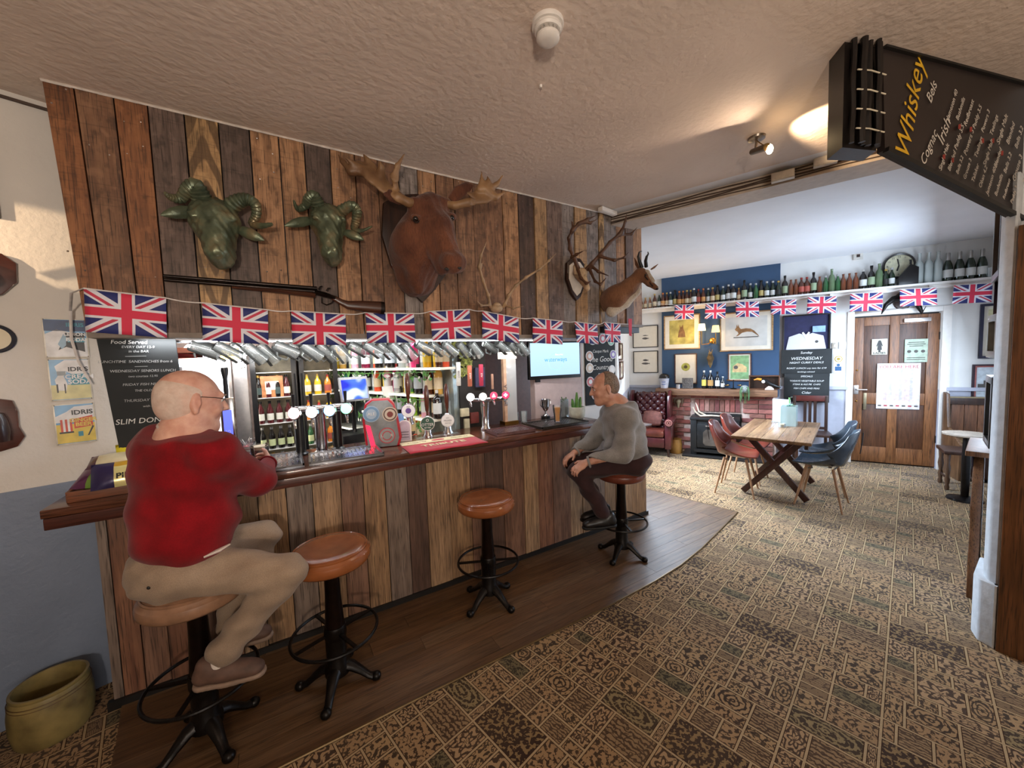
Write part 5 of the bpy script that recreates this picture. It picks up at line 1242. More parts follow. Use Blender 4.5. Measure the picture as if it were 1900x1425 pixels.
DESC = {'a': 'brown beer bottle with cream label', 'b': 'dark green beer bottle with white label', 'c': 'brown beer bottle with orange label', 'd': 'squat black bottle with white label', 'e': 'near-black bottle with yellow label', 'f': 'tall dark bottle with green label', 'g': 'plain green glass bottle', 'h': 'plain brown glass bottle without label', 'i': 'stout brown bottle with red label', 'j': 'small pale brown bottle', 'k': 'tall empty olive glass bottle', 'm': 'dark green bottle with black label'}
MS = {k: bottle_mesh(*v) for k, v in VARS.items()}
bx1 = [1175, 1184, 1192, 1200, 1208, 1217, 1225, 1232, 1239, 1246, 1254, 1262, 1269, 1276, 1283, 1289, 1297, 1306, 1315, 1323, 1332, 1342, 1352, 1361, 1371, 1381, 1392, 1402, 1412, 1422, 1433, 1443, 1455]
seq1 = 'jjjjjabcabeccaadicbaebddjfbgebbmfd'
for i, px in enumerate(bx1):
    s_, _ = fs(px, 560); k = seq1[i]
    put_bottle(MS[k], fw(s_, .09+.02*(i % 2), HS+.001), '%s, %s from left on high shelf' % (DESC[k], ORD[i] if i < 30 else ['thirty-first', 'thirty-second', 'thirty-third'][i-30]), 'bottle collection on the high shelf')
bx2 = [(1466, 'h'), (1475, 'h'), (1485, 'i'), (1495, 'i'), (1507, 'f'), (1518, 'h'), (1529, 'g'), (1540, 'k'), (1551, 'g'), (1561, 'h'), (1572, 'h'), (1584, 'h'), (1597, 'd'), (1612, 'f'), (1626, 'k'), (1638, 'm'), (1649, 'b')]
for i, (px, k) in enumerate(bx2):
    s_, _ = fs(px, 560)
    put_bottle(MS[k], fw(s_, .10, HS+.001), '%s, %s past the navy breast on high shelf' % (DESC[k], ORD[i]), 'bottle collection on the high shelf')
cj = bottle_mesh('wine', glass('bottle_clear', 'dfe8e4', .6, .05), None, None, .40)
for i, px in enumerate((1699, 1716, 1733)): s_, _ = fs(px, 540); put_bottle(cj, fw(s_, .10, HS+.001), 'tall empty clear glass bottle, %s of three right of the clock' % ORD[i], 'clear glass bottles on the high shelf')
cp = bottle_mesh('champ', DGR, lm('white', 'c9c9c4'), cm2('foil', 'a9a6a2'), .36)
for i, px in enumerate((1751, 1772, 1792, 1813)): s_, _ = fs(px, 540); put_bottle(cp, fw(s_, .10, HS+.001), 'dark champagne bottle with silver foil neck, %s of four at the right end' % ORD[i], 'champagne bottles on the high shelf')
s_, _ = fs(1677, 530); cdk = thing('slate_case', 'black slanted case standing on the high shelf below the clock', 'case', fw(s_, .12, HS+.001), FROT)
G().prism([(-.09, 0), (.10, 0), (.10, .22), (.02, .27), (-.09, .10)], (0, .03, 0), (1, 0, 0), (0, 0, 1), (0, -1, 0), .07).build('case_body', M_BLKP, cdk, bevel=.004); G().tube([(.03, 0, .26), (.03, 0, .33)], .012, 8).build('handle', M_BLKP, cdk)
for i, px in enumerate((1828, 1838)): s_, _ = fs(px, 530); t = thing('tumbler', 'clear tumbler, %s at the right end of the high shelf' % ['first', 'last'][i], 'glass', fw(s_, .12, HS+.001)); G().lathe([(0, 0), (.033, 0), (.038, .12), (.036, .12), (.031, .006), (0, .006)], n=16, cap=False).build('glass', M_GLASS, t); G().lathe([(0, .004), (.03, .004), (.03, .012), (0, .012)], n=16).build('base', M_GLASS, t)

# ================================================================ back bar: glazed fridges, shelves of spirits
def fridge(label, x0, x1, zt, content, handle):
    w = x1-x0; t = thing('drinks_fridge', label, 'fridge', ((x0+x1)/2, 4.60, 0), 0, 'tall glass-door drinks fridges'); d = .48; fr = .045
    g = G(); g.b2((-w/2, .012, 0), (w/2, d, .10)).b2((-w/2, .012, zt-.06), (w/2, d, zt)).b2((-w/2, .012, .1), (-w/2+.02, d, zt-.06)).b2((w/2-.02, .012, .1), (w/2, d, zt-.06)).build('cabinet', M_BLKP, t)
    G().b2((-w/2+.021, d-.02, .1), (w/2-.021, d-.005, zt-.06)).build('lining', mat('fridge_lining', 'c9bda2', .6), t, smooth=False)
    dr = thing_part('door', t)
    g = G()
    for a in (((-w/2, -.02, .1), (-w/2+fr, .010, zt)), ((w/2-fr, -.02, .1), (w/2, .010, zt)), ((-w/2+fr, -.02, zt-.05), (w/2-fr, .010, zt)), ((-w/2+fr, -.02, .1), (w/2-fr, .010, .16))): g.b2(*a)
    g.build('door_frame', M_BLKP, dr)
    G().b2((-w/2+fr, -.006, .16), (w/2-fr, -.003, zt-.05)).build('glass_pane', M_GLASSPANE, dr, smooth=False)
    G().tube([(handle*(w/2-.02), -.045, .9), (handle*(w/2-.02), -.045, 1.6)], .008, 8).build('handle', M_BLKP, dr)
    for z in (.55, .82, 1.09, 1.36, 1.62):
        G().b2((-w/2+.022, .03, z-.006), (w/2-.022, d-.03, z)).build('wire_shelf', M_TRIM, t, smooth=False)
    for s_ in (-1, 1): G().b2((s_*(w/2-.03)-.006, .04, .2), (s_*(w/2-.03)+.006, .05, zt-.1)).build('light_strip', emis('fridge_strip', 'fff4e2', 3.2), t, smooth=False)
    return t
def thing_part(name, parent):
    o = bpy.data.objects.new(name, None); COL.objects.link(o); o.parent = parent; o.empty_display_size = .03; return o
fa = fridge('left glass-door fridge stocked with labelled brown beer bottles', -.235, .165, 1.86, 0, 1)
fb = fridge('right glass-door fridge with orange and red drinks behind glass', .19, .56, 1.84, 1, -1)
FB = {'p': bottle_mesh('beer', gm('wineglass', '4a1a1c'), lm('cream2', 'd9d3c2'), cm2('black', '1d1b1a'), .23), 'q': bottle_mesh('beer', DRK, lm('lime', 'c9cf9a'), cm2('silver', 'b5b5b5'), .23), 'r': bottle_mesh('beer', DRK, lm('dark', '3c4a46'), cm2('gold', 'b39550'), .23), 's': bottle_mesh('fat', gm('orange', 'd9802a'), lm('red', 'a24a3c'), cm2('red', '9b3a34'), .21), 't': bottle_mesh('fat', gm('yellow', 'd9b22e'), lm('cream2', 'd9d3c2'), cm2('gold', 'b39550'), .22), 'u': bottle_mesh('fat', gm('redd', 'b3342c'), lm('cream2', 'd9d3c2'), cm2('gold', 'b39550'), .2), 'v': bottle_mesh('beer', GRN2, lm('lime', 'c9cf9a'), cm2('silver', 'b5b5b5'), .22), 'w': bottle_mesh('fat', gm('rose', 'c77f86'), lm('pinkl', 'd9b0b0'), cm2('gold', 'b39550'), .2)}
rowsA = ((1.091, 'pppp', 'second shelf from the top'), (.821, 'qqqq', 'third shelf from the top'), (1.361, 'rprp', 'upper shelf'), (.551, 'rrqw', 'lowest visible shelf'))
FD = {'p': 'dark red bottle with cream label', 'q': 'black bottle with pale lime label', 'r': 'dark bottle with grey-green label', 's': 'orange drink bottle', 't': 'yellow drink bottle', 'u': 'red drink bottle', 'v': 'green bottle', 'w': 'pink bottle'}
for z, row, nm in rowsA:
    for i, k in enumerate(row): put_bottle(FB[k], (-.175+.082*i, 4.68, z), '%s in left fridge, %s, %s along' % (FD[k], nm, ORD[i]), 'bottles in the left fridge')
for z, row, nm in ((1.361, 'tts', 'upper shelf'), (1.091, 'sut', 'middle shelf'), (.821, 'vus', 'lower shelf'), (.551, 'vvt', 'bottom shelf')):
    for i, k in enumerate(row): put_bottle(FB[k], (.265+.1*i, 4.68, z), '%s in right fridge, %s, %s along' % (FD[k], nm, ORD[i]), 'bottles in the right fridge')
bxp = thing('drinks_box', 'orange printed card carton on the top shelf of the left fridge', 'carton', (-.06, 4.72, 1.363)); G().box((0, 0, .11), (.20, .12, .22)).build('carton', mat('carton_orange', 'bf7a4a', .6, var=.25, scale=18), bxp, bevel=.003)
G().box((.0, -.0615, .12), (.12, .002, .09)).build('print_panel', M_CREAM, bxp)

# shelf wall: planks of bottles running back into the corner
B0, B1 = Vector((.70, 5.12, 0)), Vector((1.30, 3.10, 0)); BU = (B1-B0).normalized(); BNR = Vector((BU.y, -BU.x, 0)); BL_ = (B1-B0).length; BROT = math.atan2(BU.y, BU.x)
g = G(); g.prism([(-.1, 0), (BL_, 0), (BL_, 2.6), (-.1, 2.6)], B0-BNR*.0, BU, (0, 0, 1), -BNR, .06)
tag(g.build('wall_backbar', mat('backbar_mirror', '9aa3a0', .18, .55, var=.1), smooth=False), kind='structure', label='mirrored back panel behind the spirit shelves')
bw = lambda s, d, z: B0+BU*s+BNR*d+Vector((0, 0, z))
def sb(px, py):
    p = atw(px, py, B0, B0+BU); return (p-B0).dot(BU)
shelfz = ((1.627, sb(625, 684), sb(846, 681), 'top'), (1.385, sb(640, 720), sb(824, 731), 'middle'), (1.175, sb(700, 755), sb(832, 776), 'lower'), (.95, 0, BL_, 'bottom'))
for z, a, b, nm in shelfz:
    sh_ = thing('spirit_shelf', '%s back-bar shelf, lit white edge, right of the fridges' % nm, 'shelf', bw((a+b)/2, .09, z), BROT, 'back-bar shelves')
    G().box((0, 0, -.011), (b-a, .17, .022)).build('shelf_board', mat('shelf_cream', 'd8d2be', .4), sh_, bevel=.002)
    G().box((0, -.088, -.011), (b-a, .004, .018)).build('lit_edge', emis('led_edge', 'fff6e2', 1.6), sh_, smooth=False)
SPC = {'A': ('spirit', gm('yel', 'e0a81e'), lm('gold', 'd8b83c'), cm2('gold', 'b39550'), .26), 'B': ('spirit', gm('ind', '3a2a5a'), lm('white', 'c9c9c4'), cm2('black', '1d1b1a'), .26), 'C': ('spirit', gm('gold2', 'c79a4a'), lm('cream', 'cbb795'), cm2('black', '1d1b1a'), .27),
       'D': ('spirit', gm('pale', 'c9cfa0'), lm('white', 'c9c9c4'), cm2('silver', 'b5b5b5'), .28), 'E': ('spirit', gm('pinkb', 'd99aa8'), lm('white', 'c9c9c4'), cm2('silver', 'b5b5b5'), .26), 'F': ('wine', gm('maroon', '6b1432'), lm('white', 'c9c9c4'), cm2('red', '9b3a34'), .29),
       'G': ('spirit', gm('coral', 'd9502e'), lm('cream', 'cbb795'), cm2('red', '9b3a34'), .25), 'H': ('spirit', DRK, lm('silver', 'b9c0c6'), cm2('black', '1d1b1a'), .27), 'I': ('square', glass('bottle_clear', 'dfe8e4', .6, .05), lm('white', 'c9c9c4'), cm2('silver', 'b5b5b5'), .25),
       'J': ('square', gm('teal', '5fb0a8'), None, cm2('silver', 'b5b5b5'), .22), 'K': ('square', gm('skyb', '8fb6d2'), None, cm2('silver', 'b5b5b5'), .22), 'L': ('spirit', DRK, lm('white', 'c9c9c4'), cm2('white', 'd0cfca'), .25), 'M': ('spirit', gm('hotpink', 'd93a78'), lm('hotpink', 'c93a6c'), cm2('red', '9b3a34'), .28), 'N': ('spirit', gm('lime', '9cc43a'), lm('lime2', 'b8c87a'), cm2('green', '3c7a3c'), .25), 'O': ('wine', AMB, lm('cream', 'cbb795'), cm2('gold', 'b39550'), .28)}
SPD = dict(A='bright yellow', B='dark indigo', C='golden', D='pale green', E='pale pink', F='dark maroon', G='orange-red', H='black and silver', I='clear white-labelled', J='teal glass', K='sky blue glass', L='black white-capped', M='hot pink', N='lime green', O='amber wine-shaped')
SM = {k: bottle_mesh(*v) for k, v in SPC.items()}
for z, rowk, px0, px1, nm, py in ((1.628, 'ABCDEFFGHHHLIEMIAAOG', 628, 843, 'top', 660), (1.386, 'IIJKIJLIGAEMIADLHIOC', 640, 822, 'middle', 705), (1.176, 'HLGDHCNNEOL', 716, 828, 'lower', 750), (.951, 'DLEHNGC', 700, 800, 'bottom', 820)):
    n = len(rowk)
    for i, k in enumerate(rowk):
        s_ = sb(px0+(px1-px0)*i/(n-1), py)
        s_ = min(max(s_, .05), BL_-.03)
        put_bottle(SM[k], bw(s_, .10-.045*(i % 2), z), '%s spirit bottle on the %s back-bar shelf, %s from the left' % (SPD[k], nm, ORD[i]), 'spirit bottles on the %s back-bar shelf' % nm)
# trailing leaves and blossom along the shelf edges
M_LEAF = mat('leaf_green', '55883c', .5, var=.3, scale=30); M_PET = mat('blossom_white', 'd9d6c4', .7)
for z, a, b, nm in shelfz[:3]:
    gd = thing('leaf_garland', 'garland of green leaves and white blossom hanging from the %s shelf edge' % nm, 'garland', bw((a+b)/2, .19, z), BROT, 'leaf garlands on the back-bar shelves')
    g, g2 = G(), G(); rq = random.Random(int(z*100)); L_ = b-a; n = int(L_*42)
    for i in range(n):
        x = -L_/2+L_*rq.random(); y = -.03-.02*rq.random(); zz = -.03-.07*rq.random(); a_ = rq.uniform(0, 6.28); l = .022+.016*rq.random()
        d = Vector((math.cos(a_), -.3*rq.random(), math.sin(a_)))*l; w_ = Vector((-d.z, .01, d.x))*.4; c = Vector((x, y, zz))
        (g if rq.random() < .7 else g2).add([c-d, c+w_+Vector((0, -.004, 0)), c+d, c-w_], [(0, 1, 2, 3)])
    for gg, nn, mm_ in ((g, 'leaves', M_LEAF), (g2, 'blossom', M_PET)):
        o = gg.build(nn, mm_, gd, smooth=False); o['kind'] = 'stuff'; o.modifiers.new('t', 'SOLIDIFY').thickness = .002
    G().tube([(-L_/2, -.03, -.035), (0, -.035, -.05), (L_/2, -.03, -.035)], .004, 6).build('vine_stem', M_LEAF, gd)
# till
ti = thing('touchscreen_till', 'tilted touchscreen till with a blue display on the back bar', 'till', aty(657, 722, 3.9), R(12))
TM = Matrix.Rotation(R(-12), 3, 'X')
G().box((0, 0, 0), (.27, .03, .235), M=TM).build('casing', mat('till_grey', 'a9a8aa', .4), ti, bevel=.006)
mm, N, L, B = new_mat('till_screen'); n_, _ = noise_node(N, L, 6, 1); B.inputs['Base Color'].default_value = (0, 0, 0, 1)
L.new(ramp(N, L, n_.outputs[0], [(.38, lin('0a1fb4')), (.5, lin('3f66ef')), (.62, lin('dfeaff'))]), B.inputs['Emission Color']); B.inputs['Emission Strength'].default_value = 1.3
G().box((0, -.017, .0), (.235, .003, .19), M=TM).build('screen', mm, ti, smooth=False)
G().tube([(0, .01, -.1), (0, .05, -.2), (0, .05, -.42)], .02, 8).build('stand', M_BLKP, ti)
G().b2((-.16, -.10, -.64), (.16, .22, -.42)).build('till_base', M_BLKP, ti, bevel=.01)
pr_ = thing('card_terminal', 'small black card terminal with a white paper slip right of the till', 'card terminal', aty(720, 752, 3.8), R(12)); G().box((0, 0, 0), (.08, .06, .10)).build('body', M_BLKP, pr_, bevel=.008); G().box((.0, -.02, .12), (.11, .004, .14), M=Matrix.Rotation(R(-15), 3, 'X')).build('paper_slip', M_PAPER, pr_)
# work counter under it all
bkc = thing('back_counter', 'low dark counter running along the back bar below the shelves', 'counter', (.9, 4.2, 0))
g = G(); g.prism([(.60, 3.3), (1.20, 3.1), (1.24, 3.3), (.9, 4.45), (.62, 4.45), (.58, 4.4)], (0, 0, .88), (1, 0, 0), (0, 1, 0), (0, 0, 1), .03); g.build('worktop', M_STEEL, bkc, world=True)
g = G(); g.prism([(.64, 3.34), (1.17, 3.14), (1.2, 3.32), (.88, 4.4), (.64, 4.4)], (0, 0, 0), (1, 0, 0), (0, 1, 0), (0, 0, 1), .88); g.build('cabinet', M_BLKP, bkc, world=True)
# ivy-dressed dark post at the end of the shelves
iv = thing('ivy_post', 'dark post wound with yellow-green ivy at the right end of the back bar', 'post', (1.44, 3.12, 0))
G().b2((1.36, 3.10, 0), (1.62, 3.22, 1.90)).build('post', mat('post_black', '1c1613', .6), iv, world=True)
g = G(); rq = random.Random(6)
for i in range(150):
    t_ = rq.random(); px = 858-8*math.sin(t_*7)+rq.uniform(-9, 9); py = 628+t_*70; p = aty(px, py, 3.09-.03*rq.random()); a_ = rq.uniform(0, 6.28); l = .018+.012*rq.random()
    d = Vector((math.cos(a_), -.4, math.sin(a_)))*l; w_ = Vector((-d.z, .01, d.x))*.5; g.add([p-d, p+w_, p+d, p-w_], [(0, 1, 2, 3)])
o = g.build('ivy_leaves', mat('ivy_yellowgreen', '9aa050', .5, var=.35, scale=40), iv, world=True, smooth=False); o['kind'] = 'stuff'; o.modifiers.new('t', 'SOLIDIFY').thickness = .002
for k, (px, py, c, w, h) in enumerate(((880, 650, '2a2a28', .16, .10), (884, 662, 'b9b5ad', .08, .05), (890, 700, '3a3550', .12, .22), (862, 765, 'c8bd9c', .10, .09), (880, 775, '6b2a22', .10, .12), (866, 790, 'b8ae8e', .06, .16))):
    p = aty(px, py, 3.08); G().box(p, (w*.8, .03, h*.8)).build('pinned_card', mat('card_'+c, c, .6), iv, world=True, bevel=.003)
# steel column and bright dish-wash hood at the left
sc_ = thing('steel_column', 'tall brushed steel column left of the fridges', 'column', (-.35, 4.3, 0)); xa, xb = aty(433, 700, 4.3).x, aty(459, 700, 4.3).x
G().b2((xa, 4.3, 0), (xb, 4.42, 1.95)).build('column', M_STEEL, sc_, world=True, bevel=.004)
g = G(); rq = random.Random(3)
for i in range(22): p = aty(452+rq.uniform(-5, 5), 640+i*2.0, 4.28); g.sphere(p, .010, 6, 4)
o = g.build('bead_string', M_CHROME, sc_, world=True); o['kind'] = 'stuff'
hd = thing('lit_hood', 'brightly lit curved steel hood behind the man in red', 'hood', (-.55, 4.4, 0))
x0_, x1_ = aty(338, 700, 4.4).x, aty(432, 700, 4.4).x; xc = (x0_+x1_)/2; w = (x1_-x0_)/2
zc = aty(400, 700, 4.4).z; ar = [(-w, -.7)]+[(-w*math.cos(PI*k/14), .12+.22*math.sin(PI*k/14)) for k in range(15)]+[(w, -.7)]
ai = [(a*.86, b*.88 if b > 0 else b) for a, b in ar]
g = G()
for i in range(len(ar)-1): g.prism([ar[i], ar[i+1], ai[i+1], ai[i]], (xc, 4.40, zc), (1, 0, 0), (0, 0, 1), (0, -1, 0), .12)
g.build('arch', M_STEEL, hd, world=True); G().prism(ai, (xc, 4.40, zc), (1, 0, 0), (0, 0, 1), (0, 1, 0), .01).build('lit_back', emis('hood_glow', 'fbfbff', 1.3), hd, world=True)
for k, (px, py, c, ww, hh) in enumerate(((340, 656, 'a8644c', .26, .10), (341, 660, 'b8283c', .18, .05), (385, 651, '2a2026', .18, .12), (418, 656, 'd8b83a', .20, .10), (350, 673, '8f9aa2', .3, .07))):
    p = aty(px, py, 4.2); single('wall_placard', G().box(p, (ww, .012, hh)), mat('placard_'+c, c, .5), ['brown price placard high behind the bar', 'red price strip on the brown placard', 'black printed card beside the yellow one behind the bar', 'yellow notice card behind the bar left of the fridge', 'grey ledge below the placards behind the bar'][k], 'placard', bevel=.002)

# ================================================================ glasses hanging from the bulkhead
M_HG = glass('hanging_glass', 'a9aca8', .84, .06)
tk = [(350, 633), (372, 637), (398, 640), (425, 638), (452, 637), (480, 640), (508, 641), (535, 643), (560, 643), (590, 643), (618, 644), (646, 645), (675, 643), (700, 640), (724, 637), (748, 637), (772, 637), (798, 635), (823, 638), (850, 641), (874, 640), (898, 640), (922, 639), (944, 637), (962, 634)]
tkm = G().lathe([(.0, .0), (.030, .0), (.034, .01), (.038, .10), (.042, .145), (.040, .145), (.036, .10), (.031, .012), (0, .012)], n=14, cap=False).mesh('glass_body', M_HG)
bsm = G().lathe([(0, .0), (.030, .0), (.033, .018), (0, .018)], n=14).mesh('heavy_base', M_HG); hk = G().tube([(.034, 0, .11), (.06, 0, .105), (.064, 0, .05), (.036, 0, .035)], .006, 6).mesh('handle', M_HG)
rk = thing('glass_rack', 'steel rail under the bulkhead from which the tankards hang', 'rack', (1, 2.84, 1.86)); G().b2((-.5, 2.83, 1.835), (2.1, 2.85, 1.845)).build('rail', M_CHROME, rk, world=True); G().b2((-.5, 2.90, 1.835), (2.1, 2.92, 1.845)).build('rail', M_CHROME, rk, world=True)
for i, (px, py) in enumerate(tk):
    p = aty(px, py-4, 2.84+.05*(i % 2)); p.z = 1.80
    M = Matrix.Translation(p+Vector((0, 0, .02))) @ Matrix.Rotation(R(18), 4, 'Z') @ Matrix.Rotation(R(112+(i*37 % 31)), 4, 'Y')
    t = thing('hanging_tankard', 'clear glass tankard hanging under the bulkhead, %s from the left' % ORD[i], 'tankard', group='tankards hanging over the bar', mtx=M)
    link_mesh('glass_body', tkm, t); link_mesh('heavy_base', bsm, t); link_mesh('handle', hk, t)
# ================================================================ far room: fireplace
def fsd(px, py, d=0):
    a = FK+FN*d; p = atw(px, py, a, a+FU); return (p-a).dot(FU), p.z
def on_far(name, label, cat, s, z, d=0, group=None): return thing(name, label, cat, fw(s, d, z), FROT, group)
BRD, NVD = .12, .06
n0, _ = fsd(1228, 600, NVD); n1, _ = fsd(1447, 600, NVD)
g = G(); g.prism([(n0, .95), (n1, .95), (n1, 3), (n0, 3)], FK, FU, (0, 0, 1), FN, NVD)
tag(g.build('chimney_breast', M_NAVY, smooth=False), kind='structure', label='navy blue painted chimney breast above the fireplace')
b0, _ = fsd(1221, 780, BRD); b1, _ = fsd(1441, 780, BRD)
fp = on_far('fireplace', 'red brick fireplace surround with a thick timber mantel beam', 'fireplace', (b0+b1)/2, 0)
hw = (b1-b0)/2
BRM = [mat('brick_'+n, c, .85, var=.15, scale=25, bmp=.3, bscale=60) for n, c in (('red', '8a4a40'), ('rose', '9a5f55'), ('plum', '6f3c38'), ('brown', '7d5044'), ('pale', 'a3776a'))]
BRM = BRM[:4]+[BRM[0], BRM[1], BRM[4]]
G().b2((-hw, -BRD+.012, 0), (hw, 0, 1.0)).build('mortar_bed', mat('mortar_pink', 'b79f93', .9, bmp=.2), fp, smooth=False)
bme = [G().box((0, 0, 0), (.205, .03, .062)).mesh('brick', m, smooth=False, bevel=.004) for m in BRM]
bmv = [G().box((0, 0, 0), (.062, .03, .205)).mesh('brick', m, smooth=False, bevel=.004) for m in BRM]
bmh = [G().box((0, 0, 0), (.098, .03, .062)).mesh('brick', m, smooth=False, bevel=.004) for m in BRM]
rb = random.Random(12); arch0, arch1 = -.30, .42
for r in range(13):
    z = .045+r*.0745; x = -hw+.003+(0 if r % 2 else .05)
    if r % 2 == 0: link_mesh('brick', rb.choice(bmh), fp, (-hw+.052-.003, -BRD+rb.uniform(0, .005), z)); x = -hw+.105
    while x < hw-.05:
        w = .215; half = x+w > hw
        cxb = x+(.049 if half else .1025); wd2 = .05 if half else .1025
        if half and cxb+wd2 > hw+.01: break
        if 9 <= r <= 11 and cxb+wd2 > arch0 and cxb-wd2 < arch1:
            if cxb+wd2 > arch0 and cxb-wd2 < arch0-.06: link_mesh('brick', rb.choice(bmh), fp, (x+.05, -BRD+rb.uniform(0, .005), z))
            x = arch1+.008 if x < arch1 <= x+w+.0 else x+w; continue
        if r < 9 and cxb+wd2 > -.27 and cxb-wd2 < .40:
            x += w; continue
        link_mesh('brick', rb.choice(bmh if half else bme), fp, (cxb, -BRD+rb.uniform(0, .005), z)); x += w
for k in range(9): link_mesh('brick', rb.choice(bmv), fp, (arch0+.06+k*.0745, -BRD+rb.uniform(0, .004), .045+10*.0745))
G().b2((-.28, -BRD-.001, 0), (.41, -.01, .66)).build('fire_opening', M_BLACK, fp, smooth=False)
MZ0, MZ1 = .965, 1.075
m0, _ = fsd(1216, 715, .28); m1, _ = fsd(1443, 740, .28); mc = (b0+b1)/2
G().b2((m0-mc, -.30, MZ0), (m1-mc, -.0, MZ1)).build('mantel_beam', wood('mantel_oak', '8f6749', '6c4a33', 0, rough=.55), fp, bevel=.012)
G().b2((-.42, -.62, .0), (.80, -BRD-.01, .03)).build('hearth_slab', M_BLACK, fp, bevel=.004)
# stove
s0, _ = fsd(1281, 820, .5); s1, _ = fsd(1372, 820, .5); stw = (s1-s0); 
so = on_far('wood_stove', 'black cast-iron stove with a glazed door in front of the brick fireplace', 'stove', (s0+s1)/2, .031)
M_STOVE = mat('stove_black', '1a1b1c', .45, .3, var=.2)
h2 = stw/2
G().b2((-h2+.03, -.50, .05), (h2-.03, -.14, .56)).build('body', M_STOVE, so, bevel=.01)
G().b2((-h2-.005, -.53, .56), (h2+.005, -.13, .60)).build('top_plate', M_STOVE, so, bevel=.008)
for s_ in (-1, 1): G().b2((s_*(h2-.05)-.045, -.525, .0), (s_*(h2-.05)+.045, -.46, .56)).build('front_pilaster', M_STOVE, so, bevel=.006)
for s_ in (-1, 1): G().b2((s_*(h2-.06)-.03, -.26, .0), (s_*(h2-.06)+.03, -.2, .06)).build('foot', M_STOVE, so)
dr = thing_part('door', so)
G().b2((-h2+.10, -.525, .12), (h2-.10, -.501, .50)).build('door_frame', M_STOVE, dr, bevel=.008)
oct_ = [(-.20, -.10), (-.16, -.14), (.16, -.14), (.20, -.10), (.20, .08), (.15, .13), (-.15, .13), (-.20, .08)]
G().prism([(a*.78, b*.95) for a, b in oct_], (0, -.526, .29), (1, 0, 0), (0, 0, 1), (0, -1, 0), .004).build('door_glass', mat('smoky_stove_glass', '4f4740', .25, var=.25, scale=7), dr)
G().box((0, -.545, .475), (.24, .015, .018)).build('air_slider', M_STEEL, so); G().box((0, -.535, .07), (h2*2-.12, .02, .05)).build('ash_lip', M_STOVE, so)
# driftwood antler on the stove, ram skull on the bricks
an = on_far('stove_antler', 'pale branching antler lying on top of the black stove', 'antlers', (s0+s1)/2, .60+.032, .45)
for pts in ([(-.20, 0, .02), (-.05, -.01, .035), (.12, .0, .03), (.27, -.01, .015)], [(-.20, 0, .02), (-.27, .0, .08), (-.31, 0, .16)], [(-.12, 0, .03), (-.22, -.02, .09), (-.25, -.02, .19), (-.27, -.02, .24)]):
    G().tube(pts, [.014, .013, .010, .004][:len(pts)], 8).build('tine', mat('bone_pale', 'b9a892', .6), an)
a_, z_ = fsd(1259, 747, .16); sk = on_far('small_skull', 'small horned skull hung on the bricks left of the stove', 'skull', a_, z_, BRD+.006)
G().sphere((0, -.035, .02), .042, 14, 10, (1, .8, 1)).build('cranium', mat('bone_dull', '8f7f62', .6), sk); G().tube([(0, -.05, 0), (0, -.06, -.05), (0, -.05, -.09)], [.03, .02, .012], 10).build('snout', mat('bone_dull', '8f7f62', .6), sk)
for s_ in (-1, 1): G().tube([(s_*.03, -.03, .04), (s_*.06, -.03, .07), (s_*.065, -.03, .02), (s_*.045, -.03, -.06)], [.012, .011, .009, .003], 8).build('horn', mat('bone_dark', '6d5c44', .6), sk)

# crocks
M_STONE = mat('stoneware_ochre', 'b0803c', .3, var=.12, scale=5, coat=.4, col2='8c6230')
def crock(label, loc, r, h, m, inner):
    t = thing('stoneware_crock', label, 'crock', loc)
    G().lathe([(0, 0), (r*.84, 0), (r*.93, h*.08), (r, h*.35), (r, h*.62), (r*.94, h*.86), (r*.9, h*.93), (r*.93, h*.97), (r*.92, h), (r*.85, h), (r*.83, h*.93), (r*.86, h*.5), (r*.8, .03), (0, .03)], n=40, cap=False).build('pot', m, t)
    for zz in (.86, .80): G().ring((0, 0, h*zz), r*.955, r*.012, 40, 6).build('groove_band', inner, t)
    return t
q = atz(1259, 832, 0); crock('glazed ochre stoneware jar between armchair and stove', (fw(.86, .42)), .105, .24, M_STONE, mat('crock_brown', '6d4520', .4))
mm, N, L, B = new_mat('crock_salt_glaze'); B.inputs['Roughness'].default_value = .45; B.inputs['Coat Weight'].default_value = .2
n_, _ = noise_node(N, L, 9, 4); L.new(ramp(N, L, n_.outputs[0], [(.3, lin('57482c')), (.5, lin('7f7044')), (.7, lin('968350'))]), B.inputs['Base Color'])
ck = crock('large pale greenish stoneware crock on the floor below the blue wall', (-1.00, 2.60, 0), .135, .245, mm, mat('crock_brown2', '5a4126', .5))

# wing armchair
ac = on_far('wing_armchair', 'oxblood leather button-back wing armchair in the corner by the fireplace', 'armchair', .46, 0, .48)
ac.rotation_euler.z = FROT+R(4); ac.matrix_world = Matrix.Translation(fw(.46, .48, 0)) @ Matrix.Rotation(FROT+R(2), 4, 'Z'); MINV[ac.name] = ac.matrix_world.inverted()
M_OX = mat('oxblood_leather', '48191d', .28, var=.2, scale=8, coat=.3)
nx, ny = 30, 34; W_, H_ = .50, .62; vs = []
for j in range(ny+1):
    for i in range(nx+1):
        x, z = -W_/2+W_*i/nx, .40+H_*j/ny
        u_, v_ = (x/.125), (z-.40)/.125
        d1 = abs(((u_+v_)/1) % 2-1); d2 = abs(((u_-v_)/1) % 2-1)
        puff = .035*min(1, (min(1-d1 if d1 > .5 else d1, 1-d2 if d2 > .5 else d2)+0) * 3.0) if True else 0
        btn = ((u_ % 2)-1)
        vs.append((x, .12+.10*(z-.4)-puff-.02, z))
g = G(); g.add(vs, [(j*(nx+1)+i, j*(nx+1)+i+1, (j+1)*(nx+1)+i+1, (j+1)*(nx+1)+i) for j in range(ny) for i in range(nx)])
o = g.build('tufted_back', M_OX, ac); o.modifiers.new('t', 'SOLIDIFY').thickness = -.06
bt_ = G()
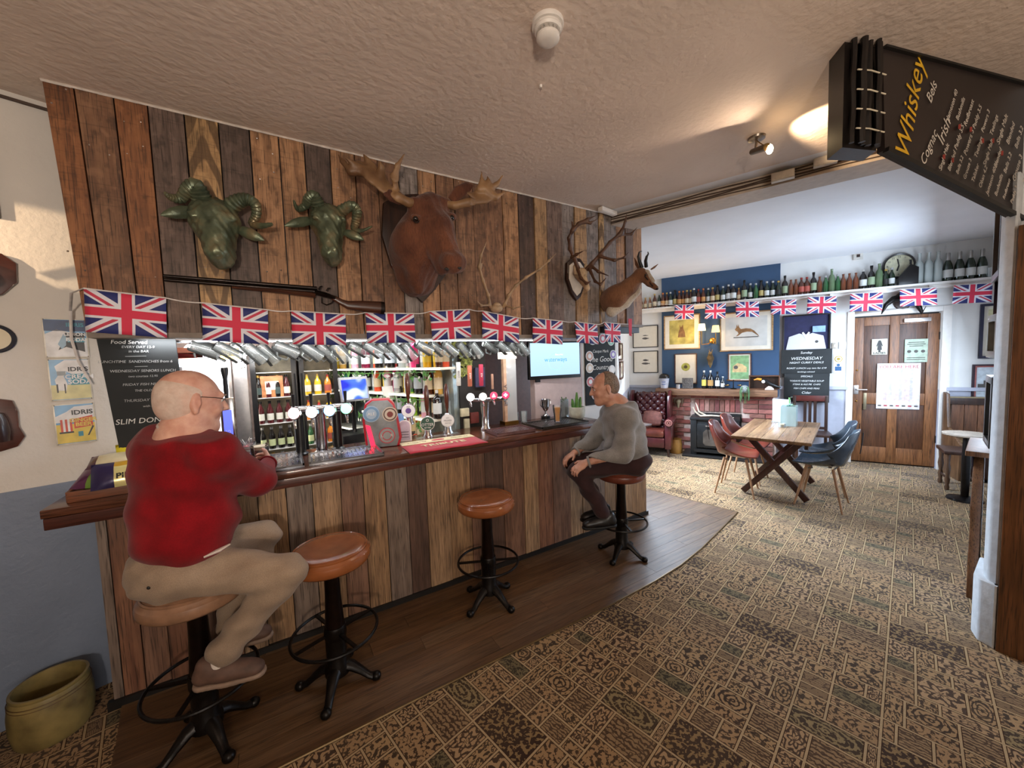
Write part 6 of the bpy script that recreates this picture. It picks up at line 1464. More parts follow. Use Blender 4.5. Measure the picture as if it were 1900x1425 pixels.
for j in range(6):
    for i in range(5):
        x = -W_/2+.0+.125*(i+(j % 2)*.5); z = .40+.125*.5*2*j*.5+.06
        if abs(x) < W_/2-.02 and z < 1.0: bt_.sphere((x, .12+.10*(z-.4)-.018, z), .011, 8, 6)
o = bt_.build('buttons', M_OX, ac); o['kind'] = 'stuff'
G().b2((-.30, .17, .10), (.30, .30, 1.0)).build('back_frame', M_OX, ac, bevel=.04)
for s_ in (-1, 1):
    G().prism([(.25, .42), (-.03, .50), (-.10, .62), (-.12, .80), (-.05, .98), (.08, 1.06), (.25, 1.04)], (s_*.31-.025, 0, 0), (0, 1, 0), (0, 0, 1), (1, 0, 0), .05).build('wing', M_OX, ac, bevel=.018)
    G().b2((s_*.32-.05, -.30, .12), (s_*.32+.05, .25, .52)).build('arm_side', M_OX, ac, bevel=.02)
    am = G().tube([(s_*.335, .22, .56), (s_*.335, -.31, .56)], .068, 20).build('rolled_arm', M_OX, ac)
    G().ring((s_*.335, -.315, .56), .045, .012, 20, 6, axis=AY).ring((s_*.335, -.318, .56), .02, .010, 16, 6, axis=AY).build('arm_scroll', mat('oxblood_piping', '8c5a52', .35, coat=.2), am)
    for y in (-.27, .24): G().tube([(s_*.32, y, .13), (s_*.325, y-.01, .07), (s_*.33, y-.03, 0.0)], [.028, .022, .014], 8).build('leg', M_DKWOOD, ac)
G().b2((-.27, -.32, .14), (.27, .14, .31)).build('seat_rail', M_OX, ac, bevel=.03)
G().b2((-.265, -.33, .31), (.265, .12, .43)).build('seat_cushion', mat('oxblood_seat', '5a281f', .25, var=.2, scale=8, coat=.4), ac, bevel=.045)
cu = on_far('scatter_cushion', 'worn red-brown square cushion on the oxblood armchair', 'cushion', .50, .45, .53)
sc = SDF(); Mx = Matrix.Rotation(R(-14), 3, 'X'); C0 = np.array(fw(.50, .50, .585)); A = np.array(Matrix.Rotation(FROT+R(-8), 3, 'Z') @ Mx)
sc.ell(C0, (.17, .06, .125), .0, A).cap(C0+A @ np.array((-.13, 0, -.09)), C0+A @ np.array((.13, 0, -.09)), .022, .022, .05).cap(C0+A @ np.array((-.13, 0, .09)), C0+A @ np.array((.13, 0, .09)), .022, .022, .05)
sc.build('cushion_cover', mat('cushion_rust', '74443a', .8, var=.2, scale=25), cu, h=.01)

# mantel things
def framed(parent_fn, name, label, w, h, fm, fwid, inner, mount=None, mw=.0, depth=.02, cat='picture', lean=0):
    t = parent_fn(name, label, cat)
    g = G()
    for a in (((-w/2, -depth, h/2-fwid), (w/2, 0, h/2)), ((-w/2, -depth, -h/2), (w/2, 0, -h/2+fwid)), ((-w/2, -depth, -h/2+fwid), (-w/2+fwid, 0, h/2-fwid)), ((w/2-fwid, -depth, -h/2+fwid), (w/2, 0, h/2-fwid))): g.b2(*a)
    g.build('frame', fm, t, bevel=.0015)
    if mount: G().b2((-w/2+fwid, -depth*.45, -h/2+fwid), (w/2-fwid, -.001, h/2-fwid)).build('mount', mount, t, smooth=False)
    o = G().b2((-w/2+fwid+mw, -depth*.5, -h/2+fwid+mw), (w/2-fwid-mw, -.002 if not mount else -depth*.46, h/2-fwid-mw)).build('print', inner, t, smooth=False)
    return t, o, -depth*.5
def far_box(px0, py0, px1, py1, d=0):
    a, z1 = fsd(px0, (py0+py1)/2, d); b, _ = fsd(px1, (py0+py1)/2, d); _, zt = fsd((px0+px1)/2, py0, d); _, zb = fsd((px0+px1)/2, py1, d)
    return (a+b)/2, (zt+zb)/2, b-a, zt-zb
def farpic(name, label, box, fm, fwid, inner, mount=None, mw=0, d=0, depth=.02, cat='picture', group=None):
    s_, z_, w, h = far_box(*box, d=d+depth)
    return (*framed(lambda n, l, c: on_far(n, l, c, s_, z_, d+.002, group), name, label, w, h, fm, fwid, inner, mount, mw, depth, cat), w, h)
M_FRK = mat('black_frame', '1b1512', .35, coat=.2); M_FRW = wood('light_frame_wood', 'b8966a', '94744c', 0, rough=.5); M_MNT = mat('mount_cream', 'd6cfc0', .8, var=.02)
M_FRB = wood('brown_frame_wood', '6d4630', '4f3020', 0, rough=.4)
INKG = mat('print_ink_grey', '54504c', .8)
for k, bxx in enumerate(((1174, 604, 1221, 645), (1175, 651, 1221, 692))):
    t, o, y, w, h = farpic('framed_print', 'black-framed print of a fish on cream paper, %s of two left of the chimney breast' % ['upper', 'lower'][k], bxx, M_FRK, .014, mat('print_cream', 'cfc6b6', .8, var=.02))
    for q_, (zz, l) in enumerate(((.02, .10), (-.035, .12))) if k == 0 else enumerate(((.03, .10), (-.03, .15))):
        fish = [(-l/2, 0), (-l*.3, .016), (0, .022), (l*.3, .012), (l*.42, .004), (l*.5, .018), (l*.5, -.018), (l*.42, -.004), (l*.3, -.012), (0, -.018), (-l*.3, -.012)]
        G().prism(fish if not (k == 0 and q_ == 0) else [(a, b*.45) for a, b in fish], (0, y-.0005, zz), (1, 0, 0), (0, 0, 1), (0, -1, 0), .001).build('fish_drawing', INKG, o)
HARE = [(-.42, .05), (-.46, .12), (-.40, .20), (-.38, .36), (-.34, .24), (-.31, .36), (-.27, .20), (-.20, .12), (.0, .15), (.2, .12), (.34, .02), (.5, -.18), (.56, -.30), (.44, -.18), (.26, -.04), (.05, -.02), (-.15, -.06), (-.32, -.2), (-.42, -.22), (-.30, -.10), (-.34, 0)]
t, o, y, w, h = farpic('framed_print', 'light-framed print of a sitting hare on yellow grass, left of the wall lamps', (1232, 584, 1299, 648), M_FRW, .018, mat('hare_print_yellow', 'b9aa5e', .8, var=.25, scale=7), M_MNT, .07, d=NVD)
G().prism([(-.06, -.09), (-.05, .0), (-.03, .06), (-.035, .13), (-.01, .08), (.02, .13), (.03, .05), (.05, 0), (.06, -.09)], (0, y-.0005, 0), (1, 0, 0), (0, 0, 1), (0, -1, 0), .001).build('hare_drawing', mat('hare_brown', '84603c', .8, var=.2), o)
t, o, y, w, h = farpic('framed_print', 'light-framed print of a running hare, right of the wall lamps', (1336, 578, 1435, 651), M_FRW, .018, mat('hare_print_pale', 'c3c2bd', .8, var=.08, scale=5), M_MNT, .06, d=NVD)
G().prism([(a*.33, b*.33) for a, b in HARE], (0, y-.0005, 0), (1, 0, 0), (0, 0, 1), (0, -1, 0), .001).build('hare_drawing', mat('hare_brown', '84603c', .8, var=.2), o)
G().b2((-.17, y-.001, -.10), (.17, y, -.085)).build('ground_line', INKG, o)
# twin wall lamp
s_, z_ = fsd(1322, 632, NVD+.06); wl_ = on_far('wall_lamp', 'brass twin-arm wall lamp with two glowing cream shades on the navy breast', 'wall lamp', s_, z_, NVD+.001)
G().lathe([(0, 0), (.05, 0), (.045, .02), (.02, .03), (0, .03)], (0, 0, 0), 20, A=AY).build('back_plate', M_BRASS, wl_)
for k, (px, py) in enumerate(((1302, 607), (1328, 610))):
    a, zz = fsd(px, py, NVD+.16); x = a-s_; z = zz-z_
    o = G().tube([(0, -.03, 0), (x*.4, -.06, -.05), (x, -.13, -.06), (x, -.15, z-.07)], .007, 8).build('arm', M_BRASS, wl_)
    G().lathe([(.062, -.055), (.046, .055)], (x, -.15, z), 20, cap=False).build('shade', emis('lamp_shade_glow_%d' % k, 'ffdf9a' if k == 0 else 'f7c878', 2.4 if k == 0 else 1.3), wl_)
    G().sphere((x, -.15, z-.01), .022, 10, 8).build('bulb', emis('lamp_bulb', 'fff0c8', 8), wl_)
s_, z_ = fsd(1318, 665, NVD+.08); hh = on_far('stuffed_trophy', 'small brown fur trophy hanging below the wall lamp above the mantel bottles', 'trophy', s_, z_, NVD+.001)
s = SDF(); c0 = Vector(fw(s_, NVD+.06, z_)); Zv = Vector((0, 0, 1))
for a, b, ra, rb_ in ((.07, .0, .030, .050), (.0, -.09, .050, .030), (-.09, -.15, .026, .010)): s.cap(c0+Zv*a, c0+Zv*b, ra, rb_, .02)
s.ell(c0+Zv*.08+FN*.03, (.03, .03, .03), .015).cap(c0+FU*.02+Zv*.1, c0+FU*.03+Zv*.15, .010, .004, .01).cap(c0-FU*.01+Zv*.1, c0-FU*.02+Zv*.15, .010, .004, .01)
s.build('fur_body', fur('small_fur', '8a7048', '4a3a24'), hh, h=.007)
G().tube([(0, -.03, .12), (0, -.005, .2)], .003, 6).build('hanging_cord', M_CABLE, hh)
MT = MZ1+.001
t, o, y, w, h = farpic('framed_print', 'wood-framed print of a yellow flower head leaning on the mantel', (1252, 656, 1293, 712), M_FRB, .014, M_MNT, M_MNT, .03, d=NVD)
disc(o, 'flower_print', 0, .03, .07, [(1, mat('flower_yellowgreen', 'a5a24e', .8, var=.2)), (.4, mat('flower_dark', '50442a', .8))], y=y-.001, th=.0005)
t, o, y, w, h = farpic('framed_print', 'wood-framed green print of a dog on the mantel, right of the bottles', (1351, 656, 1394, 707), M_FRB, .014, mat('dog_print_green', '7ba070', .8, var=.15), M_MNT, .018, d=NVD)
G().prism([(-.10, -.08), (-.09, .02), (-.03, .07), (.04, .05), (.10, .0), (.10, -.08)], (0, y-.0005, 0), (1, 0, 0), (0, 0, 1), (0, -1, 0), .001).build('dog_drawing', mat('dog_tan', 'c2a878', .8, var=.15), o)
disc(o, 'dog_patch', -.05, 0, .03, [(1, INKG)], y=y-.002, th=.0005)
def onm(px, d=.2): return fsd(px, 715, d)[0]
bk = on_far('lidded_bucket', 'white plastic bucket wearing a black cap at the left end of the mantel', 'bucket', onm(1232), MT, .16)
G().lathe([(0, 0), (.062, 0), (.078, .16), (.082, .165), (.082, .18), (0, .18)], n=24).build('tub', mat('tub_white', 'd4d8e4', .4), bk); G().lathe([(.10, .175), (.085, .185), (.08, .22), (.05, .25), (0, .258)], n=24, cap=False).build('black_cap', M_BLKP, bk)
for zz in (.11, .07): G().box((0, -.075, zz), (.06, .003, .012)).build('print_band', mat('tub_print', '5a70b0', .5), bk)
pl = on_far('carved_plaque', 'small grey carved stone plaque standing before the flower print', 'plaque', onm(1276), MT+.09, .20); G().b2((-.085, -.02, -.09), (.085, 0, .09)).build('slab', mat('carved_stone', '66605c', .9, var=.35, scale=60, bmp=.8), pl, bevel=.004)
tn = on_far('small_tin', 'small grey tin on the mantel left of the plaque', 'tin', onm(1259), MT, .24); G().lathe([(0, 0), (.035, 0), (.035, .07), (0, .07)], n=18).build('tin_body', M_STEEL, tn)
mbt = {'x': bottle_mesh('wine', DRK, lm('lemon', 'd0c25a'), cm2('white', 'd0cfca'), .30), 'y': bottle_mesh('fat', DRK, lm('amberl', 'b0864a'), cm2('white', 'd0cfca'), .30), 'z': bottle_mesh('wine', DRK, lm('white', 'c9c9c4'), cm2('black', '1d1b1a'), .28), 'w': bottle_mesh('beer', DRK, lm('white', 'c9c9c4'), cm2('silver', 'b5b5b5'), .20)}
for px, k, lab in ((1306, 'x', 'tall dark bottle with lemon label, first of four on the mantel'), (1318, 'y', 'dark bottle with amber label, second of four on the mantel'), (1331, 'z', 'dark bottle with white label, third of four on the mantel'), (1341, 'w', 'short dark bottle, last of four on the mantel')):
    put_bottle(mbt[k], fw(onm(px), .16, MT), lab, 'bottles on the mantel')
tz_ = on_far('miniature_scales', 'small black balance stand on the mantel before the dog print', 'scales', onm(1361), MT, .2)
G().lathe([(0, 0), (.05, 0), (.04, .012), (.008, .02), (.006, .15), (0, .15)], n=16).build('stand', M_IRON, tz_); G().bar((-.10, 0, .145), (.10, 0, .15), .008, .008).build('beam_arm', M_BRASS, tz_)
for s_ in (-1, 1): G().lathe([(0, .05), (.03, .055), (.034, .065)], (s_*.085, 0, 0), 14, cap=False).build('pan', M_BRASS, tz_); 
hp_ = on_far('hanging_planter', 'glass globe with trailing green stems hanging from the mantel edge', 'hanging plant', onm(1382, .34), MT, .34)
G().sphere((0, 0, .01), .065, 18, 12).build('glass_globe', M_GLASS, hp_)
g = G(); rq = random.Random(8)
for k in range(22):
    a = rq.uniform(0, 6.28); r_ = .05; l = rq.uniform(.08, .22); g.tube([(0, 0, .02), (r_*math.cos(a), -.02+r_*math.sin(a), .05), (r_*1.3*math.cos(a), -.03+r_*1.2*math.sin(a), -.02), (r_*1.3*math.cos(a), -.03+r_*1.2*math.sin(a), -l)], [.003, .005, .006, .003], 5, sq=.5)
o = g.build('trailing_stems', mat('trailing_green', '476b3a', .6, var=.3), hp_); o['kind'] = 'stuff'
cbx = on_far('display_cabinet', 'small open wooden box with dark interior on the right end of the mantel', 'display box', onm(1418), MT, .10)
G().b2((-.19, -.02, 0), (.19, .02, .20)).build('back_panel', M_DKWOOD, cbx)
for a in (((-.2, -.10, .2), (.2, .02, .215)), ((-.2, -.10, 0), (-.188, .02, .2)), ((.188, -.10, 0), (.2, .02, .2)), ((-.2, -.10, -.0), (.2, .02, .012))): G().b2(*a).build('side_board', M_FRB, cbx)
bd = on_far('toucan_figure', 'model bird with black back, white throat and orange bill on the mantel', 'figurine', onm(1422, .3), MT, .25)
G().tube([(-.06, 0, .15), (-.01, 0, .13), (.05, 0, .08), (.13, 0, .05), (.19, 0, .035)], [.022, .035, .038, .025, .006], 14).build('body', M_BLKP, bd); G().sphere((-.035, -.018, .125), .026, 12, 8).build('throat', M_PAPER, bd)
G().tube([(-.06, 0, .155), (-.11, 0, .165), (-.16, 0, .15)], [.020, .018, .006], 10).build('bill', mat('bill_orange', 'd98a2a', .4), bd)
for x in (.02, .05): G().tube([(x, 0, .09), (x, 0, 0)], .004, 6).build('leg', M_IRON, bd)
shl = on_far('sea_shell', 'pale pink sea shell lying on the mantel edge', 'shell', onm(1428, .27), MT, .27); G().lathe([(0, 0), (.06, .0), (.055, .02), (.035, .04), (.012, .06), (0, .062)], n=20, ell=.35).build('shell_body', mat('shell_pink', 'c9b0a4', .6), shl) 

# shirt frame and chalkboards
t, o, y, w, h = farpic('shirt_frame', 'framed white sports shirt with red cuffs on navy, behind the chalkboards', (1452, 583, 1541, 700), M_FRK, .02, mat('shirt_navy', '232347', .8), depth=.045)
M_SHIRT = mat('shirt_white', 'cdccd6', .8, var=.03, scale=8)
sh_ = [(-.26, .13), (-.10, .19), (-.05, .17), (.05, .17), (.10, .19), (.26, .13), (.30, -.10), (.30, -.36), (-.30, -.36), (-.30, -.10)]
k_ = w/.72
G().prism([(a*k_, b*k_+.04) for a, b in sh_], (0, y-.001, 0), (1, 0, 0), (0, 0, 1), (0, -1, 0), .012).build('shirt_body', M_SHIRT, o, bevel=.003)
for s_ in (-1, 1): G().prism([(s_*.29*k_, -.06), (s_*.30*k_, -.30), (s_*.20*k_, -.30), (s_*.27*k_, -.12)], (0, y-.0145, 0), (1, 0, 0), (0, 0, 1), (0, -1, 0), .002).build('red_sleeve', mat('shirt_red', 'b0203c', .8), o)
G().prism([(-.05, .20), (0, .10), (.05, .20), (.03, .21), (0, .16), (-.03, .21)], (0, y-.0145, .0), (1, 0, 0), (0, 0, 1), (0, -1, 0), .003).build('collar', M_PAPER, o)
G().ring((.0, y-.016, -.16), .055, .009, 24, 6, axis=AY).build('ring_logo', mat('logo_navy', '1d2350', .7), o); disc(o, 'crest', .13, .06, .02, [(1, INKG)], y=y-.015, th=.001)
G().box((.19*k_, y-.03, .245), (.15, .003, .09)).build('blue_note', mat('note_blue', '8fb0e8', .6), t)
def farchalk(label, box, d, lines):
    s_, z_, w, h = far_box(*box, d=d); t = on_far('menu_chalkboard', label, 'chalkboard', s_, z_, d)
    G().b2((-w/2, -.012, -h/2), (w/2, 0, h/2)).build('board', M_SLATE, t, bevel=.002)
    for s2, zf, sz in lines: lettering(s2, sz, M_CHALK, t, lframe(0, -.0135, zf*h), shear=.2)
farchalk('upper black chalkboard of midweek food hung over the framed shirt', (1450, 648, 1544, 693), .055, (('Sunday', .36, .05), ('WEDNESDAY', .12, .062), ('NIGHT CURRY DEALS', -.05, .042), ('ROAST LUNCH any two for £10', -.28, .035), ('bookings advised', -.43, .03)))
farchalk('lower narrower black chalkboard under the midweek food board', (1455, 693, 1539, 746), .050, (('SPECIALS', .40, .035), ('TODAYS VEGETABLE SOUP', .24, .034), ('STEAK & ALE PIE  CHIPS', .12, .032), ('FISH CHIPS AND PEAS', -.02, .032), ('Cider', -.17, .05), ('APPLE CRUMBLE & CREAM £6', -.34, .03), ('ICE CREAM', -.45, .028)))
def plate(name, label, cat, box, m, d=0, depth=.012, z=None, group=None):
    s_, z_, w, h = far_box(*box, d=d+depth); t = on_far(name, label, cat, s_, z_, d+.001, group); o = G().b2((-w/2, -depth, -h/2), (w/2, 0, h/2)).build(name+'_body', m, t, bevel=.0015); return t, w, h, -depth
for bxx, c, lab in (((1544, 636, 1554, 647), 'b5a898', 'small beige wall switch right of the framed shirt'), ((1557, 634, 1571, 647), 'cfccc9', 'white double wall switch right of the beige one')):
    t, w, h, y = plate('light_switch', lab, 'light switch', bxx, mat('switch_'+c, c, .4)); G().box((0, y-.002, 0), (w*.3, .004, h*.35)).build('rocker', M_TRIM, t)
t, w, h, y = plate('wall_notice', 'small white notice with a round yellow badge over a blue one, left of the door', 'notice', (1546, 657, 1566, 692), M_PAPER, depth=.004)
disc(t, 'yellow_badge', 0, h*.24, w*.38, [(1, mat('notice_gold', 'b59a3c', .6)), (.75, M_PAPER), (.45, mat('notice_gold', 'b59a3c', .6))], y=y, th=.001); G().box((0, y-.001, -h*.27), (w*.6, .001, h*.22)).build('blue_patch', mat('notice_blue', '2d5d8c', .6), t); disc(t, 'blue_dot', 0, -h*.08, w*.16, [(1, mat('notice_blue', '2d5d8c', .6))], y=y, th=.001)
t, w, h, y = plate('thermostat', 'small cream thermostat box high on the wall between shelf and ceiling', 'thermostat', (1584, 468, 1602, 481), mat('thermo_cream', 'cfc9bf', .5), depth=.03); G().box((0, y-.002, 0), (w*.35, .004, h*.4)).build('dial_window', M_DKWOOD, t)
# clock
s_, z_, w, h = far_box(1637, 460, 1702, 510, .03); r_ = .21
ckk = on_far('wall_clock', 'round black-rimmed wall clock with cream face above the high shelf', 'clock', s_, 2.77, .001)
ckr = w/2*.98 if w < .6 else .21
G().lathe([(ckr*.84, .0), (ckr, 0), (ckr*1.0, .025), (ckr*.93, .045), (ckr*.85, .038), (ckr*.84, .02)], (0, 0, 0), 40, A=AY, cap=False).build('rim', M_FRK, ckk)
fc = G().lathe([(0, 0), (ckr*.86, 0), (ckr*.86, .022), (0, .022)], (0, 0, 0), 40, A=AY).build('face', mat('clock_face', 'cbc6a8', .5), ckk)
for i in range(12):
    a = i*PI/6; lettering(['12', '1', '2', '3', '4', '5', '6', '7', '8', '9', '10', '11'][i], ckr*.2, INK, fc, lframe(math.sin(a)*ckr*.68, -.0235, math.cos(a)*ckr*.68))
for a, l, wd2 in ((R(-10), .55, .012), (R(195), .42, .016)): G().bar((0, -.027, 0), (math.sin(a)*ckr*l, -.027, math.cos(a)*ckr*l), wd2, .003, up=(0, -1, 0)).build('hand', M_BLACK, ckk)
# door
dt = thing('door_1', None, None, fw(DS0, -.045, 0), FROT, kind='structure'); DWd = DS1-DS0; dt['label'] = 'oak panelled door to the ladies room with posters on it'
M1, M2 = M_OAKDOOR, M_OAKDARK
for a in (((.0, -.0, .02), (.12, .04, 2.1)), ((DWd-.12, 0, .02), (DWd, .04, 2.1)), ((DWd/2-.05, 0, .02), (DWd/2+.05, .04, 2.1))): G().b2((a[0][0]+.002, a[0][1], a[0][2]), (a[1][0]-.002, a[1][1], a[1][2])).build('stile', M1, dt, bevel=.003)
for z0, z1 in ((.02, .24), (.86, 1.02), (1.98, 2.1)):
    for x0, x1 in ((.12, DWd/2-.05), (DWd/2+.05, DWd-.12)): G().b2((x0, .002, z0), (x1, .038, z1)).build('rail', M1, dt, bevel=.003)
for z0, z1 in ((.24, .86), (1.02, 1.98)):
    for x0, x1 in ((.12, DWd/2-.05), (DWd/2+.05, DWd-.12)): G().b2((x0, .018, z0), (x1, .03, z1)).build('panel', M2, dt, bevel=.002)
hn = G().b2((.02, -.006, 1.0), (.075, .0, 1.13)).build('lock_plate', M_STEEL, dt, bevel=.002); G().tube([(.05, -.005, 1.07), (.05, -.05, 1.07), (.16, -.05, 1.07)], .009, 8).build('lever_handle', M_STEEL, dt)
G().b2((.13, -.012, .78), (.165, .0, 1.02)).build('pull_handle', mat('aged_brass', '8d8168', .4, .8), dt, bevel=.003)
for zz in (1.35, .90): G().sphere((.055, -.006, zz), .012, 10, 8).build('lock_barrel', M_BRASS, dt)
G().b2((DWd-.36, -.05, 2.0), (DWd-.10, -.002, 2.05)).build('door_closer', M_STEEL, dt, bevel=.004)
for zz in (.35, 1.75): G().b2((DWd-.01, -.008, zz), (DWd+.01, .0, zz+.1)).build('hinge', M_IRON, dt)
g = G()
for (a, b, z0, z1) in ((DS0-.075, DS0, 0, 2.19), (DS1, DS1+.085, 0, 2.19), (DS0, DS1, 2.12, 2.19)): g.prism([(a, z0), (b, z0), (b, z1), (a, z1)], FK+FN*.0, FU, (0, 0, 1), FN, .022)
tag(g.build('trim_4', M_TRIM, bevel=.003), kind='structure', label='white painted door surround')
g = G(); g.prism([(DS0-.02, 0), (DS1+.02, 0), (DS1+.02, 2.14), (DS0-.02, 2.14)], FK-FN*.10, FU, (0, 0, 1), -FN, .03)
tag(g.build('wall_behind_door', M_BLACK, smooth=False), kind='structure')
DD = -.045
t, w, h, y = plate('ladies_sign', 'cream sign with a black woman figure and the word LADIES on the door', 'sign', (1618, 629, 1647, 658), mat('sign_cream', 'd8d4be', .5), d=DD+.0, depth=.008)
disc(t, 'figure_head', 0, h*.34, .017, [(1, M_BLACK)], y=y, th=.001)
G().prism([(-.018, .06), (.018, .06), (.035, .0), (.026, -.005), (.018, .02), (.026, -.055), (.012, -.055), (.012, -.085), (-.012, -.085), (-.012, -.055), (-.026, -.055), (-.018, .02), (-.026, -.005), (-.035, .0)], (0, y-.001, .01), (1, 0, 0), (0, 0, 1), (0, -1, 0), .001).build('woman_figure', M_BLACK, t)
lettering('LADIES', .042, M_BLACK, t, lframe(0, y-.002, -h*.40), bold=.001)
t, w, h, y = plate('green_notice', 'pale green notice with small drawings at the upper right of the door', 'notice', (1679, 629, 1722, 672), mat('notice_green', 'a8b5a0', .6), d=DD, depth=.004)
for zz, ww in ((.36, .7), (.28, .8), (.2, .6), (-.3, .8), (-.38, .8)): G().box((0, y-.001, zz*h), (w*ww, .001, h*.03)).build('text_line', INKG, t)
for x in (-.3, 0, .3): disc(t, 'drawing', x*w, -.03*h, w*.09, [(1, INKG)], y=y, th=.001)
t, w, h, y = plate('wall_poster', 'large white door poster with a pink grid of tiny names and a row of cars', 'poster', (1627, 674, 1708, 759), mat('poster_white', 'dcd3d2', .6), d=DD, depth=.003)
G().box((0, y-.0005, .02), (w*.74, .001, h*.70)).build('pink_table', mat('poster_pink', 'd8bdbd', .7), t)
for i in range(6): G().box((-w*.30+i*w*.12, y-.0015, .02), (w*.07, .001, h*.66)).build('name_column', mat('poster_grey%d' % (i % 2), ['c9b6b8', 'bfb7c4'][i % 2], .7), t)
for i in range(7): G().box((-w*.42+i*w*.14, y-.001, -h*.43), (w*.08, .001, h*.03)).build('car_drawing', [INKG, mat('poster_red', 'a8434a', .7)][i % 2], t)
lettering('YOU ARE HERE', .06, mat('poster_red', 'a8434a', .7), t, lframe(0, y-.001, h*.42))
# black horns over the door
s_, z_ = fsd(1680, 560, .1); bh = on_far('black_horns', 'pair of curved black buffalo horns over the oak door', 'horns', s_, z_, .002)
G().lathe([(0, 0), (.10, 0), (.09, .02), (0, .025)], (0, 0, .02), 20, A=AY, ell=1.2).build('wood_mount', M_DKWOOD, bh)
def FPt(px, py, d): a, z = fsd(px, py, d); return Vector(fw(a, d, z))
for pts in ([(1674, 552, .08), (1658, 555, .10), (1644, 566, .12), (1636, 583, .14)], [(1690, 556, .1), (1704, 566, .12), (1712, 580, .14), (1719, 568, .16)]):
    G().tube([FPt(*p) for p in pts], [.05, .04, .028, .005] if pts[0][0] < 1680 else [.045, .034, .024, .004], 12).build('horn', M_IRON, bh, world=True)
# bunting of the far room
ff_ = [(1252, 1288, 566, 565, 592), (1309, 1347, 564, 562, 591), (1365, 1408, 560, 559, 588), (1431, 1478, 557, 555, 583), (1499, 1553, 551, 549, 581), (1578, 1639, 545, 542, 577), (1670, 1739, 537, 533, 567), (1771, 1843, 529, 525, 562)]
lbl = ['furthest left below the high shelf', 'above the left wall lamp shade', 'above the running hare print', 'at the right edge of the chimney breast', 'above the framed shirt', 'left of the door head', 'in front of the black horns', 'rightmost below the high shelf']
co_ = []
for i, (x0, x1, y0, y1, yb) in enumerate(ff_):
    a, b, c = FPt(x0, y0, .245), FPt(x1, y1, .245), FPt((x0+x1)/2, yb, .245)
    make_flag(a, b, (a.z+b.z)/2-c.z, 'small union flag below the high shelf, '+lbl[i], 'union flags under the far shelf', 20+i, out=FN); co_ += [a, b]
single('bunting_cord', G().tube([FPt(1200, 562, .245)]+co_, .003, 6), mat('bunting_tape', 'd9d3cf', .7), 'thin white cord carrying the small union flags of the far room', 'cord')
# pictures right of the door
t, o, y, w, h = farpic('framed_print', 'tall dark-framed yellowish print right of the door', (1819, 563, 1862, 665), mat('frame_navy', '1b1a33', .4), .03, mat('print_yellow', 'c9c39a', .7), M_MNT, .04, depth=.03)
t, o, y, w, h = farpic('framed_print', 'red and dark framed print of a vehicle below the tall yellowish one', (1805, 676, 1862, 752), mat('frame_maroon', '2b1420', .4), .018, mat('print_pale', 'c4ccd2', .7), mat('mount_red', 'b06a64', .7), .02, depth=.03)
G().box((0, y-.001, -.02), (.16, .001, .06)).box((.01, y-.001, .03), (.08, .001, .05)).build('vehicle_drawing', INKG, o)
G().box((0, y-.001, -h*.34), (w*.5, .001, .03)).build('red_caption', mat('poster_red', 'a8434a', .7), o)
# settle
se = on_far('wooden_settle', 'dark wooden settle with boarded back right of the door', 'settle', DS1+.55, 0, .05)
g = []
G().b2((-.50, -.06, .90), (.48, -.02, .985)).build('top_rail', M_DKWOOD, se, bevel=.004)
G().b2((-.50, -.065, .985), (.48, .0, 1.0)).build('cap_rail', mat('settle_worn', '8a7a5a', .4), se)
for i in range(8): G().b2((-.46+i*.117, -.045, .48), (-.46+i*.117+.112, -.03, .90)).build('back_board', wood('settle_board', '7d5236', '5f3b26', 2), se, bevel=.002)
G().b2((-.49, -.52, .43), (.48, -.03, .475)).build('seat', wood('settle_seat', '8c7550', '6b5538', 0, rough=.35, coat=.2), se, bevel=.008)
G().b2((-.49, -.49, .05), (.48, -.46, .43)).build('front_panel', M_DKWOOD, se)
G().prism([(-.0, 0), (-.50, 0), (-.50, .45), (-.40, .50), (-.16, .62), (-.10, 1.04), (0, 1.06)], (-.53, 0, 0), (0, 1, 0), (0, 0, 1), (1, 0, 0), .035).build('end_panel', wood('settle_end', '6d4e34', '4b3220', 2, rough=.4), se, bevel=.008)
# turned-leg stool and round table
ts = thing('turned_stool', 'dark low stool with pale turned legs in front of the settle', 'stool', tuple(atz(1776, 905, 0)), R(20))
G().b2((-.19, -.15, .42), (.19, .15, .46)).build('seat', M_DKWOOD, ts, bevel=.01)
for x in (-.15, .15):
    for y in (-.11, .11): G().lathe([(.018, 0), (.022, .03), (.016, .06), (.024, .12), (.016, .17), (.026, .25), (.018, .32), (.024, .42)], (x, y, 0), 12, cap=False).build('leg', mat('turned_leg', '50392a', .25, coat=.4), ts)
for a in ((-.15, -.11, .15, -.11), (-.15, .11, .15, .11)): G().tube([(a[0], a[1], .13), (a[2], a[3], .13)], .011, 8).build('stretcher', M_DKWOOD, ts)
q = atz(1835, 809, .72); rt = thing('pub_table', 'small round pale-topped table at the far right, cut by the wall end', 'table', (q.x, .36+.11*(q.x-3.36)+.20, 0))
G().lathe([(0, .70), (.17, .70), (.185, .71), (.185, .725), (0, .73)], n=32).build('table_top', mat('table_pale', '9c8f80', .25, coat=.4), rt); G().lathe([(0, .03), (.03, .03), (.035, .4), (.03, .7), (0, .7)], n=14).build('pedestal', M_IRON, rt); G().lathe([(0, 0), (.14, 0), (.13, .02), (.03, .04), (0, .04)], n=24).build('base', M_IRON, rt)
